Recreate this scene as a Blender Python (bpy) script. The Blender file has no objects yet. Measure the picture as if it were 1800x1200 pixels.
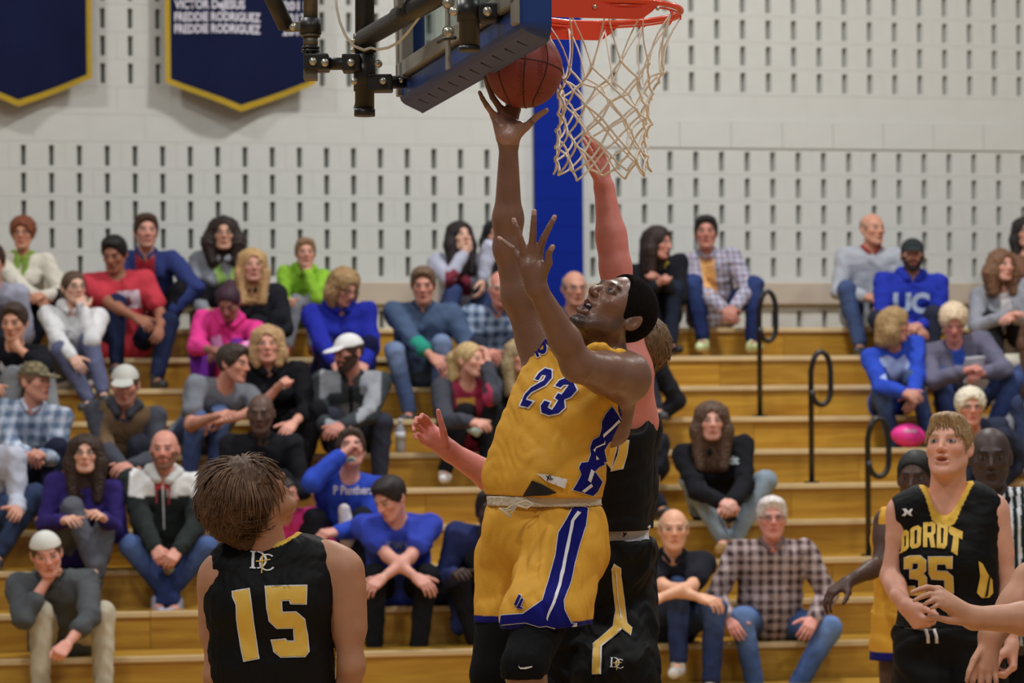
import bpy, math, random
import numpy as np
from mathutils import Vector, Matrix
from mathutils.bvhtree import BVHTree
from mathutils import geometry as mgeo
SC = bpy.context.scene
COL = SC.collection
# ---------------------------------------------------------------- camera, world, lamps, exposure
F, HC, YH, RHO = 4800.0, 1.76, 757.0, 0.0085      # focal length (px of an 1800 wide frame), eye height, horizon row, roll
cam_d = bpy.data.cameras.new('camera'); cam = bpy.data.objects.new('camera', cam_d); COL.objects.link(cam)
cam.location = (0, 0, HC)
cam.rotation_euler = (Matrix.Rotation(math.radians(90), 4, 'X') @ Matrix.Rotation(-RHO, 4, 'Z')).to_euler()
cam_d.sensor_width = 36.0; cam_d.lens = 36.0 * F / 1800.0
cam_d.shift_x = 0.0; cam_d.shift_y = (YH - 600.0) / 1800.0
cam_d.clip_start = 0.5; cam_d.clip_end = 120
cam_d.dof.use_dof = True; cam_d.dof.focus_distance = 8.5; cam_d.dof.aperture_fstop = 4.2
SC.camera = cam
SC.view_settings.view_transform = 'Standard'; SC.view_settings.look = 'None'
SC.view_settings.gamma = 1.0; SC.view_settings.use_curve_mapping = False
SC.view_settings.exposure = 0.0
SC.cycles.use_denoising = True
SC.cycles.max_bounces = 6
wd = bpy.data.worlds.new('gym_air'); SC.world = wd; wd.use_nodes = True
wd.node_tree.nodes['Background'].inputs[0].default_value = (0.93, 0.97, 1.0, 1)
wd.node_tree.nodes['Background'].inputs[1].default_value = 0.13
def lamp(x, y, z, size, power, col=(1, 0.985, 0.955)):
    l = bpy.data.lights.new('high_bay_lamp', 'AREA'); l.shape = 'DISK'; l.size = size; l.energy = power; l.color = col
    o = bpy.data.objects.new('high_bay_lamp', l); o.location = (x, y, z); COL.objects.link(o); o['kind'] = 'helper'
for lx, ly, lz, pw in ((1.6, 16.2, 8.6, 720), (-5.0, 15.0, 8.6, 330), (7.0, 16.0, 8.6, 330),
                       (-3.4, 9.4, 8.6, 400), (3.6, 9.0, 8.6, 400), (-3.0, 3.0, 8.6, 400), (3.4, 3.0, 8.6, 400)):
    lamp(lx, ly, lz, 0.9, pw * 0.50)

# ---------------------------------------------------------------- measuring helpers: photograph pixel + distance -> point in the gym
def A(*v): return np.array(v, float)
def P(x, y, Y):
    dx = x - 900.0; dd = y - YH
    Z = (-dd - RHO * dx) / (1 + RHO * RHO); X = dx + RHO * Z
    return A(X / F * Y, Y, HC + Z / F * Y)
def PX(p):
    X = p[0] / p[1] * F; Z = (p[2] - HC) / p[1] * F
    return (900 + X - RHO * Z, YH - RHO * X - Z)
PSI = math.atan(0.18); CP, SP = math.cos(PSI), math.sin(PSI)
EU = A(CP, SP, 0); EV = A(-SP, CP, 0); O = A(0, 20.69, 0)     # along the end wall, away into it
def Gp(u, v, z): return O + u * EU + v * EV + A(0, 0, z)
def u_at(x, v):
    t = (x - 900.0) / F
    return (t * (20.69 + v * CP) + v * SP) / (CP - t * SP)
V0, DV, H0, RISE = -4.786, 0.4594, 0.504, 0.2232
def vk(k): return V0 + DV * k
def hk(k): return H0 + RISE * k
def nrm(v):
    v = np.asarray(v, float); return v / (np.linalg.norm(v) + 1e-9)
def lin(c):
    c = np.asarray(c, float) / 255.0
    return np.where(c <= 0.04045, c / 12.92, ((c + 0.055) / 1.055) ** 2.4)
def hexc(r, g, b, k=1.0): return tuple(np.minimum(lin((r, g, b)) * k, 0.95))

# ---------------------------------------------------------------- materials
MATS = {}
def mat(name, col=None, rough=0.6, metal=0.0, attr=False, noise=0.0, nscale=20.0, bump=0.0, bscale=60.0, spec=0.5,
        sss=0.0, coat=0.0, trans=0.0, emit=None, vec='Object', stretch=None):
    if name in MATS: return MATS[name]
    m = bpy.data.materials.new(name); m.use_nodes = True; nt = m.node_tree; b = nt.nodes['Principled BSDF']
    b.inputs['Roughness'].default_value = rough; b.inputs['Metallic'].default_value = metal
    b.inputs['Specular IOR Level'].default_value = spec
    if coat: b.inputs['Coat Weight'].default_value = coat; b.inputs['Coat Roughness'].default_value = 0.15
    if trans: b.inputs['Transmission Weight'].default_value = trans; b.inputs['IOR'].default_value = 1.05
    if sss:
        b.inputs['Subsurface Weight'].default_value = sss; b.inputs['Subsurface Radius'].default_value = (0.012, 0.004, 0.002); b.inputs['Subsurface Scale'].default_value = 1.0
    tc = nt.nodes.new('ShaderNodeTexCoord'); mp = nt.nodes.new('ShaderNodeMapping')
    nt.links.new(tc.outputs[vec], mp.inputs[0])
    if stretch: mp.inputs['Scale'].default_value = stretch
    if attr:
        src = nt.nodes.new('ShaderNodeAttribute'); src.attribute_name = 'Col'; out = src.outputs['Color']
    else:
        src = nt.nodes.new('ShaderNodeRGB'); src.outputs[0].default_value = (*col, 1); out = src.outputs[0]
    if noise:
        n = nt.nodes.new('ShaderNodeTexNoise'); n.inputs['Scale'].default_value = nscale; n.inputs['Detail'].default_value = 3
        nt.links.new(mp.outputs[0], n.inputs[0])
        mr = nt.nodes.new('ShaderNodeMapRange'); mr.inputs[1].default_value = 0.3; mr.inputs[2].default_value = 0.7
        mr.inputs[3].default_value = 1 - noise; mr.inputs[4].default_value = 1 + noise
        nt.links.new(n.outputs[0], mr.inputs[0])
        mx = nt.nodes.new('ShaderNodeVectorMath'); mx.operation = 'SCALE'
        nt.links.new(out, mx.inputs[0]); nt.links.new(mr.outputs[0], mx.inputs['Scale']); out = mx.outputs[0]
    nt.links.new(out, b.inputs['Base Color'])
    if bump:
        n2 = nt.nodes.new('ShaderNodeTexNoise'); n2.inputs['Scale'].default_value = bscale; n2.inputs['Detail'].default_value = 2
        nt.links.new(mp.outputs[0], n2.inputs[0])
        bp = nt.nodes.new('ShaderNodeBump'); bp.inputs['Strength'].default_value = bump; bp.inputs['Distance'].default_value = 0.004
        nt.links.new(n2.outputs[0], bp.inputs['Height']); nt.links.new(bp.outputs[0], b.inputs['Normal'])
    if emit: b.inputs['Emission Color'].default_value = (*emit, 1); b.inputs['Emission Strength'].default_value = 1
    MATS[name] = m; return m

# ---------------------------------------------------------------- objects
def mesh_np(name, V, Q, cols=None, smooth=True):
    me = bpy.data.meshes.new(name); V = np.asarray(V, np.float32); Q = np.asarray(Q, np.int32)
    me.vertices.add(len(V)); me.vertices.foreach_set('co', V.ravel())
    n = Q.shape[1] if len(Q) else 4
    me.loops.add(Q.size); me.loops.foreach_set('vertex_index', Q.ravel())
    me.polygons.add(len(Q)); me.polygons.foreach_set('loop_start', np.arange(0, Q.size, n, dtype=np.int32))
    me.update(calc_edges=True); me.validate()
    me.polygons.foreach_set('use_smooth', np.full(len(me.polygons), smooth))
    if cols is not None:
        ca = me.color_attributes.new('Col', 'FLOAT_COLOR', 'POINT')
        c4 = np.ones((len(V), 4), np.float32); c4[:, :3] = cols; ca.data.foreach_set('color', c4.ravel())
    return me
def link(name, me, material=None, parent=None):
    o = bpy.data.objects.new(name, me); COL.objects.link(o)
    if material is not None and len(me.materials) == 0: me.materials.append(material)
    if parent is not None:
        o.parent = parent; o.matrix_parent_inverse = Matrix.Translation(-Vector(parent.location)) if parent.get('_world') else Matrix.Identity(4)
    return o
def tag(o, label, cat, group=None, kind=None):
    if label: o['label'] = label
    if cat: o['category'] = cat
    if group: o['group'] = group
    if kind: o['kind'] = kind
    return o
def empty(name, loc, label=None, cat=None, group=None, kind=None):
    o = bpy.data.objects.new(name, None); COL.objects.link(o); o.location = tuple(loc); o.empty_display_size = 0.1
    o['_world'] = 1                                 # children are given in gym coordinates
    return tag(o, label, cat, group, kind)
class MB:
    def __init__(s): s.v = []; s.f = []
    def add(s, V, Fc):
        n = len(s.v); s.v += [tuple(map(float, p)) for p in V]; s.f += [tuple(i + n for i in f) for f in Fc]; return s
    def box(s, c, ax, hs):
        c = A(*c); ax = [np.asarray(a, float) for a in ax]
        V = [c + ax[0] * hs[0] * i + ax[1] * hs[1] * j + ax[2] * hs[2] * k for k in (-1, 1) for j in (-1, 1) for i in (-1, 1)]
        F6 = [(0, 2, 3, 1), (4, 5, 7, 6), (0, 1, 5, 4), (2, 6, 7, 3), (0, 4, 6, 2), (1, 3, 7, 5)]
        if np.dot(np.cross(ax[0], ax[1]), ax[2]) < 0: F6 = [f[::-1] for f in F6]
        return s.add(V, F6)
    def tube(s, pts, r, n=10, caps=True, closed=False):
        pts = [np.asarray(p, float) for p in pts]; m = len(pts); rs = r if hasattr(r, '__len__') else [r] * m
        V = []; up = None
        for i, p in enumerate(pts):
            if closed: d = nrm(pts[(i + 1) % m] - pts[i - 1])
            else: d = nrm(pts[min(i + 1, m - 1)] - pts[max(i - 1, 0)])
            if up is None:
                up = A(0, 0, 1) if abs(d[2]) < 0.9 else A(1, 0, 0)
            a = nrm(up - d * np.dot(up, d)); b = np.cross(d, a); up = a
            V += [p + rs[i] * (a * math.cos(2 * math.pi * j / n) + b * math.sin(2 * math.pi * j / n)) for j in range(n)]
        Fc = []
        for i in range(m if closed else m - 1):
            i2 = (i + 1) % m
            for j in range(n):
                Fc.append((i * n + j, i * n + (j + 1) % n, i2 * n + (j + 1) % n, i2 * n + j))
        if caps and not closed:
            Fc.append(tuple(range(n))[::-1]); Fc.append(tuple((m - 1) * n + j for j in range(n)))
        return s.add(V, Fc)
    def ell(s, c, ax, r, nu=16, nv=10):
        c = A(*c); V = []; Fc = []
        for i in range(nv + 1):
            th = math.pi * i / nv
            for j in range(nu):
                ph = 2 * math.pi * j / nu
                V.append(c + ax[0] * r[0] * math.sin(th) * math.cos(ph) + ax[1] * r[1] * math.sin(th) * math.sin(ph) + ax[2] * r[2] * math.cos(th))
        for i in range(nv):
            for j in range(nu):
                Fc.append((i * nu + j, (i + 1) * nu + j, (i + 1) * nu + (j + 1) % nu, i * nu + (j + 1) % nu))
        return s.add(V, Fc)
    def mesh(s, name, smooth=False):
        me = bpy.data.meshes.new(name); me.from_pydata(s.v, [], s.f); me.validate(); me.update()
        if smooth: me.polygons.foreach_set('use_smooth', np.full(len(me.polygons), True))
        return me
    def build(s, name, material, parent=None, smooth=False, bevel=0.0):
        o = link(name, s.mesh(name, smooth), material, parent)
        if bevel:
            b = o.modifiers.new('edge', 'BEVEL'); b.width = bevel; b.segments = 2; b.limit_method = 'ANGLE'
        return o

# ---------------------------------------------------------------- implicit surfaces (smooth unions of tapered limbs), meshed by surface nets
def smin(a, b, k):
    if k <= 0: return np.minimum(a, b)
    h = np.maximum(k - np.abs(a - b), 0) / k
    return np.minimum(a, b) - h * h * k * 0.25
class Grid:
    def __init__(s, lo, hi, h):
        s.lo = np.asarray(lo, np.float32) - 3 * h; s.h = h
        s.n = np.ceil((np.asarray(hi) + 3 * h - s.lo) / h).astype(int) + 1
        s.D = np.full(tuple(s.n), 1.0, np.float32)
    def box(s, lo, hi):
        i0 = np.clip(np.floor((np.asarray(lo) - s.lo) / s.h).astype(int), 0, s.n); i1 = np.clip(np.ceil((np.asarray(hi) - s.lo) / s.h).astype(int) + 1, 0, s.n)
        if np.any(i1 <= i0): return None
        sl = tuple(slice(a, b) for a, b in zip(i0, i1))
        ax = [(s.lo[d] + s.h * np.arange(i0[d], i1[d])).astype(np.float32) for d in range(3)]
        return sl, ax[0][:, None, None], ax[1][None, :, None], ax[2][None, None, :]
    def apply(s, prims, grow=0.0):
        for p in prims: s.prim(p, grow)
        return s
    def prim(s, p, grow=0.0):
        t = p[0]
        if t == 'c' or t == '-c':
            _, a, b, r1, r2, k = p; m = max(r1, r2) + abs(grow) + k + 2.5 * s.h
            q = s.box(np.minimum(a, b) - m, np.maximum(a, b) + m)
            if q is None: return
            sl, X, Y, Z = q; d = np.asarray(b, float) - a; L = float(np.dot(d, d)) + 1e-12
            px, py, pz = X - a[0], Y - a[1], Z - a[2]
            u = np.clip((px * d[0] + py * d[1] + pz * d[2]) / L, 0, 1)
            v = np.sqrt((px - u * d[0]) ** 2 + (py - u * d[1]) ** 2 + (pz - u * d[2]) ** 2) - (r1 + (r2 - r1) * u)
            g = grow
        elif t == 'e' or t == '-e':
            _, c, R, r, k = p; m = max(r) + abs(grow) + k + 2.5 * s.h
            q = s.box(np.asarray(c) - m, np.asarray(c) + m)
            if q is None: return
            sl, X, Y, Z = q; px, py, pz = X - c[0], Y - c[1], Z - c[2]
            k0 = 0; k1 = 0
            for i in range(3):
                w = px * R[i][0] + py * R[i][1] + pz * R[i][2]; k0 = k0 + (w / r[i]) ** 2; k1 = k1 + (w / r[i] ** 2) ** 2
            k0 = np.sqrt(k0); v = k0 * (k0 - 1) / (np.sqrt(k1) + 1e-6)
            g = grow
        if t[0] == '-': s.D[sl] = -smin(-s.D[sl], v, k)
        else: s.D[sl] = smin(s.D[sl], v - g, k)
    def cut(s, pt, n, k=0.0):            # remove the side the normal points to
        _, X, Y, Z = s.box(s.lo, s.lo + s.h * s.n); n = nrm(n)
        v = (X[:s.n[0]] - pt[0]) * n[0] + (Y - pt[1]) * n[1] + (Z - pt[2]) * n[2]
        s.D = -smin(-s.D, -v[:s.n[0], :s.n[1], :s.n[2]], k); return s
    def ripple(s, amp, scale, seed=0, rep=3, axis=None):
        rnd = np.random.RandomState(seed); idx = np.nonzero(np.abs(s.D) < 3 * s.h + 3 * amp)
        if len(idx[0]) == 0: return s
        p = np.stack([s.lo[d] + s.h * idx[d] for d in range(3)], 1); w = np.zeros(len(p))
        wp = p + 0.35 * scale * np.sin(p[:, [1, 2, 0]] * (4.0 / scale) + rnd.rand(3) * 6)
        for i in range(rep):
            kv = rnd.randn(3)
            if axis is not None: kv = kv * 0.45 + np.asarray(axis) * rnd.choice([-1, 1]) * 1.3
            kv = nrm(kv) * 2 * math.pi / (scale * (0.7 + 0.7 * rnd.rand())); ph = rnd.rand() * 6.28
            sw_ = np.sin(wp @ kv + ph); w += (0.55 * sw_ + 0.45 * (1 - 2 * np.sqrt(sw_ * sw_ + 0.03))) / rep
        s.D[idx] += (amp * w * 1.4).astype(np.float32); return s
    def extract(s):
        D = s.D; S = D < 0; c = np.zeros(tuple(s.n - 1), np.int8)
        for i in (0, 1):
            for j in (0, 1):
                for k in (0, 1): c += S[i:s.n[0] - 1 + i, j:s.n[1] - 1 + j, k:s.n[2] - 1 + k]
        act = (c > 0) & (c < 8); I, J, K = np.nonzero(act); idx = np.full(act.shape, -1, np.int32); idx[I, J, K] = np.arange(len(I))
        if len(I) == 0: return np.zeros((0, 3)), np.zeros((0, 4), int)
        acc = np.zeros((len(I), 3), np.float32); cnt = np.zeros(len(I), np.float32)
        val = {(i, j, k): D[I + i, J + j, K + k] for i in (0, 1) for j in (0, 1) for k in (0, 1)}
        for a in val:
            for d in range(3):
                if a[d] == 0:
                    b = list(a); b[d] = 1; b = tuple(b); va, vb = val[a], val[b]; m = (va < 0) != (vb < 0)
                    t = va[m] / (va[m] - vb[m]); ps = np.tile(np.array(a, np.float32), (m.sum(), 1)); ps[:, d] = t
                    acc[m] += ps; cnt[m] += 1
        V = s.lo + s.h * (np.stack([I, J, K], 1) + acc / cnt[:, None])
        Q = []
        i, j, k = np.nonzero(S[:-1, 1:-1, 1:-1] != S[1:, 1:-1, 1:-1]); j = j + 1; k = k + 1
        q = np.stack([idx[i, j - 1, k - 1], idx[i, j, k - 1], idx[i, j, k], idx[i, j - 1, k]], 1); fl = ~S[i, j, k]; q[fl] = q[fl][:, ::-1]; Q.append(q)
        i, j, k = np.nonzero(S[1:-1, :-1, 1:-1] != S[1:-1, 1:, 1:-1]); i = i + 1; k = k + 1
        q = np.stack([idx[i - 1, j, k - 1], idx[i - 1, j, k], idx[i, j, k], idx[i, j, k - 1]], 1); fl = ~S[i, j, k]; q[fl] = q[fl][:, ::-1]; Q.append(q)
        i, j, k = np.nonzero(S[1:-1, 1:-1, :-1] != S[1:-1, 1:-1, 1:]); i = i + 1; j = j + 1
        q = np.stack([idx[i - 1, j - 1, k], idx[i, j - 1, k], idx[i, j, k], idx[i - 1, j, k]], 1); fl = ~S[i, j, k]; q[fl] = q[fl][:, ::-1]; Q.append(q)
        return V, np.concatenate(Q)
def bounds(prims, pad=0.02):
    lo = np.full(3, 1e9); hi = -lo
    for p in prims:
        if p[0] == 'c':
            m = max(p[3], p[4]) + pad; lo = np.minimum(lo, np.minimum(p[1], p[2]) - m); hi = np.maximum(hi, np.maximum(p[1], p[2]) + m)
        elif p[0] == 'e':
            m = max(p[3]) + pad; lo = np.minimum(lo, np.asarray(p[1]) - m); hi = np.maximum(hi, np.asarray(p[1]) + m)
    return lo, hi
def isomesh(prims, h, grow=0.0, cuts=(), ripple=None):
    lo, hi = bounds(prims, 0.02 + abs(grow)); g = Grid(lo, hi, h); g.apply(prims, grow)
    for c in cuts: g.cut(*c)
    if ripple: g.ripple(*ripple)
    return g.extract()
# ================================================================ the setting
M_block = mat('painted_block', hexc(211, 213, 209, 1.0), 0.55, noise=0.025, nscale=1.3, bump=0.25, bscale=180, vec='Generated')
M_back = mat('wall_backing', hexc(70, 78, 62), 0.9)
M_mortar = mat('painted_mortar', hexc(211, 213, 209), 0.7)
M_bluepaint = mat('blue_wall_paint', hexc(2, 36, 142), 0.7, spec=0.15, noise=0.05, nscale=2)
def wood_mat():
    m = bpy.data.materials.new('varnished_bleacher_wood'); m.use_nodes = True; nt = m.node_tree; b = nt.nodes['Principled BSDF']
    tc = nt.nodes.new('ShaderNodeTexCoord'); mp = nt.nodes.new('ShaderNodeMapping'); mp.inputs['Scale'].default_value = (0.6, 2.0, 9.0)
    nt.links.new(tc.outputs['Object'], mp.inputs[0])
    inf = nt.nodes.new('ShaderNodeObjectInfo'); sc = nt.nodes.new('ShaderNodeVectorMath'); sc.operation = 'ADD'
    ml = nt.nodes.new('ShaderNodeMath'); ml.operation = 'MULTIPLY'; ml.inputs[1].default_value = 40
    nt.links.new(inf.outputs['Random'], ml.inputs[0]); nt.links.new(mp.outputs[0], sc.inputs[0]); nt.links.new(ml.outputs[0], sc.inputs[1])
    n = nt.nodes.new('ShaderNodeTexNoise'); n.inputs['Scale'].default_value = 1.6; n.inputs['Detail'].default_value = 5; n.inputs['Distortion'].default_value = 1.2
    nt.links.new(sc.outputs[0], n.inputs[0])
    r = nt.nodes.new('ShaderNodeValToRGB'); r.color_ramp.elements[0].position = 0.3; r.color_ramp.elements[1].position = 0.72
    r.color_ramp.elements[0].color = (*hexc(168, 119, 34), 1); r.color_ramp.elements[1].color = (*hexc(204, 162, 64), 1)
    nt.links.new(n.outputs[0], r.inputs[0])
    hv = nt.nodes.new('ShaderNodeHueSaturation'); mr = nt.nodes.new('ShaderNodeMapRange'); mr.inputs[3].default_value = 0.88; mr.inputs[4].default_value = 1.1
    nt.links.new(inf.outputs['Random'], mr.inputs[0]); nt.links.new(mr.outputs[0], hv.inputs['Value']); nt.links.new(r.outputs[0], hv.inputs['Color'])
    nt.links.new(hv.outputs[0], b.inputs['Base Color']); b.inputs['Roughness'].default_value = 0.32
    b.inputs['Specular IOR Level'].default_value = 0.6
    return m
M_wood = wood_mat()
M_nose = mat('sheen_tinted_seat_edge', hexc(222, 196, 150), 0.25, noise=0.1, nscale=3, spec=0.8)  # pale edge board; sheen of the varnished seat tops put into its colour
M_floor = mat('gym_floor_maple', hexc(200, 160, 105), 0.25, noise=0.08, nscale=0.8)
# floor
fl = MB(); fl.box((0, 12, -0.05), (A(1, 0, 0), A(0, 1, 0), A(0, 0, 1)), (16, 16, 0.05))
o = fl.build('floor', M_floor); o['kind'] = 'structure'
# end wall: backing core plus single acoustic blocks with two slots each
wall = empty('wall_back', Gp(0, 0.1, 0), kind='structure')
AX = (EU, EV, A(0, 0, 1))
b = MB(); b.box(Gp(0, 0.16, 5), AX, (16, 0.08, 5)); b.build('wall_core', M_back, wall)
PIT = 0.2032
def block_mesh(slots, hm=PIT, w=2 * PIT, depth=0.09):
    """one block in local (u, v, z), face at v=0, joints recessed round it; slots taper to a dark back"""
    g = 0.0016; w2 = w / 2 - g; z0, z1 = g, hm - g; mb = MB()
    def quad(a, b_, c, d): mb.add([a, b_, c, d], [(0, 1, 2, 3)])
    sz0, sz1 = 0.027, hm - 0.027; sw, bw, dp = 0.0205, 0.0060, 0.070
    xs = {0: [], 1: [-PIT / 2], 2: [PIT / 2], 3: [-PIT / 2, PIT / 2]}[slots]
    edges = [-w2]
    for x in xs: edges += [x - sw, x + sw]
    edges.append(w2)
    for i in range(len(edges) - 1):
        a, c = edges[i], edges[i + 1]
        if i % 2 == 0: quad((a, 0, z0), (c, 0, z0), (c, 0, z1), (a, 0, z1))
        else:
            quad((a, 0, z0), (c, 0, z0), (c, 0, sz0), (a, 0, sz0)); quad((a, 0, sz1), (c, 0, sz1), (c, 0, z1), (a, 0, z1))
            x = (a + c) / 2
            quad((a, 0, sz0), (x - bw, dp, sz0), (x - bw, dp, sz1), (a, 0, sz1)); quad((x + bw, dp, sz0), (c, 0, sz0), (c, 0, sz1), (x + bw, dp, sz1))
            quad((a, 0, sz0), (c, 0, sz0), (x + bw, dp, sz0), (x - bw, dp, sz0)); quad((x - bw, dp, sz1), (x + bw, dp, sz1), (c, 0, sz1), (a, 0, sz1))
    for (a, c) in (((-w2, z0), (w2, z0)), ((w2, z0), (w2, z1)), ((w2, z1), (-w2, z1)), ((-w2, z1), (-w2, z0))):
        quad((a[0], depth, a[1]), (c[0], depth, c[1]), (c[0], 0, c[1]), (a[0], 0, a[1]))
    me = mb.mesh('block_slotted' if slots else 'block_plain'); me.materials.append(M_block); return me
ME_B = [block_mesh(i) for i in range(4)]
ROT = Matrix(((CP, -SP, 0, 0), (SP, CP, 0, 0), (0, 0, 1, 0), (0, 0, 0, 1)))
# reference slot: column at x=22.8, rows centred y=274 / pitch downwards
def uz(x, y, v=0.0):
    u = u_at(x, v); p = Gp(u, v, 0)
    for _ in range(4):
        q = P(x, y, p[1]); t = q[0] / q[1]; u = (t * (20.69 + v * CP) + v * SP) / (CP - t * SP); p = Gp(u, v, 0)
    return u, P(x, y, p[1])[2]
us, zs = uz(716, 278.5)            # a slot of the fifth course
zc0 = zs - PIT / 2                 # bottom of the course that holds the top row of the lower slots
n_u = int(round((uz(960, 400)[0] - us) / PIT))
blocks = []
for row in range(-12, 12):
    z = zc0 + row * PIT
    if z < 2.2: continue
    slotted = (row <= 0) or (3 <= row <= 7)
    if row < -4: slotted = (row == -6)
    off = (row % 2) * PIT
    us2 = us + (0.0 if row <= 0 else -0.028)
    for c in range(-14, 14):
        u = us2 + PIT / 2 + c * 2 * PIT + off
        xL = PX(Gp(u - PIT, 0, z))[0]; xR = PX(Gp(u + PIT, 0, z))[0]
        yT = PX(Gp(u, 0, z + PIT))[1]
        if xR < -15 or xL > 1815 or yT > 590 or PX(Gp(u, 0, z))[1] < -5: continue
        sl = 0
        if slotted:
            for bit, q_ in ((1, -PIT / 2), (2, PIT / 2)):
                xs_ = PX(Gp(u + q_, 0, z))[0]
                if not (895 < xs_ < 1042): sl |= bit
        blocks.append((u, z, sl, xL, xR))
blocks.sort(key=lambda t: 0)
n_b = 0; restmb = {}
for (u, z, sl, xL, xR) in blocks:
    if n_b < 296:
        o = bpy.data.objects.new('block', ME_B[sl]); COL.objects.link(o); o.parent = wall
        o.matrix_parent_inverse = Matrix.Translation(-Vector(wall.location))
        prot = 0.012 if abs(z - (zc0 + PIT)) < 0.01 and xL > 1000 else 0.0
        o.matrix_basis = Matrix.Translation(Vector(Gp(u, -prot, z))) @ ROT; n_b += 1
# the rest of the wall (outside the picture) as one coursed surface
rest = MB()
uA = uz(-25, 300)[0]; uB = uz(1825, 300)[0]
zT = max(b_[1] for b_ in blocks) + PIT
rowsz = sorted(set(round(b_[1], 4) for b_ in blocks)); spans = [(-16, 16, zT, 10), (-16, 16, 0, rowsz[0])]
for z_ in rowsz:
    us_ = [b_[0] for b_ in blocks if abs(b_[1] - z_) < .001]; spans += [(-16, min(us_) - PIT, z_, z_ + PIT), (max(us_) + PIT, 16, z_, z_ + PIT)]
for (a, c, z0, z1) in spans:
    rest.box(Gp((a + c) / 2, 0.045, (z0 + z1) / 2), AX, ((c - a) / 2, 0.045, (z1 - z0) / 2))
o = rest.build('plain_wall', M_block, wall); o['kind'] = 'stuff'
# mortar bed just behind the block faces
b = MB()
# thin recessed joints: the cores of the blocks stop light; strips between them
for row in range(-12, 12):
    z = zc0 + row * PIT
    b.box(Gp(0, 0.0065, z), AX, (9, 0.004, 0.0017))
b.build('mortar', M_mortar, wall)
b = MB()
for (u, z, sl, xL, xR) in blocks:
    b.box(Gp(u + PIT, 0.0065, z + PIT / 2), AX, (0.0017, 0.004, PIT / 2))
b.build('mortar', M_mortar, wall)
# blue painted pilaster
uL, uR = uz(938, 300)[0], uz(1021, 300)[0]
col_ = empty('pillar', Gp((uL + uR) / 2, 0, 0), kind='structure')
for row in range(-12, 12):
    z = zc0 + row * PIT
    if z > 1.9 and z < 5.9:
        bb = MB(); bb.box(Gp((uL + uR) / 2, -0.035, z + PIT / 2), AX, ((uR - uL) / 2, 0.036, PIT / 2 - 0.001)); bb.build('block', M_bluepaint, col_)
# beige ledge board along the wall foot and the pale board below it
M_beige = mat('beige_board', hexc(196, 182, 166), 0.6, noise=0.03, nscale=2)
za, zb = uz(690, 497)[1], uz(690, 535)[1]
b = MB(); b.box(Gp(0, -0.03, (za + zb) / 2), AX, (9, 0.03, (za - zb) / 2)); o = b.build('baseboard_back', M_beige, bevel=0.004); o['kind'] = 'structure'
# ---- pull-out bleachers
bl = empty('bleachers', Gp(0, vk(4), 0), 'varnished yellow wooden bleachers stepping up to the white block wall', 'bleachers')
def seam_u(k):
    base = -7.2 + (0.61 if k % 2 else 0.0); return [base + 1.22 * i for i in range(13)]
for k in range(-2, 10):
    v, z = vk(k), hk(k); vb = vk(k + 1) if k < 9 else -0.02
    se = seam_u(k)
    for i in range(len(se) - 1):
        a, c = se[i], se[i + 1]
        if PX(Gp(c, v, z))[0] < -700 or PX(Gp(a, v, z))[0] > 2500: continue
        g = 0.0015
        b = MB(); b.box(Gp((a + c) / 2, v + 0.02, z - 0.04 - (RISE - 0.04) / 2 + 0.001), AX, ((c - a) / 2 - g, 0.012, (RISE - 0.04) / 2)); b.build('riser_board', M_wood, bl)
    for i in range(0, len(se) - 1, 3):
        a, c = se[i], se[min(i + 3, len(se) - 1)]
        if PX(Gp(c, v, z))[0] < -700 or PX(Gp(a, v, z))[0] > 2500: continue
        b = MB(); b.box(Gp((a + c) / 2, (v + vb) / 2 + 0.012, z - 0.02), AX, ((c - a) / 2 - 0.001, (vb - v) / 2 + 0.01, 0.02)); b.build('seat_board', M_wood, bl)
        b = MB(); b.box(Gp((a + c) / 2, v - 0.006, z - 0.018), AX, ((c - a) / 2 - 0.001, 0.008, 0.018)); b.build('seat_edge', M_nose, bl, bevel=0.006)
    b = MB(); b.box(Gp(0, v + 0.05, z - RISE / 2 - 0.02), AX, (7.3, 0.004, RISE / 2)); b.build('kick_board', mat('dark_understructure', hexc(40, 32, 22), 0.8), bl)
# aisle handrails
M_black = mat('black_painted_steel', hexc(24, 24, 26), 0.35, spec=0.6)
def rail(x, ytop, ybase, k, loopx, loopbot):
    v = vk(k) + 0.10
    u, _ = uz(x, ybase, v); zb_ = hk(k)
    z_t = uz(x, ytop, v)[1]; zl = uz(x, loopbot, v)[1]
    du = uz(loopx, ytop, v)[0] - u
    fa = -EV                                                     # loop swings out towards the court and right
    pts = [Gp(u, v, zb_), Gp(u, v, z_t - 0.13)]
    for i in range(1, 9):
        a = math.pi * i / 8; pts.append(Gp(u + du * (1 - math.cos(a)) / 2, v - 0.02, z_t - 0.13 + 0.13 * math.sin(a)))
    for i in range(0, 9):
        a = math.pi * i / 8; pts.append(Gp(u + du * (1 + math.cos(a)) / 2 * 1.0, v - 0.02, zl + 0.10 - 0.10 * math.sin(a)))
    r = empty('aisle_handrail', Gp(u, v, zb_))
    MB().tube(pts, 0.0185, 10).build('rail_tube', M_black, r, smooth=True)
    f = MB(); f.tube([Gp(u, v, zb_), Gp(u, v, zb_ + 0.012)], 0.05, 14); f.build('floor_flange', M_black, r)
    return r
for i, (a, lab) in enumerate(zip([(1336, 512, 727, 6, 1362, 600), (1427, 618, 845, 4, 1458, 712), (1527, 735, 978, 2, 1560, 838)],
        ['black looped aisle handrail highest on the bleachers, by the man in plaid', 'black looped aisle handrail between the highest and the lowest one', 'black looped aisle handrail lowest on the bleachers, beside the pink football'])):
    tag(rail(*a), lab, 'handrail', 'looped aisle handrails')
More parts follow.
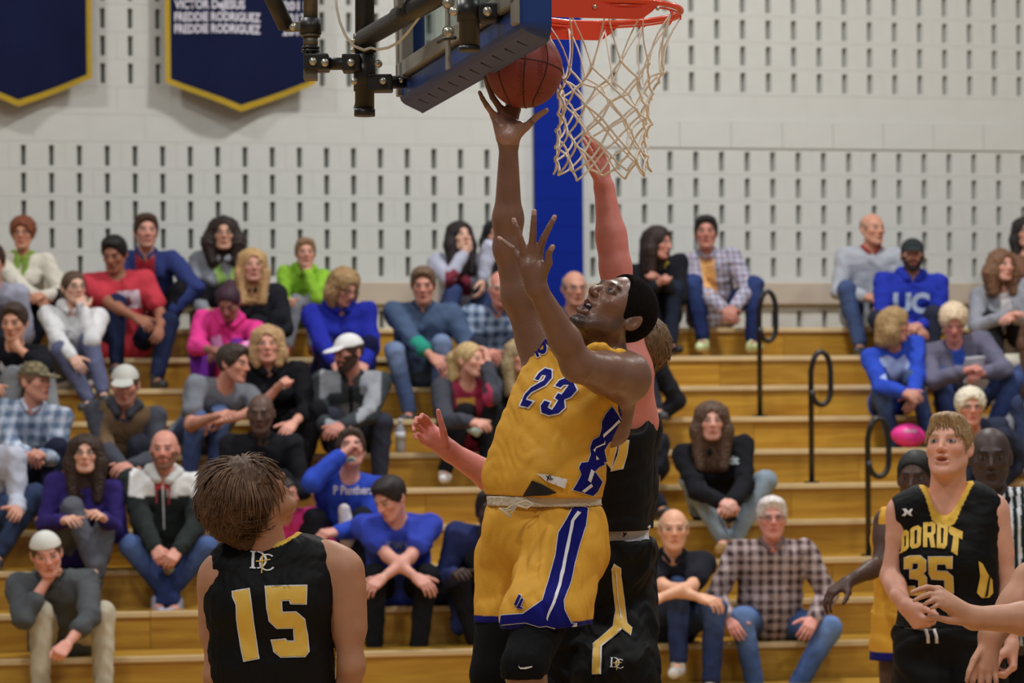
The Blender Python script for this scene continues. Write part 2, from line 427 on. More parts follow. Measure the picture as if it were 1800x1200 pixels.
# ---- banners
M_navy = mat('navy_banner_cloth', hexc(20, 27, 62), 0.85, spec=0.15, noise=0.12, nscale=2.5)
M_gold = mat('yellow_banner_trim', hexc(240, 205, 60), 0.6, noise=0.05)
M_white = mat('white_lettering', hexc(228, 226, 240), 0.6)
BV = -0.17
def text_mesh(body, size, bold=0.0, font_shear=0.0, spacing=1.0, align='LEFT'):
    c = bpy.data.curves.new('t', 'FONT'); c.body = body; c.size = size; c.offset = bold; c.shear = font_shear; c.space_character = spacing
    c.align_x = align; c.resolution_u = 3
    o = bpy.data.objects.new('t', c); COL.objects.link(o); dg = bpy.context.evaluated_depsgraph_get()
    me = bpy.data.meshes.new_from_object(o.evaluated_get(dg)); bpy.data.objects.remove(o); bpy.data.curves.remove(c); return me
def banner(xl, xr, ybl, xt, yt, label, texts):
    """xl,xr: edges, ybl: lower corner row, (xt,yt): tip"""
    def w(x, y): return uz(x, y, BV)
    ul, zl = w(xl, ybl); ur = w(xr, ybl)[0]; ut, zt = w(xt, yt); ztop = zl + 1.5; r = empty('banner', Gp((ul + ur) / 2, BV, zl))
    n, m = 30, 44; edge = 0.035
    def pt(a, t, lift=0.0):
        u = ul + (ur - ul) * a
        fa = (u - ul) / (ut - ul) if u < ut else (ur - u) / (ur - ut)
        zb = zl + (zt - zl) * fa; z = ztop + (zb - ztop) * t
        wav = 0.035 * math.sin(3.1 * a * math.pi + 0.8) * t + 0.03 * math.sin(5 * a + 4 * t) * t * t
        return Gp(u, BV + wav - lift, z), (u, z)
    V = [pt(i / n, j / m)[0] for j in range(m + 1) for i in range(n + 1)]
    V2 = [p + EV * 0.004 for p in V]; K = len(V); f = []
    for j in range(m):
        for i in range(n):
            a = j * (n + 1) + i; f.append((a, a + n + 1, a + n + 2, a + 1)); f.append((K + a, K + a + 1, K + a + n + 2, K + a + n + 1))
    MB().add(V + V2, f).build('cloth', M_navy, r, smooth=True)
    # sewn border strip
    e = MB(); Vb = []
    wd_ = edge / abs(ur - ul)
    def strip(pa, pb, N=40):
        L = [pt(*pa(i / N), lift=0.006)[0] for i in range(N + 1)]; R_ = [pt(*pb(i / N), lift=0.006)[0] for i in range(N + 1)]
        VV = L + R_; e.add(VV, [(i, i + 1, N + 1 + i + 1, N + 1 + i) for i in range(N)]); e.add(VV, [(i, N + 1 + i, N + 1 + i + 1, i + 1) for i in range(N)])
    tb = lambda a: 1 - edge / (ztop - zl)
    strip(lambda s: (-0.004, s), lambda s: (wd_, s)); strip(lambda s: (1 - wd_, s), lambda s: (1.004, s))
    strip(lambda s: (s, tb(s)), lambda s: (s, 1.004))
    e.build('border_trim', M_gold, r, smooth=True)
    for (x, y, s, h, bold, wpx) in texts:
        me = text_mesh(s, 1.0, bold); V = np.array([v.co[:] for v in me.vertices]); w_ = V[:, 0].max() - V[:, 0].min()
        x0, z0 = w(x, y); x1 = w(x + wpx, y)[0]; zh = w(x, y - h)[1]
        sx = (x1 - x0) / w_; sz = (zh - z0) / (V[:, 1].max() - 0)
        nv = []
        for q in V:
            u = x0 + (q[0] - V[:, 0].min()) * sx; z = z0 + q[1] * sz; a = (u - ul) / (ur - ul)
            fa = (u - ul) / (ut - ul) if u < ut else (ur - u) / (ur - ut); zb = zl + (zt - zl) * fa; t = (ztop - z) / (ztop - zb)
            nv.append(tuple(pt(a, t, 0.006)[0] + A(0, 0, 0)))
        for i, q in enumerate(nv): me.vertices[i].co = q
        link('lettering', me, M_white, r)
    b_ = MB(); b_.tube([Gp(ul - .03, BV, ztop), Gp(ur + .03, BV, ztop)], 0.012, 8); b_.build('hanging_rod', M_black, r)
    for uu in (ul + .1, ur - .1):
        b_ = MB(); b_.tube([Gp(uu, BV, ztop), Gp(uu, 0, ztop)], 0.008, 6); b_.build('bracket', M_black, r)
    tag(r, label, 'banner', 'navy championship banners'); return r
banner(-98, 161, 133, 32, 186, 'navy pennant banner with yellow border cut by the left edge of the wall', [])
banner(292, 553, 144, 423, 195, 'navy pennant banner with yellow border and white honour roll names',
       [(307, 14, 'VICTOR DeJESUS', 15.5, 0.03, 123), (307, 36, 'FREDDIE RODRIGUEZ', 15.5, 0.03, 151), (307, 57, 'FREDDIE RODRIGUEZ', 15.5, 0.03, 151),
        (497, 17, '2011', 15.5, 0.03, 40), (497, 39, '2012', 15.5, 0.03, 40), (497, 61, '2013', 15.5, 0.03, 40)])
# ================================================================ the basket
UB = nrm(A(-0.236, 0.972, 0)); NB = A(UB[1], -UB[0], 0); ZB = A(0, 0, 1)     # along the board (away), out of its face, up
BC = A(-0.095, 8.575, HC + 1.10)                                              # middle of the board's lower front edge
def B3(n, w, z): return BC + NB * n + UB * w + ZB * z
M_pad = mat('navy_padding_vinyl', hexc(32, 62, 128), 0.42, noise=0.05, nscale=6, spec=0.4)
M_slit = mat('dark_slit', hexc(14, 14, 18), 0.9)
M_alu = mat('grey_steel_frame', hexc(150, 145, 135), 0.42, metal=0.35, noise=0.08, nscale=9)
M_tube = mat('black_pipe_paint', hexc(42, 40, 38), 0.38, noise=0.25, nscale=14, spec=0.5)
M_tubeg = mat('bare_steel_pipe', hexc(120, 112, 98), 0.45, metal=0.4, noise=0.2, nscale=25)
M_bolt = mat('zinc_bolt', hexc(205, 200, 185), 0.3, metal=0.7)
M_orange = mat('orange_rim_enamel', hexc(252, 78, 40), 0.28, spec=0.6, coat=0.4)
M_cord = mat('white_net_cord', hexc(250, 238, 222), 0.8, noise=0.08, nscale=60)
M_cable = mat('white_cable', hexc(225, 222, 210), 0.5)
def glass_mat():
    m = bpy.data.materials.new('clear_backboard_glass'); m.use_nodes = True; nt = m.node_tree; nt.nodes.clear()
    o_ = nt.nodes.new('ShaderNodeOutputMaterial'); t = nt.nodes.new('ShaderNodeBsdfTransparent'); t.inputs[0].default_value = (0.86, 0.93, 0.90, 1)
    g = nt.nodes.new('ShaderNodeBsdfGlossy'); g.inputs['Roughness'].default_value = 0.03; mx = nt.nodes.new('ShaderNodeMixShader')
    fr = nt.nodes.new('ShaderNodeFresnel'); fr.inputs[0].default_value = 1.45
    ml = nt.nodes.new('ShaderNodeMath'); ml.operation = 'MULTIPLY'; ml.inputs[1].default_value = 0.6
    nt.links.new(fr.outputs[0], ml.inputs[0]); nt.links.new(ml.outputs[0], mx.inputs[0]); nt.links.new(t.outputs[0], mx.inputs[1]); nt.links.new(g.outputs[0], mx.inputs[2]); nt.links.new(mx.outputs[0], o_.inputs[0]); return m
hoop = empty('basketball_hoop', B3(0, 0, 0), 'orange basketball rim with white cord net on a glass backboard with navy padded edge', 'basketball hoop')
# padding swept round the lower edge
W2 = 0.915; rc = 0.055
path = [(-W2, 0.62)] + [(-W2 + rc - rc * math.cos(a), rc - rc * math.sin(a)) for a in np.linspace(0, math.pi / 2, 9)] + \
       [(W2 - rc + rc * math.sin(a), rc - rc * math.cos(a)) for a in np.linspace(0, math.pi / 2, 9)] + [(W2, 0.62)]
sec = [(0.0, 0.004), (-0.004, 0.0), (-0.062, -0.026), (-0.074, -0.036), (-0.080, -0.050), (-0.080, -0.095), (-0.074, -0.103), (-0.055, -0.103), (-0.004, -0.103), (0.0, -0.098)]
mb = MB(); V = []; n_s = len(sec)
for i, (w, z) in enumerate(path):
    if i == 0: d = (0, 1)
    a = path[max(i - 1, 0)]; c = path[min(i + 1, len(path) - 1)]; tx, tz = c[0] - a[0], c[1] - a[1]; L = math.hypot(tx, tz)
    ow, oz = tz / L, -tx / L                                        # outward
    for (n, o_) in sec: V.append(B3(n, w + ow * o_, z + oz * o_))
for i in range(len(path) - 1):
    for j in range(n_s):
        a, b2 = i * n_s + j, i * n_s + (j + 1) % n_s; mb.f.append((a, b2, b2 + n_s, a + n_s))
mb.v = [tuple(v) for v in V]; mb.f += [tuple(range(n_s))[::-1], tuple(len(path) * n_s - n_s + j for j in range(n_s))]
pad = mb.build('edge_padding', M_pad, hoop); bv = pad.modifiers.new('soft', 'BEVEL'); bv.width = 0.006; bv.segments = 3; bv.limit_method = 'ANGLE'
for w in np.arange(-0.72, 0.80, 0.155):
    b = MB(); b.box(B3(-0.033, w, 0.0135), (nrm(NB * -0.066 + ZB * 0.026), UB, nrm(np.cross(UB, nrm(NB * -0.066 + ZB * 0.026)))), (0.021, 0.0035, 0.0012)); b.build('padding_slit', M_slit, pad)
# glass, frame
b = MB(); b.box(B3(-0.03, 0, 0.56), (NB, UB, ZB), (0.006, W2 - 0.02, 0.50)); b.build('glass', glass_mat(), hoop)
M_wline = mat('white_board_line', hexc(235, 235, 230), 0.5)
for (w, z, hw, hz) in ((0, 0.075, W2 - 0.03, 0.025), (0, 0.20, 0.305, 0.025), (-0.28, 0.40, 0.025, 0.2), (0.28, 0.40, 0.025, 0.2), (-W2 + 0.05, .56, .025, .5), (W2 - 0.05, .56, .025, .5)):
    b = MB(); b.box(B3(-0.0225, w, z), (NB, UB, ZB), (0.001, hw, hz)); b.build('painted_line', M_wline, hoop)
def bar(c0, c1, hn, hz_, name='frame_bar', m=M_alu, bevel=0.004):
    d = nrm(c1 - c0); side = nrm(np.cross(d, NB)) if abs(np.dot(d, NB)) < 0.9 else nrm(np.cross(d, ZB))
    s2 = np.cross(d, side); b = MB(); b.box((c0 + c1) / 2, (d, side, s2), (np.linalg.norm(c1 - c0) / 2, hz_, hn)); return b.build(name, m, hoop, bevel=bevel)
bar(B3(-0.075, -0.86, 0.135), B3(-0.075, 0.86, 0.135), 0.02, 0.026)
bar(B3(-0.075, -0.86, 0.37), B3(-0.075, 0.86, 0.37), 0.025, 0.033)
bar(B3(-0.075, 0.77, 0.10), B3(-0.075, 0.77, 1.0), 0.02, 0.026)
bar(B3(-0.075, 0.84, 0.05), B3(-0.075, 0.84, 1.0), 0.02, 0.018)
bar(B3(-0.075, -0.84, 0.05), B3(-0.075, -0.84, 1.0), 0.02, 0.026)
# rim
RC = A(0.305, 8.575, 3.072); RR = 0.237
b = MB(); b.tube([RC + RR * (NB * math.cos(t) + UB * math.sin(t)) for t in np.linspace(0, 2 * math.pi, 73)[:-1]], 0.0092, 14, closed=True); rim = b.build('rim', M_orange, hoop, smooth=True)
b = MB(); b.tube([RC - ZB * 0.014 + (RR - 0.003) * (NB * math.cos(t) + UB * math.sin(t)) for t in np.linspace(0, 2 * math.pi, 73)[:-1]], 0.0035, 8, closed=True); b.build('net_rail', M_orange, rim, smooth=True)
for i in range(12):
    t = 2 * math.pi * (i + 0.5) / 12; p = RC + (RR - 0.002) * (NB * math.cos(t) + UB * math.sin(t)) - ZB * 0.016
    b = MB(); b.tube([p - nrm(np.cross(ZB, p - RC)) * 0.012, p - ZB * 0.009, p + nrm(np.cross(ZB, p - RC)) * 0.012], 0.003, 6); b.build('net_hook', M_orange, rim, smooth=True)
nb0 = np.dot(BC - RC, NB)
for s in (-1, 1):
    w0 = s * 0.228; pr = [(nb0, 0.006), (0.075, 0.006), (0.115, 0.0), (0.085, -0.030), (0.055, -0.052), (0.035, -0.056), (nb0, -0.056)]
    b = MB(); V = [RC + NB * n + UB * (w0 + o_) + ZB * z for o_ in (-0.003, 0.003) for (n, z) in pr]; m_ = len(pr)
    b.add(V, [tuple(range(m_)), tuple(range(m_, 2 * m_))[::-1]] + [(i, i + m_, (i + 1) % m_ + m_, (i + 1) % m_) for i in range(m_)])
    b.build('brace_plate', M_orange, hoop, bevel=0.0015)
b = MB(); b.box(RC + NB * (nb0 + 0.004) + ZB * (-0.045), (NB, UB, ZB), (0.005, 0.235, 0.065)); b.build('back_plate', M_orange, hoop, bevel=0.003)
b = MB(); b.box(RC + NB * (nb0 / 2 - 0.11) + ZB * (-0.004), (NB, UB, ZB), (-nb0 / 2 - 0.1, 0.225, 0.004)); b.build('top_plate', M_orange, hoop)
for w in (-0.1, 0.1): 
    b = MB(); b.ell(RC + NB * 0.0 + UB * (-0.234) + NB * w + ZB * -0.022, (NB, UB, ZB), (0.007, 0.005, 0.007), 10, 6); b.build('bolt', M_bolt, hoop, smooth=True)
# net
rnd = random.Random(5)
NZ = [0, 0.165, 0.205, 0.245, 0.285, 0.325, 0.365, 0.405, 0.445, 0.49]
NR = [RR - 0.003, 0.178, 0.163, 0.153, 0.147, 0.145, 0.144, 0.146, 0.150, 0.150]
TW = [0, 0.06, 0.09, 0.12, 0.15, 0.18, 0.2, 0.22, 0.24, 0.25]
jit = {}
def node(j, i):
    i = i % 24
    if (j, i) not in jit: jit[(j, i)] = (rnd.uniform(-.009, .009) * (j > 0), rnd.uniform(-.014, .014) * (j > 0), rnd.uniform(-0.07, 0.07) * (j > 0))
    dr, dz, da = jit[(j, i)]
    t = 2 * math.pi * i / 24 + math.pi / 12 + TW[j] + da; r = NR[j] + dr; sh = -0.018 * j / 9
    return RC + (r * math.cos(t) + sh) * NB + r * math.sin(t) * UB - ZB * (NZ[j] + dz + 0.022)
net = MB()
for j in range(1, 9):
    for i in range(24):
        if (i + j) % 2 == 0: net.ell(node(j, i), (NB, UB, ZB), (0.0062, 0.0062, 0.0075), 8, 5)
net_knots = net; net = empty('net', RC - ZB * .02); net.parent = hoop; net.matrix_parent_inverse = Matrix.Translation(-Vector(hoop.location)); kn_ = net_knots.build('knots', M_cord, net, smooth=True); kn_['kind'] = 'stuff'
for i in range(0, 24, 2):
    for sg in (-1, 1):
        pts = []; c = i; p0 = node(0, i); pts.append(p0)
        seq = [(0, i)]
        for j in range(1, 10): seq.append((j, i + sg * j))
        for a_, b_ in zip(seq[:-1], seq[1:]):
            q0, q1 = node(*a_), node(*b_); sag = 0.012 if a_[0] == 0 else 0.004
            cen = A(RC[0], RC[1], 0); mid = (q0 + q1) / 2; inn = nrm(A(cen[0] - mid[0], cen[1] - mid[1], 0))
            for t in ((0.33, 0.66, 1.0) if a_[0] else (0.2, 0.4, 0.6, 0.8, 1.0)):
                q = q0 * (1 - t) + q1 * t + inn * sag * math.sin(math.pi * t) * 1.5; pts.append(q)
        rad = [0.0027 if k < 5 else 0.0037 for k in range(len(pts))]
        if sg == 1:                                                  # close the bottom loop to the neighbour
            q = node(9, i + 9); q2 = node(9, i + 11); 
        b = MB(); b.tube(pts, rad, 6); b.build('cord', M_cord, net, smooth=True)
# ---- rear support made of clamped pipes
def pipe(pts, r, m=M_tube, name='support_pipe', n=18):
    b = MB(); b.tube(pts, r, n); return b.build(name, m, hoop, smooth=False)
def shade(o):
    for p in o.data.polygons:
        if len(p.vertices) == 4: p.use_smooth = True
def vp(x, y0, y1, Y, r, m=M_tube, name='support_pipe'): o = pipe([P(x, y0, Y), P(x, y1, Y)], r, m, name); shade(o); return o
YA = 9.2; sA = F / YA
def pp(x, y, Y): return P(x, y, Y)
shade(pipe([pp(641, -300, YA), pp(641, 202, YA)], 17 / sA))
vp(641, 60, 92, YA, 20 / sA, name='clamp_ring'); vp(641, 97, 160, YA, 19.5 / sA, name='clamp_sleeve'); vp(641, 192, 204, YA, 18.5 / sA, name='pipe_cap')
shade(pipe([pp(546, -300, YA), pp(546, 45, YA)], 12.5 / sA, M_tubeg))
vp(546, 33, 60, YA, 19 / sA, name='clamp_ring'); vp(546, 60, 65, YA, 17 / sA, M_tubeg, 'washer'); vp(546, 64, 82, YA, 13 / sA, M_tubeg)
vp(546, 82, 86, YA, 16 / sA, name='washer'); vp(546, 88, 92, YA, 16 / sA, name='washer'); vp(546, 80, 140, YA, 12 / sA)
b = MB(); b.box(pp(557, 111, YA), (A(1, 0, 0), A(0, 1, 0), ZB), (22 / sA, 0.045, 14.5 / sA)); b.build('clamp_block', M_tube, hoop, bevel=0.006)
b = MB(); b.box(pp(546, 132, YA), (A(1, 0, 0), A(0, 1, 0), ZB), (12 / sA, 0.028, 9 / sA)); b.build('clamp_block', M_tubeg, hoop, bevel=0.003)
shade(pipe([pp(575, 112, YA), pp(640, 112, YA)], 11 / sA, name='cross_pipe'))
b = MB(); b.box(pp(618, 112, YA - .01), (A(1, 0, 0), A(0, 1, 0), ZB), (16 / sA, 0.042, 15 / sA)); b.build('clamp_block', M_tube, hoop, bevel=0.005)
b = MB(); b.box(pp(668, 147, YA), (A(1, 0, 0), A(0, 1, 0), ZB), (22 / sA, 0.04, 14.5 / sA)); b.build('clamp_block', M_tube, hoop, bevel=0.005)
shade(pipe([pp(655, 146, YA), pp(708, 144, 9.30)], 11.5 / sA, name='cross_pipe'))
shade(pipe([pp(452, -60, 9.1), pp(503, 47, YA)], 14.5 / sA, name='diagonal_pipe'))
b = MB(); b.box(pp(520, 47, YA), (A(1, 0, 0), A(0, 1, 0), ZB), (20 / sA, 0.014, 8 / sA)); b.build('clamp_lug', M_tubeg, hoop, bevel=0.003)
shade(pipe([pp(640, 68, 9.17), pp(735, 14, 8.75), pp(850, -52, 8.3)], [17 / sA, 17 / sA, 16 / sA], name='diagonal_pipe'))
b = MB(); dd = nrm(pp(735, 14, 8.75) - pp(640, 68, 9.17)); b.tube([pp(702, 31, 8.9), pp(728, 14, 8.78)], 19.5 / sA, 16); shade(b.build('clamp_ring', M_tube, hoop))
b = MB(); b.box(pp(714, 4, 8.8), (A(1, 0, 0), A(0, 1, 0), ZB), (14 / sA, 0.02, 11 / sA)); b.build('clamp_lug', M_tubeg, hoop, bevel=0.004)
YD = 7.95; sD = F / YD
vp(825, -200, 88, YD, 18 / sD); vp(825, 2, 38, YD, 22 / sD, name='clamp_sleeve'); vp(825, 82, 90, YD, 19 / sD, name='pipe_cap')
shade(pipe([pp(842, 24, YD), pp(895, 22, YD + .03)], 11 / sD, name='cross_pipe'))
b = MB(); b.box(pp(858, 24, YD), (A(1, 0, 0), A(0, 1, 0), ZB), (17 / sD, 0.035, 16 / sD)); b.build('clamp_block', M_tube, hoop, bevel=0.006)
b = MB(); b.box(pp(787, 40, 8.25), (UB, NB, ZB), (0.022, 0.004, 0.14)); bk = b.build('bracket_plate', M_alu, hoop, bevel=0.002)
def bolt(x, y, Y, r, m=M_bolt):
    c = pp(x, y, Y); b = MB(); b.ell(c, (A(1, 0, 0), A(0, 1, 0), ZB), (r, r * 0.8, r), 14, 8); b.build('bolt_head', m, hoop, smooth=True)
for (x, y, Y, r) in ((515, 47, 9.16, .013), (550, 108, 9.15, .0135), (571, 110, 9.15, .0135), (617, 110, 9.14, .013), (665, 112, 9.16, .014), (622, 143, 9.12, .012),
                     (673, 142, 9.15, .012), (798, 20, 7.93, .014), (788, 56, 8.2, .015), (788, 5, 8.2, .015), (857, 20, 7.9, .014), (899, 20, 7.92, .008), (621, 72, 9.1, .008), (620, 89, 9.1, .008),
                     (705, 141, 9.2, .008)): bolt(x, y, Y, r)
for (x, y) in ((788, 56), (788, 5)):
    b = MB(); b.tube([pp(x, y, 8.22), pp(x, y, 8.235)], 0.019, 20); b.build('washer', M_alu, hoop)
b = MB(); b.tube([pp(770, 74, 8.2), pp(782, 68, 8.16), pp(800, 66, 8.12)], 0.006, 8); b.build('wire_clip', M_tube, hoop, smooth=True)
cab = [(590, -20, 9.05), (591, 10, 9.05), (597, 38, 9.05), (607, 62, 9.05), (620, 80, 9.06), (640, 88, 9.08), (652, 84, 9.1), (664, 87, 9.08), (682, 84, 9.0), (700, 75, 8.95), (716, 58, 8.85), (728, 42, 8.8), (737, 30, 8.75), (742, 18, 8.7)]
b = MB(); b.tube([pp(*c) for c in cab], 0.0046, 8); b.build('cable', M_cable, hoop, smooth=True)
b = MB(); b.tube([pp(626, 178, 9.1), pp(622, 190, 9.08), pp(632, 186, 9.09)], 0.002, 5); b.build('wire_clip', M_tube, hoop, smooth=True)
# ================================================================ the ball
def ball_mat():
    return mat('brown_leather_ball', hexc(138, 58, 48), 0.5, noise=0.05, nscale=30, bump=0.5, bscale=420, spec=0.4)
BALL = P(922, 122, 8.44); RB = 0.119
ball = empty('basketball', BALL - A(0, 0, RB), 'reddish brown leather basketball rolling off fingertips under the backboard', 'basketball')
b = MB(); ax = (A(1, 0, 0), A(0, 1, 0), ZB); b.ell(BALL, ax, (RB, RB, RB), 48, 32); b.build('shell', ball_mat(), ball, smooth=True)
M_seam = mat('black_ball_seam', hexc(40, 22, 22), 0.7)
fx = nrm(A(0.985, -0.12, -0.10)); fz = nrm(A(0.12, 0.15, 1) - fx * np.dot(A(0.12, 0.15, 1), fx)); fy = np.cross(fz, fx)
def seam(fn, n=72):
    b = MB(); b.tube([BALL + nrm(fn(t)) * (RB + 0.0002) for t in np.linspace(0, 2 * math.pi, n + 1)[:-1]], 0.0017, 6, closed=True); b.build('seam', M_seam, ball, smooth=True)
seam(lambda t: fy * math.cos(t) + fz * math.sin(t) + fx * 0.12)
seam(lambda t: fx * math.cos(t) + fy * math.sin(t))
seam(lambda t: fx * (-0.52 - 0.25 * math.cos(2 * t)) + fy * math.cos(t) + fz * math.sin(t))
seam(lambda t: fx * (0.62 + 0.28 * math.cos(2 * t)) + fy * math.cos(t) + fz * math.sin(t))
M_deb = mat('debossed_lettering', hexc(116, 40, 34), 0.5)
def ball_text(s, x, y, size, wpx):
    me = text_mesh(s, 1.0, 0.0, align='CENTER'); V = np.array([v.co[:] for v in me.vertices]); w = V[:, 0].max() - V[:, 0].min(); k = wpx / w
    for i, q in enumerate(V):
        px_, py_ = x - (q[1] - 0.35) * size, y - q[0] * k; d = nrm(P(px_, py_, 1.0) - A(0, 0, HC)); oc = A(0, 0, HC) - BALL; bq = np.dot(oc, d); disc = bq * bq - (np.dot(oc, oc) - (RB + 0.0006) ** 2)
        me.vertices[i].co = A(0, 0, HC) + d * (-bq - math.sqrt(max(disc, 0)))
    link('debossed_lettering', me, M_deb, ball)
ball_text('Spalding', 915, 140, 17, 62); ball_text('TF-1000', 950, 138, 13, 62)
# ================================================================ people: helpers
KB = 1.3                                             # photographed colour -> surface colour under the gym lamps
def C(r, g, b):
    c = lin((r, g, b)); return np.minimum((c * .92 + .08 * c.mean()) * KB, 0.85)
M_skin = mat('skin', attr=True, rough=0.5, noise=0.06, nscale=25, sss=0.08, spec=0.4)
M_cloth = mat('clothing_cloth', attr=True, rough=0.9, noise=0.07, nscale=14, bump=0.5, bscale=260, spec=0.15)
M_denim = mat('trouser_cloth', attr=True, rough=0.88, noise=0.16, nscale=9, bump=0.5, bscale=320, spec=0.15)
M_hair = mat('hair', attr=True, rough=0.55, noise=0.35, nscale=90, bump=0.7, bscale=130, spec=0.35, stretch=(1, 1, 0.25))
M_shoe = mat('shoe_material', attr=True, rough=0.5, noise=0.05)
M_dark = mat('glasses_frame', hexc(30, 26, 24), 0.35)
M_lens = mat('glasses_lens', hexc(190, 195, 200), 0.05, trans=0.92)
I3 = (A(1, 0, 0), A(0, 1, 0), A(0, 0, 1))
LSC = 1.0
def tf(prims, o, R, s=1.0):
    """local prims -> gym coordinates; R rows are the local axes"""
    out = []
    M = np.array(R)
    for p in prims:
        if p[0] in ('c', '-c'): out.append((p[0], o + s * (np.asarray(p[1]) @ M), o + s * (np.asarray(p[2]) @ M), p[3] * s, p[4] * s, p[5] * s))
        else: out.append((p[0], o + s * (np.asarray(p[1]) @ M), np.array(p[2]) @ M, tuple(r * s for r in p[3]), p[4] * s))
    return out
def head_local(fem=False, jaw=0.0, mouth_open=0.0):
    j = -0.004 if fem else 0.0
    H = [('e', A(0, -.014, .032), I3, (.0755, .094, .086), 0), ('e', A(0, .026, -.024), I3, (.058 + j, .064, .086), .03)]
    for s in (-1, 1):
        H += [('c', A(s * .050, -.005, -.045), A(s * .028, .052, -.088 - mouth_open * .6), .017 + j, .015, .03),
              ('e', A(s * .040, .054, -.014), I3, (.020, .022, .018), .02)]
    H += [('c', A(-.010, .070, -.094 - mouth_open), A(.010, .070, -.094 - mouth_open), .017 + j, .017 + j, .02),
          ('c', A(-.032, .079, .031), A(.032, .079, .031), .009 + j, .009 + j, .015)]
    for s in (-1, 1): H += [('-e', A(s * .032, .094, .011), I3, (.017, .013, .0105), .010)]
    for s in (-1, 1): H += [('e', A(s * .0315, .074, .011), I3, (.0125, .0125, .0120), .003)]
    H += [('c', A(0, .082, .024), A(0, .107, -.018), .0072, .0108, .010)]
    for s in (-1, 1): H += [('e', A(s * .0125, .096, -.022), I3, (.0075, .010, .0075), .006)]
    if mouth_open:
        H += [('c', A(-.020, .083, -.046), A(0, .091, -.043), .006, .007, .006), ('c', A(.020, .083, -.046), A(0, .091, -.043), .006, .007, .006),
              ('c', A(-.018, .082, -.062 - mouth_open), A(.018, .082, -.062 - mouth_open), .008, .008, .006),
              ('-e', A(0, .092, -.055 - mouth_open / 2), I3, (.021, .022, .007 + mouth_open * .45), .004)]
    else:
        H += [('c', A(-.020, .083, -.051), A(0, .089, -.049), .0055, .0065, .006), ('c', A(.020, .083, -.051), A(0, .089, -.049), .0055, .0065, .006),
              ('c', A(-.015, .084, -.062), A(.015, .084, -.062), .0075, .0075, .006), ('-c', A(-.024, .096, -.0555), A(.024, .096, -.0555), .003, .003, .003)]
    for s in (-1, 1):
        R = (nrm(A(1, s * 0.35, 0)), nrm(A(-s * 0.35, 1, 0.15)), nrm(A(0, -.15, 1)))
        H += [('e', A(s * .078, -.016, -.002), R, (.0075, .0195, .031), .006), ('-e', A(s * .086, -.012, .0), R, (.006, .010, .016), .004)]
    return H
def face_cols(V, skin, hair, lip=None, beard=0.0, brow=1.0, bald=True, stub=0.0):
    """surface colours of a face: lips, brows, irises, stubble or beard"""
    x, y, z = V[:, 0], V[:, 1], V[:, 2]; c = np.tile(np.asarray(skin, float), (len(V), 1)); front = y > 0.05
    def mix(w, col):
        nonlocal c
        w = np.clip(w, 0, 1)[:, None]; c = c * (1 - w) + np.asarray(col) * w
    red = np.asarray(skin) * A(1.08, 0.82, 0.80)
    mix(0.5 * np.exp(-((np.abs(x) - .04) ** 2 + (z + .02) ** 2) / .0004) * front, red); mix(0.5 * np.exp(-(x ** 2 + (z + .018) ** 2) / .0002) * (y > .09), red)
    lip = np.asarray(skin) * A(0.80, 0.50, 0.50) if lip is None else lip
    mix((1 - ((x / .024) ** 2 + ((z + .0565) / .0115) ** 2)) * 4 * front, lip); mix(((np.abs(x) < .020) & (np.abs(z + .0555) < .0018) & front) * 0.7, np.asarray(lip) * .35)
    if beard:
        m = (z < -.038) & ((y > .0)) & (z > -.125); m2 = 1 - ((x / .028) ** 2 + ((z + .056) / .012) ** 2)
        w = np.clip((-.030 - z - .35 * np.maximum(.045 - np.abs(x), 0) * 0) / .012, 0, 1) * m * (m2 < 0)
        ws = ((np.abs(x) > .048) & (z < -.005) & (y > -.01)) * 1.0; wm = ((np.abs(x) < .03) & (z < -.033) & (z > -.048) & front) * 1.0
        mix(np.maximum(np.maximum(w, ws), wm) * beard, hair)
    ax = np.abs(x)
    arch = .034 - 12 * (ax - .032) ** 2
    mix((((ax > .014) & (ax < .050) & (np.abs(z - arch) < .0048) & front) * 0.9) * brow, np.asarray(hair) * .8)
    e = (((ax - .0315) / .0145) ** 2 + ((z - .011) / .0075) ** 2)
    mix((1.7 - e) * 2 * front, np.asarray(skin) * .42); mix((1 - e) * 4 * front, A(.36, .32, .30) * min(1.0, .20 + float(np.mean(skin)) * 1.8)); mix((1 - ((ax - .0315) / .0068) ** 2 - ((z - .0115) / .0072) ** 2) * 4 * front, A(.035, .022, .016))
    return c
_T = {}
def template(key, prims, h, grow=0.0, cuts=(), ripple=None):
    if key not in _T: _T[key] = isomesh(prims, h, grow, cuts, ripple)
    return _T[key]
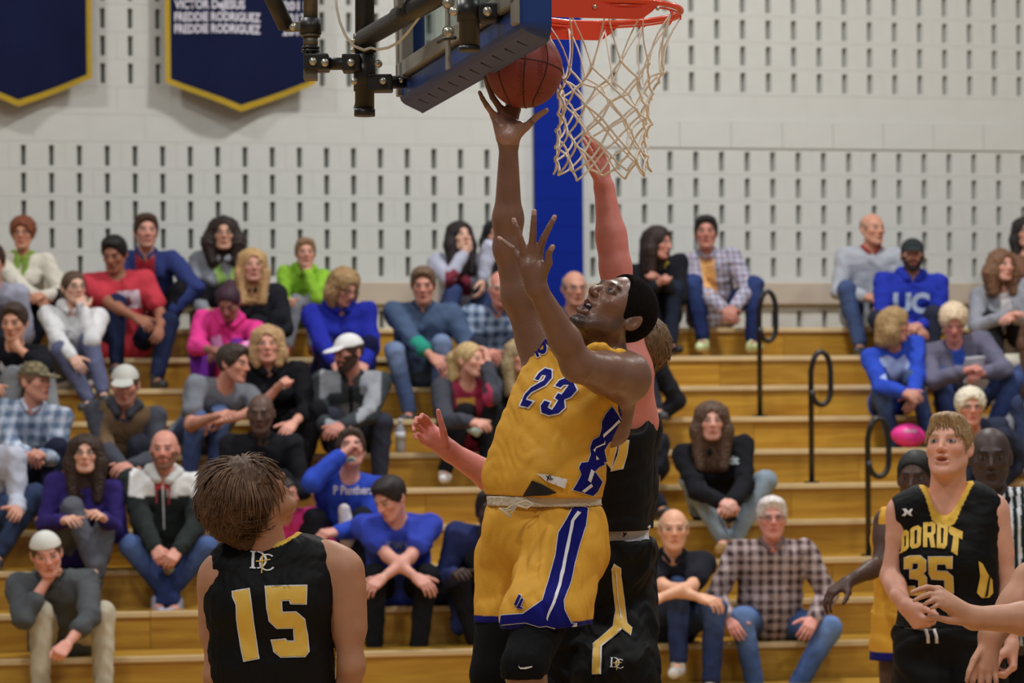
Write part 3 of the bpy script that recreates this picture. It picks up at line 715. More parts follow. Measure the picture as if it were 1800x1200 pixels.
def hand_local(curl=(25, 30, 20), spread=5, thumb=(0.55, 0.25, 0.8), tcurl=15, each=None, flat=1.0):
    """x along the fingers, y out of the palm, z to the thumb; wrist at the origin"""
    L = []; kx = (.088, .092, .088, .080); kz = (.030, .0095, -.011, -.029); R0 = (.0095, .0098, .0093, .0082)
    ln = ((.042, .025, .020), (.046, .029, .021), (.042, .027, .020), (.033, .020, .018)); wz = (.016, .006, -.006, -.016)
    L.append(('c', A(-.045, 0, 0), A(0.008, 0, 0), .0265, .0255, 0))
    for i in range(4): L.append(('c', A(.010, -.002, wz[i]), A(kx[i], -.004, kz[i]), .0165, .0115, .016))
    L.append(('c', A(.02, .006, -.018), A(.065, .006, -.026), .013, .011, .015)); L.append(('c', A(.03, .004, .0), A(.07, .004, .0), .014, .012, .012))
    for i in range(4):
        cu = each[i] if each else curl; a = 0.0; p = A(kx[i], -.004, kz[i]); sp = math.radians((1.5 - i) * spread); r = R0[i]
        for j in range(3):
            a += math.radians(cu[j]); d = A(math.cos(a) * math.cos(sp), math.sin(a), math.cos(a) * math.sin(sp)); q = p + d * ln[i][j]
            L.append(('c', p, q, r, r * .9, .007 if j == 0 else .002)); p = q; r *= .9
    t = nrm(A(*thumb)); p = A(.018, .006, .020); q = p + t * .046; L.append(('c', p, q, .0165, .0125, .018)); L.append(('c', A(.03, .0, .012), q, .012, .010, .02))
    ax = nrm(np.cross(t, A(1, .2, -.2))) ; 
    for ln_, r0, r1 in ((.034, .0115, .0105), (.027, .0105, .0085)):
        ca, sa = math.cos(math.radians(tcurl)), math.sin(math.radians(tcurl)); t = nrm(t * ca + np.cross(ax, t) * sa); p2 = q + t * ln_; L.append(('c', q, p2, r0, r1, .004)); q = p2
    return L
POSE = {'relax': dict(curl=(28, 32, 22), spread=4), 'flat': dict(curl=(8, 10, 6), spread=5), 'fist': dict(curl=(78, 85, 55), spread=0, thumb=(.75, .45, .5), tcurl=30),
        'grip': dict(curl=(48, 52, 30), spread=2, thumb=(.6, .6, .5), tcurl=25), 'open': dict(curl=(4, 8, 6), spread=11, thumb=(.5, .1, .9), tcurl=5)}
HAIRC = [('e', A(0, -.014, .034), I3, (.0755, .094, .086), 0)]
def hair_mesh(style):
    n = nrm(A(0, .80, -.60)); g = .009; cuts = []; pr = list(HAIRC); rip = (.0022, .018, 3, 4, A(0, 0.3, 1)); h = .0065
    front = (A(0, .082, .070), n)
    pA, pB = (A(0, .042, .0), nrm(A(0, 1, -.42))), (A(0, 0, -.030), A(0, .70, -.71)); fcx = ('-e', A(0, .104, -.012), I3, (.064, .062, .090), .008)
    if style == 'short': pr += [('e', A(0, .020, .088), I3, (.058, .058, .028), .02), fcx]; g = .011; cuts = [pA, pB, (A(0, 0, -.062), A(0, .25, -1))]; rip = (.0045, .022, 3, 4, A(0, .8, .3))
    elif style == 'buzz': pr += [fcx]; g = .004; cuts = [pA, pB, (A(0, 0, -.055), A(0, .25, -1))]; rip = None
    elif style == 'fringe':
        g = .006; cuts = [(A(0, .03, 0), A(0, 1, -.3)), pB, (A(0, 0, -.06), A(0, .2, -1)), (A(0, -.02, .055), A(0, .45, 1))]
    elif style == 'undercap': g = .006; cuts = [(A(0, .045, 0), A(0, 1, -.4)), pB, (A(0, 0, -.065), A(0, .2, -1)), (A(0, 0, .055), A(0, 0, 1))]
    elif style in ('long', 'curly', 'bob', 'longdark'):
        g = .014; dn = {'long': -.25, 'longdark': -.27, 'curly': -.19, 'bob': -.115}[style]; w = {'long': .082, 'longdark': .085, 'curly': .098, 'bob': .080}[style]; r = {'long': .026, 'longdark': .030, 'curly': .042, 'bob': .030}[style]
        for s in (-1, 1):
            pr += [('c', A(s * .060, -.010, .06), A(s * w, -.008, -.06), .030, r, .03), ('c', A(s * w, -.008, -.05), A(s * (w - .012), .018, dn), r, r * .42, .03), ('c', A(s * w * .8, -.03, -.05), A(s * w * .75, -.035, dn), r, r * .6, .04)]
        pr += [('c', A(0, -.06, .0), A(0, -.075, dn * .9), .070, .050, .04)]
        pr += [('-e', A(0, .105, -.030), I3, (.060, .085, .108), .012)]
        rip = (.0075, .026, 3, 4, A(.7, .6, 0)) if style != 'curly' else (.009, .045, 5, 4)
    elif style == 'curlyshort': g = .013; pr += [('e', A(0, -.01, .05), I3, (.082, .096, .078), .02), ('-e', A(0, .108, -.016), I3, (.060, .068, .090), .008)]; cuts = [(A(0, .066, 0), nrm(A(0, 1, -.35))), (A(0, 0, -.035), A(0, .62, -.78)), (A(0, 0, -.065), A(0, .2, -1))]; rip = (.008, .035, 5, 4)
    elif style == 'pony':
        g = .008; cuts = [pA, pB, (A(0, 0, -.3), A(0, .2, -1))]; pr += [fcx]; pr += [('c', A(0, -.095, .05), A(0, -.135, .02), .028, .032, .02), ('c', A(0, -.135, .02), A(0, -.12, -.10), .034, .038, .02), ('c', A(0, -.12, -.10), A(.03, -.09, -.24), .038, .022, .02)]
    elif style == 'bun': g = .008; pr += [fcx, ('c', A(0, -.11, .06), A(0, -.12, .07), .03, .03, .02)]; cuts = [pA, pB, (A(0, 0, -.065), A(0, .2, -1))]
    if style not in _T:
        _T[style] = isomesh(pr, h, g, cuts, rip)
    return _T[style]
def cap_mesh(kind):
    if kind in _T: return _T[kind]
    if kind == 'cap' or kind == 'capback':
        s = 1 if kind == 'cap' else -1
        lo, hi = A(-.13, -.20, -.06), A(.13, .20, .16); g = Grid(lo, hi, .006); g.apply([('e', A(0, -.012, .036), I3, (.086, .104, .094), 0)])
        g.cut(A(0, s * .06, .044), A(0, -s * .06, -1)); 
        g.apply([('e', A(0, s * .118, .040), (A(1, 0, 0), nrm(A(0, 1, -.22 * s)), nrm(A(0, .22 * s, 1))), (.070, .068, .0075), .012)])
    else:
        g = Grid(A(-.13, -.15, -.06), A(.13, .15, .16), .006); g.apply([('e', A(0, -.014, .036), I3, (.084, .102, .096), 0)]); g.cut(A(0, .03, .028), A(0, .45, -1)); g.ripple(.002, .03, 2)
    _T[kind] = g.extract(); return _T[kind]

def seg_d(V, a, b):
    d = b - a; t = np.clip(((V - a) @ d) / (d @ d + 1e-9), 0, 1); return np.linalg.norm(V - a - t[:, None] * d, axis=1), t
def ik(S, W, l1, l2, pole):
    d = W - S; L = np.linalg.norm(d)
    if L > (l1 + l2) * .995: W = S + d / L * (l1 + l2) * .995; L = (l1 + l2) * .995
    dn = nrm(W - S); a = (l1 * l1 - l2 * l2 + L * L) / (2 * L); hgt = math.sqrt(max(l1 * l1 - a * a, 1e-6)); p = pole - dn * np.dot(pole, dn)
    return S + dn * a + nrm(p) * hgt, W
def skel_prims(J, fat=1.0, belly=0.0, fem=False, hand_h=True):
    """J: joints in gym coordinates. Returns prim groups of the whole body."""
    s = J['s']; H, N = J['H'], J['N']; R, Fw, T = J['R'], J['F'], J['T']; L = np.linalg.norm(N - H); G = {}
    w = (.072 if fem else .078) * s; rr = (.092 if fem else .102) * s * fat
    to = [('c', H - T * .0 + R * w * .9, H - T * .0 - R * w * .9, rr * 1.06, rr * 1.06, 0)]
    for q in (-1, 1):
        to += [('c', H + R * q * w * .85, H + T * L * .42 + R * q * w * .78, rr * 1.02, rr * .90, .05 * s), ('c', H + T * L * .42 + R * q * w * .78, H + T * L * .76 + R * q * w * 1.05, rr * .90, rr * .93, .05 * s)]
        sh = J['S'][0 if q < 0 else 1]
    for i in (0, 1): to += [('c', N - T * .055 * s, J['S'][i] + T * .005 * s, .052 * s, .047 * s * fat, .05 * s)]
    if fem:
        for q in (-1, 1): to += [('e', H + T * L * .68 + R * q * .072 * s + Fw * .085 * s, I3, (.055 * s,) * 3, .05 * s)]
    if belly: to += [('e', H + T * L * .25 + Fw * .05 * s, (R, Fw, T), (.13 * s + belly * .5, .10 * s + belly, .16 * s), .06)]
    G['torso'] = to
    G['neck'] = [('c', N - T * .05 * s, J['HC'] - J['hU'] * .055 * s - J['hF'] * .022 * s, .062 * s * (0.85 if fem else 1.0), .050 * s * (0.88 if fem else 1.0), .03 * s)]
    for i in (0, 1):
        S, E, W = J['S'][i], J['E'][i], J['W'][i]
        G['arm%d' % i] = [('c', S, S + (E - S) * .35, .053 * s * fat ** .5, .047 * s * fat ** .5, .04 * s), ('c', S + (E - S) * .3, E, .046 * s * fat ** .5, .038 * s, .03 * s),
                          ('c', E, E + (W - E) * .35, .038 * s, .039 * s, .02 * s), ('c', E + (W - E) * .3, W, .038 * s, .0255 * s, .02 * s)]
    for i in (0, 1):
        if J.get('hip') is None: break
        hp, K, An = J['hip'][i], J['K'][i], J['A'][i]
        G['leg%d' % i] = [('c', hp, K, .086 * s * fat ** .6, .060 * s, .03 * s), ('c', K, K + (An - K) * .4, .058 * s, .055 * s, .02 * s), ('c', K + (An - K) * .35, An, .055 * s, .037 * s, .02 * s)]
        td = J['toe'][i]
        G['foot%d' % i] = [('c', An - A(0, 0, .03) * s, An - A(0, 0, .045) * s + td * .13 * s, .036 * s, .027 * s, .02 * s)]
    return G
def part(name, VQ, material, parent, cols):
    V, Q = VQ
    if len(Q) == 0: return None
    return link(name, mesh_np(name, V, Q, cols), material, parent)
def merge(list_):
    Vs, Qs, Cs = [], [], []; n = 0
    for V, Q, c in list_:
        if len(Q) == 0: continue
        Vs.append(V); Qs.append(Q + n); Cs.append(np.broadcast_to(c, (len(V), 3))); n += len(V)
    return np.concatenate(Vs), np.concatenate(Qs), np.concatenate(Cs)
def place(VQ, o, R, s, flip=False):
    V, Q = VQ; V2 = o + s * (V @ np.array(R)); return V2, (Q[:, ::-1] if flip else Q)
def bvh_of(VQ): return BVHTree.FromPolygons([tuple(v) for v in VQ[0].tolist()], VQ[1].tolist())
CAMP = A(0, 0, HC)
def decal(name, polys, bvh, material, parent, lift=0.003, step=6.0, edges=None):
    """flat print: 2D outline(s) given in photograph pixels, laid on the cloth surface they fall on and following its folds"""
    pts, ed = [], []
    for poly in polys:
        n0 = len(pts); m = len(poly)
        k = 0; loop = []
        for i in range(m):
            a, b_ = A(*poly[i]), A(*poly[(i + 1) % m]); n_ = max(1, int(np.linalg.norm(b_ - a) / step))
            for j in range(n_): loop.append(a + (b_ - a) * j / n_)
        pts += loop; ed += [(n0 + i, n0 + (i + 1) % len(loop)) for i in range(len(loop))]
    arr = np.array(pts); lo, hi = arr.min(0), arr.max(0)
    xs = np.arange(lo[0] + step / 2, hi[0], step); ys = np.arange(lo[1] + step / 2, hi[1], step)
    def inside(p):
        c = False
        for poly in polys:
            j = len(poly) - 1
            for i in range(len(poly)):
                (xi, yi), (xj, yj) = poly[i], poly[j]
                if (yi > p[1]) != (yj > p[1]) and p[0] < (xj - xi) * (p[1] - yi) / (yj - yi + 1e-12) + xi: c = not c
                j = i
        return c
    for x in xs:
        for y in ys:
            if inside((x, y)) and np.min(np.abs(arr - A(x, y)).max(1)) > step * .35: pts.append(A(x, y))
    r = mgeo.delaunay_2d_cdt([Vector((float(p[0]), float(p[1]))) for p in pts], ed, [], 0, 1e-4)
    vc, tri = r[0], r[2]; V = []; ok = []; last = None
    for v in vc:
        d = nrm(P(v[0], v[1], 1.0) - CAMP); hit = bvh.ray_cast(Vector(CAMP), Vector(d))
        if hit[0] is None: V.append((0, 0, 0)); ok.append(False)
        else:
            n = A(*hit[1]); n = -n if np.dot(n, d) > 0 else n; V.append(tuple(A(*hit[0]) + n * lift * 0.5 - d * lift * .5)); ok.append(True)
    T = []
    for t in tri:
        if not all(ok[i] for i in t): continue
        c = (vc[t[0]] + vc[t[1]] + vc[t[2]]) / 3
        if inside((c[0], c[1])):
            q = [A(*V[i]) for i in t]
            if max(np.linalg.norm(q[0] - q[1]), np.linalg.norm(q[1] - q[2])) > 0.08: continue
            nn = np.cross(q[1] - q[0], q[2] - q[0]); T.append(t if np.dot(nn, q[0] - CAMP) < 0 else t[::-1])
    if not T: return None
    me = bpy.data.meshes.new(name); me.from_pydata(V, [], [tuple(t) for t in T]); me.validate(); me.polygons.foreach_set('use_smooth', np.full(len(me.polygons), True))
    bm_used = set(i for t in T for i in t)
    import bmesh
    bm = bmesh.new(); bm.from_mesh(me); bmesh.ops.delete(bm, geom=[v for v in bm.verts if not v.link_faces], context='VERTS'); bm.to_mesh(me); bm.free()
    return link(name, me, material, parent)
def glyph_polys(s, x, y, w, h, bold=0.0, rot=0.0, shear=0.0, arch=0.0):
    """outlines of built-in letters as pixel polygons; (x, y) = lower left corner, rot in degrees"""
    me = text_mesh(s, 1.0, bold); V = np.array([v.co[:2] for v in me.vertices]); x0, x1 = V[:, 0].min(), V[:, 0].max(); y1 = V[:, 1].max()
    cnt = {}
    for p in me.polygons:
        for e in p.edge_keys: cnt[e] = cnt.get(e, 0) + 1
    nb = {}
    for e, c in cnt.items():
        if c == 1: nb.setdefault(e[0], []).append(e[1]); nb.setdefault(e[1], []).append(e[0])
    seen = set(); out = []; ca, sa = math.cos(math.radians(rot)), math.sin(math.radians(rot))
    for st in nb:
        if st in seen: continue
        loop = [st]; seen.add(st); cur = st
        while True:
            nx = [q for q in nb[cur] if q not in seen]
            if not nx: break
            cur = nx[0]; seen.add(cur); loop.append(cur)
        if len(loop) < 3: continue
        P2 = []
        for i in loop:
            a = (V[i, 0] - x0) / (x1 - x0) * w; b_ = V[i, 1] / y1 * h; a += shear * b_; b_ += arch * (1 - (2 * a / w - 1) ** 2)
            P2.append((x + a * ca + b_ * sa, y + a * sa - b_ * ca))
        out.append(P2)
    bpy.data.meshes.remove(me); return out

_seed = [0]
def person(label, h, k=None, x=None, sc=1.0, yaw=0, hy=0, hp=0, hr=0, fem=False, fat=1.0, belly=0.0, skin=(196, 140, 118), hair='short', hc=(60, 42, 30),
           top=(90, 90, 95), topf=None, sleeve='long', pants=(40, 44, 60), pantsf=None, shoe=(60, 60, 64), w0=None, w1=None, e0=None, e1=None, a0=None, a1=None, k0=None, k1=None,
           p0='relax', p1='relax', cap=None, capc=(200, 200, 198), capf=None, glasses=False, beard=0.0, beardc=None, hood=False, joints=None, hb=.0135, hcloth=.0125, group=None, legs=True, lipc=None, collar=None, vneck=False,
           pn0=None, pn1=None, hx=None, sw=.185, T0=.665, tuck=False, dh=0.0, hooded=None, scarf=None, nohead=False):
    _seed[0] += 1; sd = _seed[0]; s = sc
    x = h[0] if x is None else x
    v = vk(k) + .20; u = u_at(x, v)
    for _ in range(4):
        Hh = Gp(u, v, hk(k) + .10 * s + dh); q = PX(Hh)[0]; u += (x - q) / (F / Hh[1]) / CP
    H = Gp(u, v, hk(k) + .10 * s + dh); Tn = T0 * s; Yh = H[1]
    for _ in range(6):
        Hc = P(h[0], h[1], Yh); dd = Hc - H; fl = Tn ** 2 - dd[0] ** 2 - dd[2] ** 2
        ln_ = math.sqrt(fl) if fl > .0 else 0.0; ln_ = min(max(ln_, .02), .42); Yh = H[1] - ln_
    ya = math.radians(yaw) - 0.0; Fb = A(math.sin(ya), -math.cos(ya), 0)
    a_, b_, c_ = math.radians(hy), math.radians(hp), math.radians(hr)
    hF = A(math.sin(a_) * math.cos(b_), -math.cos(a_) * math.cos(b_), math.sin(b_)); hR = nrm(np.cross(hF, A(0, 0, 1))); hU = np.cross(hR, hF)
    hR, hU = hR * math.cos(c_) + hU * math.sin(c_), hU * math.cos(c_) - hR * math.sin(c_)
    td = nrm(Hc - H); N = Hc - nrm(td * .6 + hU * .4) * .152 * s - hF * .012 * s
    T = nrm(N - H); Fw = nrm(Fb - T * np.dot(Fb, T)); R = np.cross(Fw, T); L = np.linalg.norm(N - H)
    sgn = 1 if R[0] < 0 else -1                       # is person's right on the image left?
    S = [N - T * .055 * s + R * sgn * sw * s * (fat ** .35), N - T * .055 * s - R * sgn * sw * s * (fat ** .35)]
    E, W = [None, None], [None, None]; out = [R * sgn, -R * sgn]; l1, l2 = .285 * s, .250 * s
    for i, (wp, ep) in enumerate(((w0, e0), (w1, e1))):
        if wp is None: Wt = H + Fw * .36 * s + out[i] * .10 * s + A(0, 0, .13 * s)
        else: Wt = P(wp[0], wp[1], S[i][1] + (wp[2] if len(wp) > 2 else -.27))
        pole = out[i] * .55 + A(0, 0, -1) + A(0, .25, 0)
        if ep is not None: Em = P(ep[0], ep[1], S[i][1] + (ep[2] if len(ep) > 2 else -.08)); pole = Em - (S[i] + Wt) / 2
        E[i], W[i] = ik(S[i], Wt, l1, l2, pole)
    hip, K, An, toe = [], [], [], []
    for i, (ap, kp) in enumerate(((a0, k0), (a1, k1))):
        hpj = H + out[i] * .085 * s; hip.append(hpj)
        if ap is None:
            vv = vk(k) - .20; uu = u + float(np.dot(out[i], EU)) * .12 * s + float(np.dot(Fb, EU)) * .35; At = Gp(uu, vv, hk(k - 1) + .085)
        else: At = P(ap[0], ap[1], Gp(u, vk(k) - .22, 0)[1] + (ap[2] if len(ap) > 2 else 0))
        pole = Fb * .6 + A(0, 0, 1) + out[i] * .15
        if kp is not None: Km = P(kp[0], kp[1], H[1] - .38 * s); pole = Km - (hpj + At) / 2
        a, b2 = ik(hpj, At, .425 * s, .43 * s, pole); K.append(a); An.append(b2); toe.append(nrm(Fb + out[i] * .25))
    J = dict(s=s, H=H, N=N, HC=Hc, hU=hU, hF=hF, R=R, F=Fw, T=T, S=S if sgn == 1 else S, E=E, W=W, hip=hip, K=K, A=An, toe=toe, L=L)
    root = empty('person', Gp(u, v, hk(k)), label, 'person', group)
    G = skel_prims(J, fat, belly, fem)
    skc = C(*skin); hcc = C(*hc)
    vary = 1 + 0.0
    # ---- body: one surface, head and hands grown on
    allp = G['torso'] + G['neck'] + G['arm0'] + G['arm1'] + (G['leg0'] + G['leg1'] + G['foot0'] + G['foot1'] if legs else [])
    bodyVQ = isomesh(allp, hb)
    Hd = template('headf' if fem else 'headm', head_local(fem), .0058); fc = face_cols(Hd[0], skc, hcc, None, 0, 1)
    bc = hcc if beardc is None else C(*beardc)
    fc = face_cols(Hd[0], skc, hcc, lipc, 0, 1) if not beard else face_cols(Hd[0], skc, bc, lipc, beard, 1)
    hs = s * (1.04 if s > .85 else 1.12)
    pieces = [(*bodyVQ, skc), (*place(Hd, Hc, (hR, hF, hU), hs), fc)]
    for i, (ps, pn) in enumerate(((p0, pn0), (p1, pn1))):
        X = nrm(W[i] - E[i]); Yp = A(*pn) if pn is not None else (A(0, 0, -1) * .8 - out[i] * .5); Yp = nrm(Yp - X * np.dot(Yp, X))
        right = (i == 0) == (sgn == 1); Z = np.cross(X, Yp) * (1 if right else -1)
        VQ = template('hand_' + ps, hand_local(**POSE[ps]), .0058); pieces.append((*place(VQ, W[i], (X, Yp, Z), s * .98, flip=not right), skc))
    V, Q, Cc = merge(pieces); part('body', (V, Q), M_skin, root, Cc)
    def loc(V): d = V - H; return d @ R * sgn * -1 / s, d @ Fw / s, d @ T / L          # image-right, forward, up (0 hip .. 1 neck)
    # ---- top
    gr = .013 * s
    st = G['torso'] + []
    for i in (0, 1):
        Sx, Ex, Wx = S[i], E[i], W[i]
        if sleeve == 'long': st += [('c', Sx, Ex, .056 * s * fat ** .5, .046 * s, .03 * s), ('c', Ex, Ex + (Wx - Ex) * .93, .046 * s, .034 * s, .02 * s)]
        elif sleeve == 'push': st += [('c', Sx, Ex, .056 * s * fat ** .5, .046 * s, .03 * s), ('c', Ex, Ex + (Wx - Ex) * .45, .046 * s, .042 * s, .02 * s)]
        elif sleeve == 'short': st += [('c', Sx, Sx + (Ex - Sx) * .62, .057 * s * fat ** .5, .056 * s * fat ** .3, .03 * s)]
        elif sleeve == 'vest': st += [('c', Sx, Sx + (Ex - Sx) * .12, .05 * s, .05 * s, .03 * s)]
    lo, hi = bounds(st, .03); g = Grid(lo, hi, hcloth); g.apply(st, gr); g.ripple(.0095 * s, .14 * s, sd); g.apply([('-c', N - T * .015 * s + Fw * .015, N + T * .25 * s + Fw * .02, .056 * s, .075 * s, .012)])
    g.cut(H - T * .085 * s, -T); VQ = g.extract(); shirtVQ = VQ
    a, f, t = loc(VQ[0])
    d0, t0 = np.minimum(*[np.minimum(seg_d(VQ[0], S[i], E[i])[0], seg_d(VQ[0], E[i], W[i])[0]) for i in (0, 1)]), 0
    fd = np.minimum(*[seg_d(VQ[0], E[i] + (W[i] - E[i]) * .05, W[i])[0] for i in (0, 1)]); arm = ((d0 < .078 * s) & (np.abs(a) > .125)) | (fd < .060 * s)
    cols = np.tile(C(*top), (len(a), 1)) if topf is None else topf(a, f, t, arm, VQ[0])
    shirt = part('top', VQ, M_cloth, root, cols)
    # ---- trousers
    if legs:
        pt = [G['torso'][0]] + G['torso'][1:2] + G['leg0'] + G['leg1']
        pt = [('c', H + R * .07 * s, H - R * .07 * s, .108 * s * fat, .108 * s * fat, 0)] + [('c', hip[i], K[i], .093 * s * fat ** .5, .070 * s, .03 * s) for i in (0, 1)] + [('c', K[i], An[i] + (K[i] - An[i]) * .06, .068 * s, .052 * s, .02 * s) for i in (0, 1)]
        lo, hi = bounds(pt, .02); g = Grid(lo, hi, hcloth); g.apply(pt); g.ripple(.006 * s, .12 * s, sd + 50); VQ = g.extract()
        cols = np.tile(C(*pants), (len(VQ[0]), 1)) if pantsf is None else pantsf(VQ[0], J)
        part('trousers', VQ, M_denim, root, cols)
        for i in (0, 1):
            td_ = toe[i]; base = An[i] - A(0, 0, .048) * s; sp = [('c', base - td_ * .025 * s, base + td_ * .15 * s, .040 * s, .033 * s, 0), ('c', An[i] - A(0, 0, .03) * s, An[i] + A(0, 0, .015) * s, .042 * s, .043 * s, .02 * s)]
            lo, hi = bounds(sp); g = Grid(lo, hi, .009); g.apply(sp); g.cut(base - A(0, 0, .036) * s, A(0, 0, -1)); VQ = g.extract()
            cc = np.tile(C(*shoe), (len(VQ[0]), 1)); sole = VQ[0][:, 2] < base[2] - .018 * s; cc[sole] = np.minimum(cc[sole] * 1.0 + .25, .85); part('shoe', VQ, M_shoe, root, cc)
    if hood or hooded is not None:
        pr = []; q = [N + T * .005 + Fw * .075 * s + R * .035 * s, N + T * .03 * s + R * .085 * s, N + T * .035 * s - Fw * .085 * s, N + T * .03 * s - R * .085 * s, N + T * .005 + Fw * .075 * s - R * .035 * s]
        for i in range(4): pr.append(('c', q[i], q[i + 1], .026 * s if i in (0, 3) else .036 * s, .036 * s if i in (0, 1) else .026 * s, .02))
        VQ = isomesh(pr, .010, 0, (), (.004, .06, sd)); part('hood', VQ, M_cloth, root, C(*(hooded or top)))
    if collar is not None:
        pr = []; q = [N + T * .010 * s + Fw * .080 * s + R * .02 * s, N + T * .028 * s + R * .070 * s, N + T * .045 * s - Fw * .062 * s, N + T * .028 * s - R * .070 * s, N + T * .010 * s + Fw * .080 * s - R * .02 * s]
        for i in range(4): pr.append(('c', q[i], q[i + 1], .013 * s, .013 * s, .01))
        VQ = isomesh(pr, .008); part('collar', VQ, M_cloth, root, C(*collar))
    if hair:
        Hm = hair_mesh(hair); part('hair', place(Hm, Hc, (hR, hF, hU), hs), M_hair, root, hcc)
    if cap:
        Cm = cap_mesh(cap); cc = np.tile(C(*capc), (len(Cm[0]), 1))
        if capf: cc = capf(Cm[0])
        part('cap', place(Cm, Hc, (hR, hF, hU), hs), M_cloth, root, cc)
    if glasses:
        b = MB()
        def hl(*p): return Hc + hs * (p[0] * hR + p[1] * hF + p[2] * hU)
        for q in (-1, 1):
            b.tube([hl(q * (.0335 + .0215 * math.cos(t)), .098 - .012 * abs(math.cos(t)) * (q * math.cos(t) > 0) * 1.0, .008 + .016 * math.sin(t)) for t in np.linspace(0, 2 * math.pi, 17)[:-1]], .0016, 5, closed=True)
            b.tube([hl(q * .055, .088, .012), hl(q * .080, .02, .012), hl(q * .082, -.02, .004)], .0016, 5)
        b.tube([hl(-.012, .099, .012), hl(.012, .099, .012)], .0016, 5); b.build('glasses', M_dark, root, smooth=True)
    if scarf is not None:
        pr = []
        for q in (-1, 1): pr.append(('c', N + Fw * .07 * s + R * q * .03 * s, H + T * L * .35 + Fw * .13 * s + R * q * .035 * s, .024, .030, .01))
        pr.append(('c', N + R * .07 * s, N - R * .07 * s, .03, .03, .02)); part('scarf', isomesh(pr, .010, 0, (), (.004, .05, sd)), M_cloth, root, C(*scarf))
    return dict(root=root, J=J, shirt=shirtVQ, s=s, loc=loc, H=H, N=N, HC=Hc, R=(hR, hF, hU), hs=hs)
# colour layouts of tops (a: across, f: forward, t: up the torso)
def plaid(c1, c2, c3=None, w=.045):
    def fn(a, f, t, arm, V):
        p = (np.sin(2 * math.pi * (a) / w) > 0).astype(float) + (np.sin(2 * math.pi * V[:, 2] / w) > 0).astype(float)
        p = p / 2; c = C(*c1)[None] * (1 - p[:, None]) + C(*c2)[None] * p[:, None]
        if c3 is not None: m = (np.abs(np.sin(math.pi * a / w)) < .22) ; c[m] = c[m] * .5 + C(*c3) * .5
        return c
    return fn
def blocks_(base, *rules):
    def fn(a, f, t, arm, V):
        c = np.tile(C(*base), (len(a), 1))
        for cond, col in rules: c[cond(a, f, t, arm)] = C(*col)
        return c
    return fn
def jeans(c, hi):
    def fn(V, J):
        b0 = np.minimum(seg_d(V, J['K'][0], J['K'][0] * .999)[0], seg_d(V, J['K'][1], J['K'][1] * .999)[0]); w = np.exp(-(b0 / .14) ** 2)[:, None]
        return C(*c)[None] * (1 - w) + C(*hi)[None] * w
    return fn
def prt(pr, name, polys, col, step=5.0, lift=.004):
    if 'bvh' not in pr: pr['bvh'] = bvh_of(pr['shirt'])
    m = mat('print_%d_%d_%d' % col, tuple(C(*col)), 0.7); return decal(name, polys, pr['bvh'], m, pr['root'], lift, step)
# ================================================================ the spectators, row by row
LT = (205, 150, 128); PK = (208, 140, 120); TAN = (180, 122, 92); BRN = (120, 82, 62); DK = (62, 44, 38)
CR = 'spectators on the wooden bleachers'
# ---- left block, top row
person('older woman with curly auburn hair, cream cardigan and lime scarf, top row far left', (40, 412), 9, sc=.93, fem=True, hair='curlyshort', hc=(120, 62, 34), top=(205, 200, 186), scarf=(128, 158, 60), pants=(22, 24, 34), w0=(62, 522), w1=(78, 520), e0=(0, 500), e1=(98, 505), k0=(50, 522), k1=(98, 528), skin=(190, 130, 100), glasses=True, group=CR, shoe=(30, 30, 34))
person('person in lavender grey shirt cut by the left edge behind the boy in black', (-14, 462), 8, x=-12, top=(150, 152, 172), pants=(40, 44, 60), group=CR)
person('man in navy jacket over red shirt, top row behind the man in the red T-shirt', (257, 408), 9, x=262, hy=15, hair='short', hc=(62, 42, 30), beard=.25, skin=(198, 140, 122), hood=False, top=(48, 56, 106),
       topf=blocks_((44, 56, 112), (lambda a, f, t, arm: (np.abs(a) < .07) & (f > 0) & ~arm, (158, 32, 48))), pants=(24, 24, 30), w0=(235, 545), w1=(300, 548, -.15), e0=(222, 490), e1=(318, 500), k0=(240, 560), k1=(300, 560), group=CR, collar=(50, 60, 110))
q = person('woman with long dark wavy hair in a grey hoodie with a lime print, top row', (393, 412), 9, x=395, sc=.98, fem=True, hair='curly', hc=(42, 30, 26), skin=(196, 146, 120), glasses=True, hy=8, top=(132, 136, 144), pants=(26, 24, 30), hood=True, w0=(360, 545), w1=(440, 545), e0=(345, 505), e1=(455, 505), group=CR)
prt(q, 'print', [[(372, 462), (385, 462), (402, 492), (410, 462), (428, 468), (410, 500), (385, 502)]], (140, 178, 84))
q = person('boy in a lime green hoodie resting his chin on his fist', (537, 446), 9, x=532, sc=.80, hy=10, hair='short', hc=(130, 100, 70), skin=(198, 140, 118), top=(132, 180, 40), pants=(118, 120, 130), hood=True, w1=(541, 478, -.13), e1=(552, 528, -.2), w0=(506, 530), e0=(500, 515), p1='fist', pn1=(0, .8, .4), k0=(520, 535), k1=(548, 520), group=CR, shoe=(120, 40, 40))
person('young woman with long dark hair in grey sleeves, chin on her hand, top row', (809, 418), 9, x=805, sc=.93, fem=True, hy=28, hp=8, hair='longdark', hc=(34, 26, 26), skin=(205, 158, 135), top=(164, 166, 186),
       topf=blocks_((166, 168, 188), (lambda a, f, t, arm: (np.abs(a) < .1) & (t > .45) & ~arm, (118, 42, 58))), pants=(52, 66, 110), w0=(816, 446, -.13), e0=(800, 480, -.22), pn0=(0, .5, .6), w1=(850, 492), e1=(850, 470), k0=(795, 520), k1=(865, 520), group=CR)
person('dark-haired person in black half hidden behind the raised arm, top row', (872, 415), 9, x=878, sc=.9, fem=True, hair='longdark', hc=(20, 18, 22), top=(26, 26, 32), pants=(40, 46, 70), group=CR)
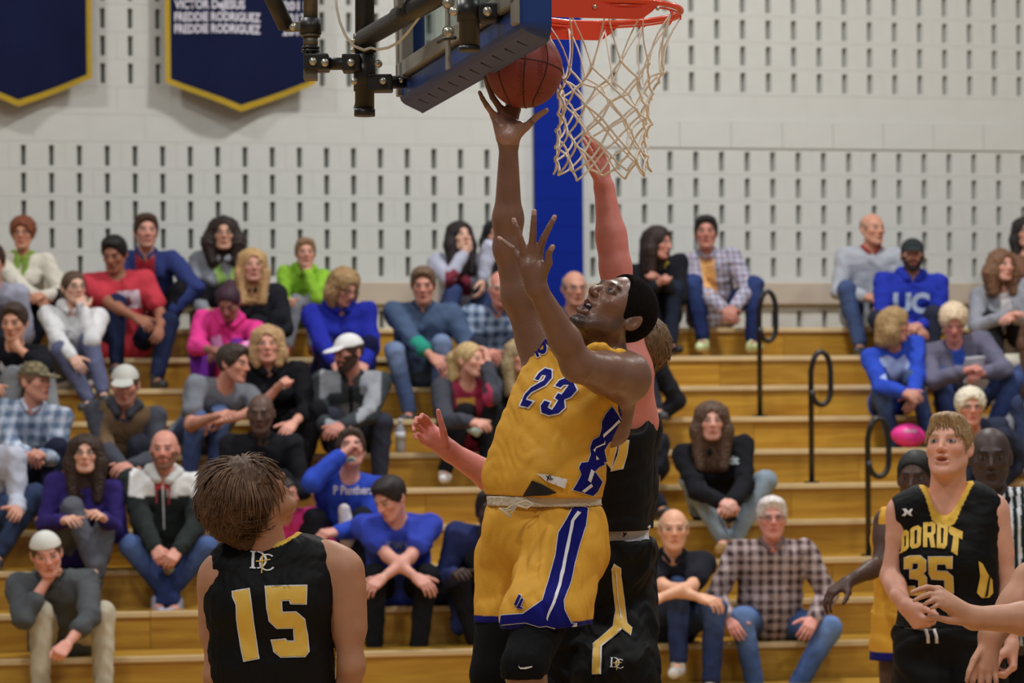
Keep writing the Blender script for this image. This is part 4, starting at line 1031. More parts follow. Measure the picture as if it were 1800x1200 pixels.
# right block, top row
q = person('woman with long dark hair in a black jacket with yellow emblem, leaning to her neighbour', (1157, 428), 9, x=1158, sc=.96, fem=True, hy=55, hp=-6, yaw=10, hair='longdark', hc=(44, 30, 26), skin=(190, 130, 112), top=(28, 29, 36), pants=(30, 36, 52), w0=(1156, 500, -.24), w1=(1160, 492, -.22), e0=(1122, 505), e1=(1190, 500), p0='fist', p1='fist', k0=(1140, 520), k1=(1185, 520), a0=(1160, 605), a1=(1178, 606), group=CR, shoe=(25, 25, 30))
prt(q, 'emblem', [[(1165 + 9 * math.cos(t) * (1 + .25 * math.cos(5 * t)), 462 + 9 * math.sin(t) * (1 + .25 * math.cos(5 * t))) for t in np.linspace(0, 6.28, 21)[:-1]]], (200, 180, 50))
person('man in light plaid shirt over an orange T-shirt, white and lime sneakers, top row', (1241, 410), 9, x=1252, hy=-4, hair='short', hc=(30, 26, 26), skin=(178, 118, 102), top=(160, 160, 178),
       topf=lambda a, f, t, arm, V: np.where(((np.abs(a + .01) < .05) & (f > 0) & ~arm & (t > .25))[:, None], C(222, 160, 92)[None], plaid((172, 174, 196), (120, 110, 130), (190, 160, 150))(a, f, t, arm, V)),
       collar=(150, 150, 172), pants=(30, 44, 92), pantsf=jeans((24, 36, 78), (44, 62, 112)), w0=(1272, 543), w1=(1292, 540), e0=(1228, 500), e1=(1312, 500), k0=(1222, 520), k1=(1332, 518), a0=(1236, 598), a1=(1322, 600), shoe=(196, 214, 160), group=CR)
person('bald man in a grey sweatshirt in the top row, right of the aisle', (1534, 404), 9, x=1524, hy=28, hair='fringe', hc=(150, 120, 100), skin=(196, 138, 112), top=(158, 162, 172), pants=(60, 78, 118), fat=1.1, collar=(150, 50, 50), w0=(1520, 520), w1=(1560, 530), e0=(1478, 498), k0=(1500, 555), k1=(1560, 555), group=CR)
person('dark-haired person cut by the right edge in the top row', (1803, 410), 9, x=1806, sc=.95, fem=True, hair='long', hc=(36, 30, 30), top=(120, 84, 66), pants=(50, 50, 60), group=CR)
# ---- row 8
q = person('man in red T-shirt with white print, arm across his knee', (201, 447), 8, x=212, hy=-10, hp=-22, hair='short', hc=(26, 22, 22), skin=(152, 98, 74), top=(188, 48, 64), sleeve='short', fat=1.14, pants=(28, 36, 66), w0=(262, 575, -.38), e0=(180, 548, -.2), w1=(280, 578, -.3), e1=(275, 540), p0='relax', k0=(207, 560), k1=(302, 598), a0=(205, 640), a1=(275, 665), group=CR, yaw=12)
prt(q, 'print', [[(205, 512), (244, 509), (249, 540), (212, 543)]], (196, 176, 190))
prt(q, 'print_bird', [[(208, 514), (220, 524), (228, 520), (232, 534), (222, 540), (212, 530)]], (120, 40, 60), lift=.006)
q = person('blonde woman in a black fleece jacket sitting beside the boy in lime', (444, 468), 8, x=448, sc=.95, fem=True, hy=12, hair='long', hc=(176, 140, 92), skin=(192, 138, 120), top=(32, 33, 40), pants=(26, 28, 34), collar=(26, 27, 32), w0=(430, 590), w1=(470, 590), k0=(440, 600), k1=(480, 600), group=CR)
prt(q, 'print', [[(459, 515), (468, 512), (474, 517), (467, 522)]], (150, 150, 160))
q = person('bearded man in a black cap and big royal blue hoodie with white letters', (1604, 450), 8, x=1592, hy=-6, cap='cap', capc=(44, 48, 50), hair='undercap', hc=(40, 30, 28), beard=1, skin=(190, 132, 112), top=(24, 44, 160), hood=True, fat=1.25, sw=.185, pants=(40, 44, 60), w0=(1600, 575), w1=(1618, 572), e0=(1530, 560), e1=(1655, 560), k0=(1555, 590), k1=(1640, 590), group=CR)
prt(q, 'letter_print', glyph_polys('UC', 1570, 548, 64, 34, .05), (168, 186, 226))
person('woman with curly brown hair in a grey cardigan at the right edge', (1761, 468), 8, x=1768, sc=.95, fem=True, hy=25, hair='curly', hc=(110, 76, 52), skin=(206, 148, 130), top=(146, 148, 156),
       topf=blocks_((140, 142, 152), (lambda a, f, t, arm: (np.abs(a) < .04) & (f > 0) & ~arm, (196, 190, 192))), pants=(34, 32, 36), w0=(1768, 556), w1=(1784, 560), e0=(1722, 545), e1=(1808, 545), k0=(1742, 575), k1=(1795, 590), group=CR)
# ---- row 7
person('girl with glasses and a ponytail in a white sweatshirt, tissue at her mouth', (130, 507), 7, x=128, sc=.93, fem=True, hy=32, hair='pony', hc=(82, 60, 46), skin=(206, 160, 138), glasses=True, top=(204, 204, 206), hood=True, pants=(88, 92, 122), w1=(146, 545, -.14), e1=(168, 610, -.2), p1='relax', pn1=(-.3, .8, .3), w0=(132, 636, -.36), e0=(75, 610), k0=(125, 650), k1=(168, 635), a0=(158, 705), a1=(182, 690), group=CR)
q = person('person in a bright pink hoodie with maroon hair, head bowed', (402, 532), 7, x=392, sc=.95, fem=True, hy=-8, hp=-38, hair='bun', hc=(54, 28, 44), skin=(150, 98, 84), top=(214, 38, 132), hood=True, sleeve='push', pants=(96, 26, 138), w0=(375, 615, -.38), w1=(400, 618, -.36), e0=(330, 605), e1=(448, 590), group=CR, fat=1.08)
prt(q, 'print', [[(372, 592), (388, 588), (392, 612), (370, 614)], [(404, 600), (420, 596), (440, 600), (436, 608), (408, 608)]], (222, 140, 196))
person('woman with blond bob and glasses in a royal blue hoodie, looking down', (605, 505), 7, x=592, sc=1.0, fem=True, hy=42, hp=-30, hair='bob', hc=(146, 116, 76), skin=(196, 138, 120), glasses=True, top=(22, 34, 150), hood=True, fat=1.14, pants=(20, 22, 60), w0=(590, 640, -.38), w1=(640, 640, -.34), e0=(540, 610), e1=(652, 605), yaw=15, group=CR)
q = person('heavy man in a slate blue pullover with turquoise cuff', (744, 502), 7, x=742, hair='short', hc=(98, 74, 56), skin=(192, 132, 112), hp=-12, top=(66, 84, 114), fat=1.25, belly=.05, collar=(52, 64, 88),
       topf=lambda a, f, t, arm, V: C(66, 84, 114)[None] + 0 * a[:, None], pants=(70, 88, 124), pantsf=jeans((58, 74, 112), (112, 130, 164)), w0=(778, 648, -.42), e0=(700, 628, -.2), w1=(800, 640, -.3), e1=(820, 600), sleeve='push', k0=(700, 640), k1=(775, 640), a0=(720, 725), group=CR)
_e, _w = q['J']['E'][0], q['J']['W'][0]
part('cuff', isomesh([('c', _e + (_w - _e) * .28, _e + (_w - _e) * .58, .060, .056, 0)], .009, 0, (), (.003, .05, 2)), M_cloth, q['root'], C(30, 140, 120))
person('white-haired man in a blue and white plaid shirt behind the raised arm', (880, 508), 7, x=872, hy=5, hp=-10, hair='fringe', hc=(190, 185, 178), skin=(196, 128, 112), top=(70, 90, 120), topf=plaid((56, 76, 108), (150, 166, 190), w=.07), pants=(40, 44, 60), w0=(850, 620), w1=(890, 630), group=CR, collar=(60, 80, 110), fat=1.1)
person('balding man with glasses between the raised arms and the face of player 23', (1010, 508), 7, x=1008, hair='fringe', hc=(110, 96, 90), skin=(190, 132, 110), glasses=True, top=(92, 98, 118), pants=(40, 44, 60), hy=15, group=CR, hp=-6)
# ---- row 6
q = person('boy in a black sweatshirt with a white swoosh, fist at his mouth', (25, 567), 6, x=14, hy=-8, hp=-12, hair='short', hc=(60, 46, 36), skin=(196, 140, 114), top=(24, 24, 30), sleeve='push', w1=(32, 612, -.16), e1=(60, 635, -.26), p1='fist', pn1=(-.2, .7, .5), w0=(-20, 680), pants=(130, 132, 138), k0=(20, 700), k1=(90, 690), a1=(100, 770), a0=(10, 775), group=CR)
prt(q, 'swoosh', [[(1, 634), (6, 642), (14, 648), (30, 644), (48, 634), (34, 650), (18, 657), (4, 655), (-2, 648)]], (206, 208, 216))
q = person('person with a light brown bob in a royal blue sweatshirt, looking away', (1574, 572), 6, x=1568, sc=.95, fem=True, hy=75, hp=-5, yaw=15, hair='bob', hc=(150, 122, 80), skin=(186, 130, 112), top=(28, 66, 182), pants=(50, 66, 110), pantsf=jeans((44, 60, 104), (70, 90, 130)), w0=(1590, 690, -.36), w1=(1605, 695, -.34), e0=(1530, 680), k0=(1555, 715), k1=(1622, 722), a0=(1575, 790), group=CR)
prt(q, 'print', [[(1545, 628), (1560, 624), (1576, 632), (1590, 622), (1600, 640), (1592, 660), (1575, 672), (1560, 668), (1546, 664), (1560, 652), (1548, 640)]], (150, 168, 212))
person('white-haired woman in a grey mauve jacket holding a white paper', (1676, 568), 6, x=1690, sc=1.0, fem=True, hy=-4, hp=-26, hair='curlyshort', hc=(200, 178, 148), skin=(196, 128, 118), top=(96, 94, 116), topf=blocks_((98, 96, 118), (lambda a, f, t, arm: (np.abs(a) < .045) & (f > 0) & ~arm & (t > .55), (40, 80, 180))), fat=1.15, pants=(44, 58, 104), pantsf=jeans((40, 54, 100), (62, 80, 128)), w0=(1695, 652, -.36), w1=(1728, 655, -.34), e0=(1625, 650), e1=(1775, 640), p0='grip', p1='grip', k0=(1665, 705), k1=(1765, 715), group=CR)
person('person in a cream cardigan cut by the right edge', (1822, 590), 6, x=1815, fem=True, hair='long', hc=(90, 60, 40), top=(198, 192, 176), pants=(60, 70, 110), group=CR)
person('person in black with long blond hair mostly hidden behind player 23', (912, 628), 6, x=905, sc=.92, fem=True, hy=30, hair='long', hc=(150, 130, 96), top=(24, 25, 30), pants=(26, 26, 30), group=CR)
person('spectator in black seated behind the head of player 23', (1108, 600), 6, x=1108, hair='short', hc=(40, 32, 28), top=(32, 33, 40), pants=(40, 40, 50), k1=(1140, 672), a1=(1155, 720), group=CR)
# ---- row 5
q = person('laughing woman with short blond hair in a black jacket', (470, 607), 5, x=500, sc=1.0, fem=True, hy=4, hair='bob', hc=(170, 134, 92), skin=(206, 144, 124), top=(22, 22, 27), sleeve='push', hood=True, w0=(487, 682, -.30), e0=(445, 700, -.12), p0='fist', w1=(515, 745, -.34), e1=(560, 735), p1='relax', pants=(18, 18, 22), k0=(500, 775), k1=(545, 770), group=CR)
prt(q, 'print', [[(493, 676), (506, 672), (507, 681), (495, 684)]], (170, 172, 180))
q = person('bearded man in a white cap and dark grey jacket with pale yoke', (612, 622), 5, x=620, hy=-48, hp=-8, cap='cap', capc=(206, 206, 208), hair='undercap', hc=(52, 36, 30), beard=1, skin=(186, 124, 108), top=(56, 62, 66),
       topf=blocks_((54, 60, 64), (lambda a, f, t, arm: (t > .86) & (np.abs(a) > .06) & (np.abs(a) < .20), (140, 144, 152)), (lambda a, f, t, arm: (np.abs(a) < .11) & (f > 0) & ~arm & (t < .72) & (t > .25), (112, 114, 120)), (lambda a, f, t, arm: (np.abs(a) < .014) & (f > 0) & ~arm, (30, 30, 34))),
       collar=(40, 44, 46), glasses=True, pants=(44, 46, 58), w0=(585, 752, -.34), w1=(602, 748, -.36), e0=(560, 720), e1=(680, 735), k0=(590, 775), k1=(670, 765), a0=(600, 850), a1=(665, 860), group=CR, fat=1.1)
person('young man in a grey T-shirt turned in profile, holding a phone', (410, 640), 5, x=345, hy=68, hp=-8, yaw=28, hair='short', hc=(56, 44, 36), skin=(196, 134, 112), top=(112, 116, 126), sleeve='short', w0=(378, 732, -.30), e0=(348, 725, -.14), w1=(395, 738, -.30), e1=(428, 718, -.18), pants=(54, 70, 112), pantsf=jeans((48, 62, 104), (84, 104, 148)), k0=(340, 760), k1=(385, 760), a0=(330, 850), a1=(378, 845), group=CR)
q = person('girl with a blond ponytail and grey sleeves, hand raised to her face', (826, 634), 5, x=812, sc=.95, fem=True, hy=58, hp=0, yaw=12, hair='pony', hc=(176, 148, 98), skin=(206, 148, 128), top=(62, 64, 74),
       topf=blocks_((62, 64, 74), (lambda a, f, t, arm: (np.abs(a) < .11) & ~arm & (f > 0), (158, 44, 76))), w1=(858, 640, -.17), e1=(868, 715, -.22), pn1=(-.6, .3, .4), w0=(828, 742, -.34), e0=(765, 720), pants=(24, 24, 28), k0=(800, 775), k1=(860, 770), a0=(782, 828), a1=(850, 830), shoe=(214, 216, 216), group=CR)
prt(q, 'print', [[(802, 700), (835, 698), (836, 712), (804, 714)]], (206, 150, 50))
person('person in a grey sweatshirt cut by the right edge above the referee', (1818, 700), 5, x=1812, hair='short', top=(124, 126, 132), pants=(50, 60, 90), group=CR)
# ---- row 4
person('man in camouflage cap and blue and white plaid shirt, hands clasped', (62, 672), 4, x=52, hy=58, hair='undercap', hc=(110, 80, 60), cap='cap', capf=lambda V: np.where((np.sin(V[:, [0]] * 90) * np.sin(V[:, [1]] * 80) * np.sin(V[:, [2]] * 100) > 0.02), C(126, 112, 84)[None], C(86, 82, 64)[None]), skin=(196, 136, 116),
       top=(160, 170, 196), topf=plaid((184, 194, 214), (92, 112, 140), (60, 90, 116), w=.075), collar=(170, 180, 200), pants=(30, 34, 54), w0=(48, 800, -.34), w1=(74, 800, -.34), e0=(12, 790), e1=(98, 790), p0='grip', p1='grip', k0=(50, 830), k1=(90, 830), group=CR)
person('man in pale grey cap and brown vest over a charcoal hoodie', (220, 678), 4, x=218, hp=-12, hair='undercap', hc=(80, 60, 46), cap='cap', capc=(178, 178, 172), beard=.35, skin=(194, 132, 114), top=(64, 66, 74), hooded=(62, 64, 72),
       topf=blocks_((64, 66, 76), (lambda a, f, t, arm: ~arm & (np.abs(a) < .16), (104, 82, 58)), (lambda a, f, t, arm: (t > .90) & (np.abs(a) < .06), (64, 66, 76))), fat=1.05, w0=(213, 818, -.34), w1=(230, 818, -.34), e0=(165, 800), e1=(275, 790), pants=(40, 42, 54), group=CR)
q = person('young woman with long brown hair, black hoodie and pale blue jeans, holding a phone', (1251, 742), 4 - 1, x=1262, sc=1.0, fem=True, hair='longdark', hc=(84, 62, 48), skin=(206, 150, 134), top=(26, 26, 32), hood=True, fat=1.1, pants=(128, 144, 158), w0=(1268, 882, -.36), w1=(1288, 882, -.36), e0=(1205, 860), e1=(1322, 860), p0='grip', p1='grip', k0=(1238, 885), k1=(1322, 890), a0=(1272, 948), a1=(1290, 950), shoe=(176, 138, 84), group=CR)
prt(q, 'print', glyph_polys('Dordt', 1247, 815, 52, 14, .03), (190, 205, 214), step=4)
person('person in a black T-shirt partly hidden behind the black jersey of player 11', (1112, 770), 4, x=1128, sc=.98, hair='short', hc=(40, 32, 28), skin=(200, 148, 118), top=(30, 31, 38), sleeve='short', w1=(1120, 872, -.3), e1=(1150, 838), pants=(36, 38, 52), k1=(1155, 880), group=CR)
person('white-haired person with glasses behind player 35 and the referee', (1706, 718), 4, x=1706, hair='curlyshort', hc=(206, 196, 176), skin=(196, 132, 112), glasses=True, top=(44, 50, 70), pants=(40, 44, 60), group=CR)
# ---- row 3
person('bald black man in a black jacket behind player 15', (458, 728), 3, x=462, hp=-8, hair=None, hc=(30, 24, 22), skin=(88, 64, 54), top=(26, 26, 31), collar=(22, 22, 26), pants=(24, 24, 30), w0=(440, 870), w1=(490, 870), group=CR, fat=1.05)
person('person in a pale shirt cut by the left edge above the girl in purple', (-30, 745), 3, x=-22, top=(172, 176, 192), pants=(46, 60, 92), hair='short', w1=(30, 895, -.3), e1=(28, 850), k1=(45, 905), k0=(0, 905), group=CR)
# ---- row 2
person('woman with very long dark brown hair in a deep purple sweater, legs crossed', (150, 800), 2, x=142, sc=.95, fem=True, hair='longdark', hc=(52, 36, 30), skin=(206, 154, 132), glasses=True, hy=6, hp=4, top=(44, 32, 98), pants=(84, 86, 96), w0=(112, 915, -.3), w1=(182, 912, -.3), e0=(85, 905), e1=(200, 900), k0=(140, 915), k1=(182, 950), a0=(168, 1000), group=CR)
q = person('bald bearded man in a black hoodie with white yoke and red lining', (289, 792), 2, x=290, hair=None, beard=.9, beardc=(110, 70, 50), hc=(110, 80, 60), skin=(200, 136, 118), top=(40, 46, 46), hooded=(196, 198, 198), sw=.19,
       topf=blocks_((38, 44, 44), (lambda a, f, t, arm: (t > .86 - .5 * np.maximum(0, .12 - np.abs(a))) & (np.abs(a) < .2) & (np.abs(a) > .03), (206, 206, 206)), (lambda a, f, t, arm: (np.abs(a) < .05) & (t > .9), (176, 44, 52))),
       fat=1.15, pants=(44, 62, 110), pantsf=jeans((36, 52, 100), (72, 96, 146)), w0=(275, 968, -.34), w1=(312, 968, -.34), e0=(222, 930), e1=(362, 930), p0='grip', p1='grip', k0=(232, 958), k1=(368, 958), a0=(310, 1062), a1=(278, 1060), shoe=(150, 150, 170), group=CR)
prt(q, 'drawstring', [[(272, 848), (275, 848), (277, 884), (273, 884)], [(296, 848), (299, 848), (299, 886), (295, 886)]], (150, 50, 70), step=4); prt(q, 'zipper', [[(284, 846), (288, 846), (290, 930), (287, 930)]], (190, 190, 194), step=4)
q = person('man in a royal blue sweatshirt drinking from a cup', (617, 792), 2, x=600, hy=8, hp=18, hair='short', hc=(60, 46, 38), glasses=True, skin=(200, 140, 124), top=(30, 64, 176), w0=(600, 800, -.20), e0=(548, 850, -.16), p0='grip', pn0=(.7, .3, 0), w1=(590, 935, -.32), e1=(665, 930, -.1), p1='grip', pants=(28, 28, 36), group=CR, fat=1.1)
prt(q, 'print', glyph_polys('P Panthers', 586, 868, 70, 15, .03), (206, 200, 214), step=4)
person('girl with dark hair and a pink top behind player 15', (500, 872), 2, x=515, sc=.86, fem=True, hy=60, hair='bun', hc=(40, 30, 28), skin=(190, 130, 110), top=(206, 40, 130), pants=(26, 26, 30), group=CR)
# ---- row 1
q = person('boy in a royal blue T-shirt with grey lettering, arms folded on his knees', (686, 876), 1, x=702, hy=-42, hp=-30, hair='short', hc=(34, 28, 28), skin=(200, 140, 124), top=(42, 62, 172), sleeve='short', fat=1.12, w0=(735, 1018, -.34), e0=(640, 1000, -.2), w1=(672, 1016, -.36), e1=(760, 1000, -.2), p0='relax', p1='relax', pants=(22, 23, 28), k0=(660, 1045), k1=(745, 1045), a0=(658, 1140), a1=(735, 1140), group=CR)
prt(q, 'print', glyph_polys('IOWA', 678, 964, 40, 14, .03) + glyph_polys('LAKES', 674, 985, 46, 16, .03), (104, 118, 158), step=4)
person('person in navy coat and black track pants half hidden behind player 23', (862, 900), 1, x=842, hair='short', hc=(26, 22, 24), skin=DK, top=(34, 42, 86), pants=(22, 22, 28), w0=(800, 1010), e0=(790, 1000), k0=(815, 1050), k1=(860, 1050), a0=(845, 1150), group=CR, fat=1.08)
# ---- row 0
person('man in a white backward cap and charcoal pullover, cheek on his fist', (82, 975), 0, x=112, hy=14, hp=-14, hr=-8, cap='capback', capc=(196, 194, 188), hair='undercap', hc=(80, 60, 50), skin=(206, 142, 124), top=(74, 78, 82), collar=(60, 64, 66), sleeve='push', fat=1.08, w0=(82, 1020, -.14), e0=(72, 1080, -.30), p0='fist', pn0=(.6, .6, .4), w1=(118, 1132, -.40), e1=(172, 1085, -.22), p1='fist', pants=(176, 168, 148), k0=(72, 1122), k1=(182, 1120), a0=(72, 1215), a1=(182, 1215), group=CR)
person('bald older man in a black polo, arms crossed over a raised knee, white sock', (1184, 932), 0, x=1170, hair='fringe', hc=(150, 130, 110), skin=(212, 156, 124), top=(30, 31, 40), sleeve='short', collar=(28, 29, 36), w0=(1230, 1050, -.36), e0=(1145, 1025, -.16), w1=(1160, 1050, -.40), e1=(1225, 1018, -.16), p0='relax', p1='relax', pants=(40, 56, 96), pantsf=jeans((38, 50, 88), (66, 88, 132)), k0=(1195, 1075), k1=(1255, 1100), a0=(1192, 1165), a1=(1250, 1200), shoe=(208, 208, 206), group=CR)
person('white-haired man with glasses in a brown plaid shirt and jeans, front right', (1357, 912), 0, x=1352, hair='short', hc=(200, 192, 188), glasses=True, skin=(206, 138, 124), top=(120, 100, 100), topf=plaid((66, 48, 50), (176, 158, 158), w=.058), collar=(120, 100, 100), fat=1.15, belly=.03, w0=(1282, 1088, -.25), w1=(1430, 1088, -.22), e0=(1272, 1040), e1=(1432, 1030), pants=(70, 96, 150), pantsf=jeans((58, 84, 136), (96, 124, 172)), k0=(1310, 1112), k1=(1460, 1112), a0=(1330, 1215), a1=(1395, 1215), group=CR)
# ================================================================ things held by or lying among the spectators
def YR(k, x, dv=0.0): return Gp(u_at(x, vk(k) + dv), vk(k) + dv, 0)[1]
# water bottle standing on a seat
Yb = YR(5, 703, .25); c = P(703, 730, Yb); c[2] = hk(5)
M_bot = mat('clear_plastic_bottle', hexc(205, 210, 225), 0.15, trans=0.55); M_label = mat('bottle_label', hexc(215, 215, 225), 0.5)
bt = empty('water_bottle', c, 'clear plastic water bottle standing on the bleacher beside the jeans knee', 'bottle')
b = MB(); prof = [(0, .030), (.01, .033), (.06, .033), (.07, .030), (.08, .033), (.15, .033), (.175, .022), (.195, .013), (.21, .013)]
b.tube([c + A(0, 0, z) for z, r in prof], [r for z, r in prof], 20); b.build('bottle_body', M_bot, bt, smooth=True)
b = MB(); b.tube([c + A(0, 0, .085), c + A(0, 0, .14)], .0338, 20); b.build('label', M_label, bt, smooth=True)
b = MB(); b.tube([c + A(0, 0, .205), c + A(0, 0, .228)], .0155, 16); b.build('bottle_cap', M_white, bt, smooth=True)
# pink football
Yf = YR(4, 1597, .05); c = P(1597, 772, Yf); c[2] = hk(5) - .0 + .0
Yf = YR(5, 1597, .10); c = P(1597, 768, Yf); c[2] = hk(5) + .084
M_pink = mat('pink_football_rubber', hexc(255, 60, 160), 0.45, noise=0.15, nscale=22)
fb = empty('football', c, 'bright pink football floating up beside the head of player 35', 'ball'); fb['label'] = 'bright pink football resting by the lowest handrail, left of the head of player 35'
b = MB(); pts = [c + A(t * .125, 0, 0) + A(0, 0, -.012 * t) for t in np.linspace(-1, 1, 17)]; b.tube(pts, [max(.004, .083 * math.cos(t * math.pi / 2) ** .62) for t in np.linspace(-1, 1, 17)], 24); b.build('shell', M_pink, fb, smooth=True)
b = MB()
for t in np.linspace(-.3, .3, 6): b.box(c + A(t * .12, -.074, .03), I3, (.003, .004, .011))
b.box(c + A(0, -.077, .03), I3, (.045, .003, .003)); b.build('laces', M_white, fb)
# hands under it so that it rests on a knee-high stand of the seat: the ball sits on the seat edge
# cup at the drinker's mouth
Yc = YR(2, 615, .20) - .34; c = P(615, 800, Yc)
cup = empty('drink_cup', c, 'pale paper cup with a blue logo held at the mouth of the drinking man', 'cup')
ax_ = nrm(A(.15, -.75, -.45)); b = MB(); b.tube([c - ax_ * .02, c + ax_ * .075], [.040, .029], 22); b.build('cup_wall', mat('paper_cup', hexc(225, 215, 190), 0.6), cup, smooth=True)
b = MB(); b.tube([c + ax_ * .0745, c + ax_ * .0765], [.024, .024], 18); b.build('cup_base', mat('blue_cup_base', hexc(70, 150, 175), 0.4), cup)
# popcorn bag
c = P(608, 925, YR(2, 608, .20) - .40)
pb = empty('popcorn_bag', c, 'crumpled white printed popcorn bag held in the lap of the drinking man', 'bag')
pr = [('c', c - A(-.01, 0, .09), c + A(-.01, 0, .10), .045, .035, 0)]; part('paper', isomesh(pr, .008, 0, (), (.006, .05, 9)), mat('white_paper_bag', hexc(225, 215, 215), 0.8, noise=.1, nscale=30), pb, A(.7, .7, .7))
b = MB(); b.ell(c + A(0, -.042, -.02), I3, (.022, .006, .03), 14, 8); b.build('printed_picture', mat('brown_print', hexc(110, 90, 90), .7), pb, smooth=True)
# phones
def phone(x, y, Y, label, tilt=0.5):
    c = P(x, y, Y); e = empty('smartphone', c, label, 'phone'); a1 = nrm(A(math.cos(tilt), -.2, -math.sin(tilt))); a2 = nrm(np.cross(a1, A(0, 1, .4))); a3 = np.cross(a1, a2)
    b = MB(); b.box(c, (a1, a2, a3), (.07, .035, .004)); b.build('phone_case', M_black, e, bevel=.003)
    b = MB(); b.box(c + a3 * -.0045 * np.sign(a3[1]) * -1, (a1, a2, a3), (.062, .031, .0006)); b.build('screen', mat('dark_screen', hexc(20, 24, 30), .1), e)
phone(367, 728, YR(5, 367, .2) - .46, 'black smartphone in the hands of the young man in grey T-shirt')
phone(1279, 900, YR(3, 1279, .2) - .48, 'black smartphone held between the knees of the woman in pale jeans', 1.1)
# papers
def sheet(x, y, Y, w, h_, tilt, label, name='paper_sheet'):
    c = P(x, y, Y); e = empty(name, c, label, 'paper'); a1 = nrm(A(math.cos(tilt), .1, -math.sin(tilt))); a2 = nrm(A(.1, -.55, .8) - a1 * np.dot(A(.1, -.55, .8), a1)); V = []; n = 8
    for j in range(n + 1):
        for i in range(n + 1): V.append(c + a1 * (i / n - .5) * w + a2 * (j / n - .5) * h_ + np.cross(a1, a2) * .02 * math.sin(3 * i / n + 2 * j / n))
    fc = [(j * (n + 1) + i, j * (n + 1) + i + 1, (j + 1) * (n + 1) + i + 1, (j + 1) * (n + 1) + i) for j in range(n) for i in range(n)]
    o = MB().add(V, fc).build('sheet', mat('white_paper', hexc(225, 225, 235), .8), e, smooth=True); s_ = o.modifiers.new('t', 'SOLIDIFY'); s_.thickness = .002
sheet(1712, 640, YR(6, 1712, .2) - .44, .15, .12, .1, 'white program sheet held by the white-haired woman, upper one')
sheet(1716, 672, YR(6, 1716, .2) - .47, .16, .10, .5, 'folded white paper on the knees below the upper program sheet')
sheet(140, 540, YR(7, 140, .2) - .33, .045, .07, .3, 'white tissue held to the mouth of the girl in white', 'tissue')
c = P(832, 755, YR(5, 832, .2) - .43); e = empty('paper_cup', c, 'pale green paper cup in the lap of the girl with the blond ponytail', 'cup')
ax_ = nrm(A(.6, -.5, -.4)); b = MB(); b.tube([c - ax_ * .05, c + ax_ * .05], [.036, .027], 20); b.build('cup_wall', mat('green_white_cup', hexc(205, 225, 215), .6), e, smooth=True)
# little orange toy by the referee and coat on the seat
c = P(1781, 828, YR(4, 1781, .1)); c[2] = hk(4) + .05; e = empty('orange_ball', c, 'small orange ball seen beside the head of the referee', 'ball'); b = MB(); b.ell(c, I3, (.045, .045, .05), 18, 12); b.build('shell', mat('orange_rubber', hexc(250, 120, 60), .5), e, smooth=True)
c = P(792, 1010, YR(1, 792, .05)); c[2] = hk(1) + .10
e = empty('navy_coat', c, 'crumpled navy coat lying on the seat beside the boy in the blue T-shirt', 'coat')
pr = [('c', c + A(-.05, .05, -.02), c + A(.10, .1, -.05), .09, .07, 0), ('c', c + A(.02, .0, .05), c + A(-.02, .12, .02), .07, .08, .04), ('c', c + A(.05, -.10, -.05), c + A(.06, -.16, -.22), .055, .05, .04)]
part('cloth', isomesh(pr, .010, 0, (), (.012, .09, 3)), M_cloth, e, C(36, 46, 92))
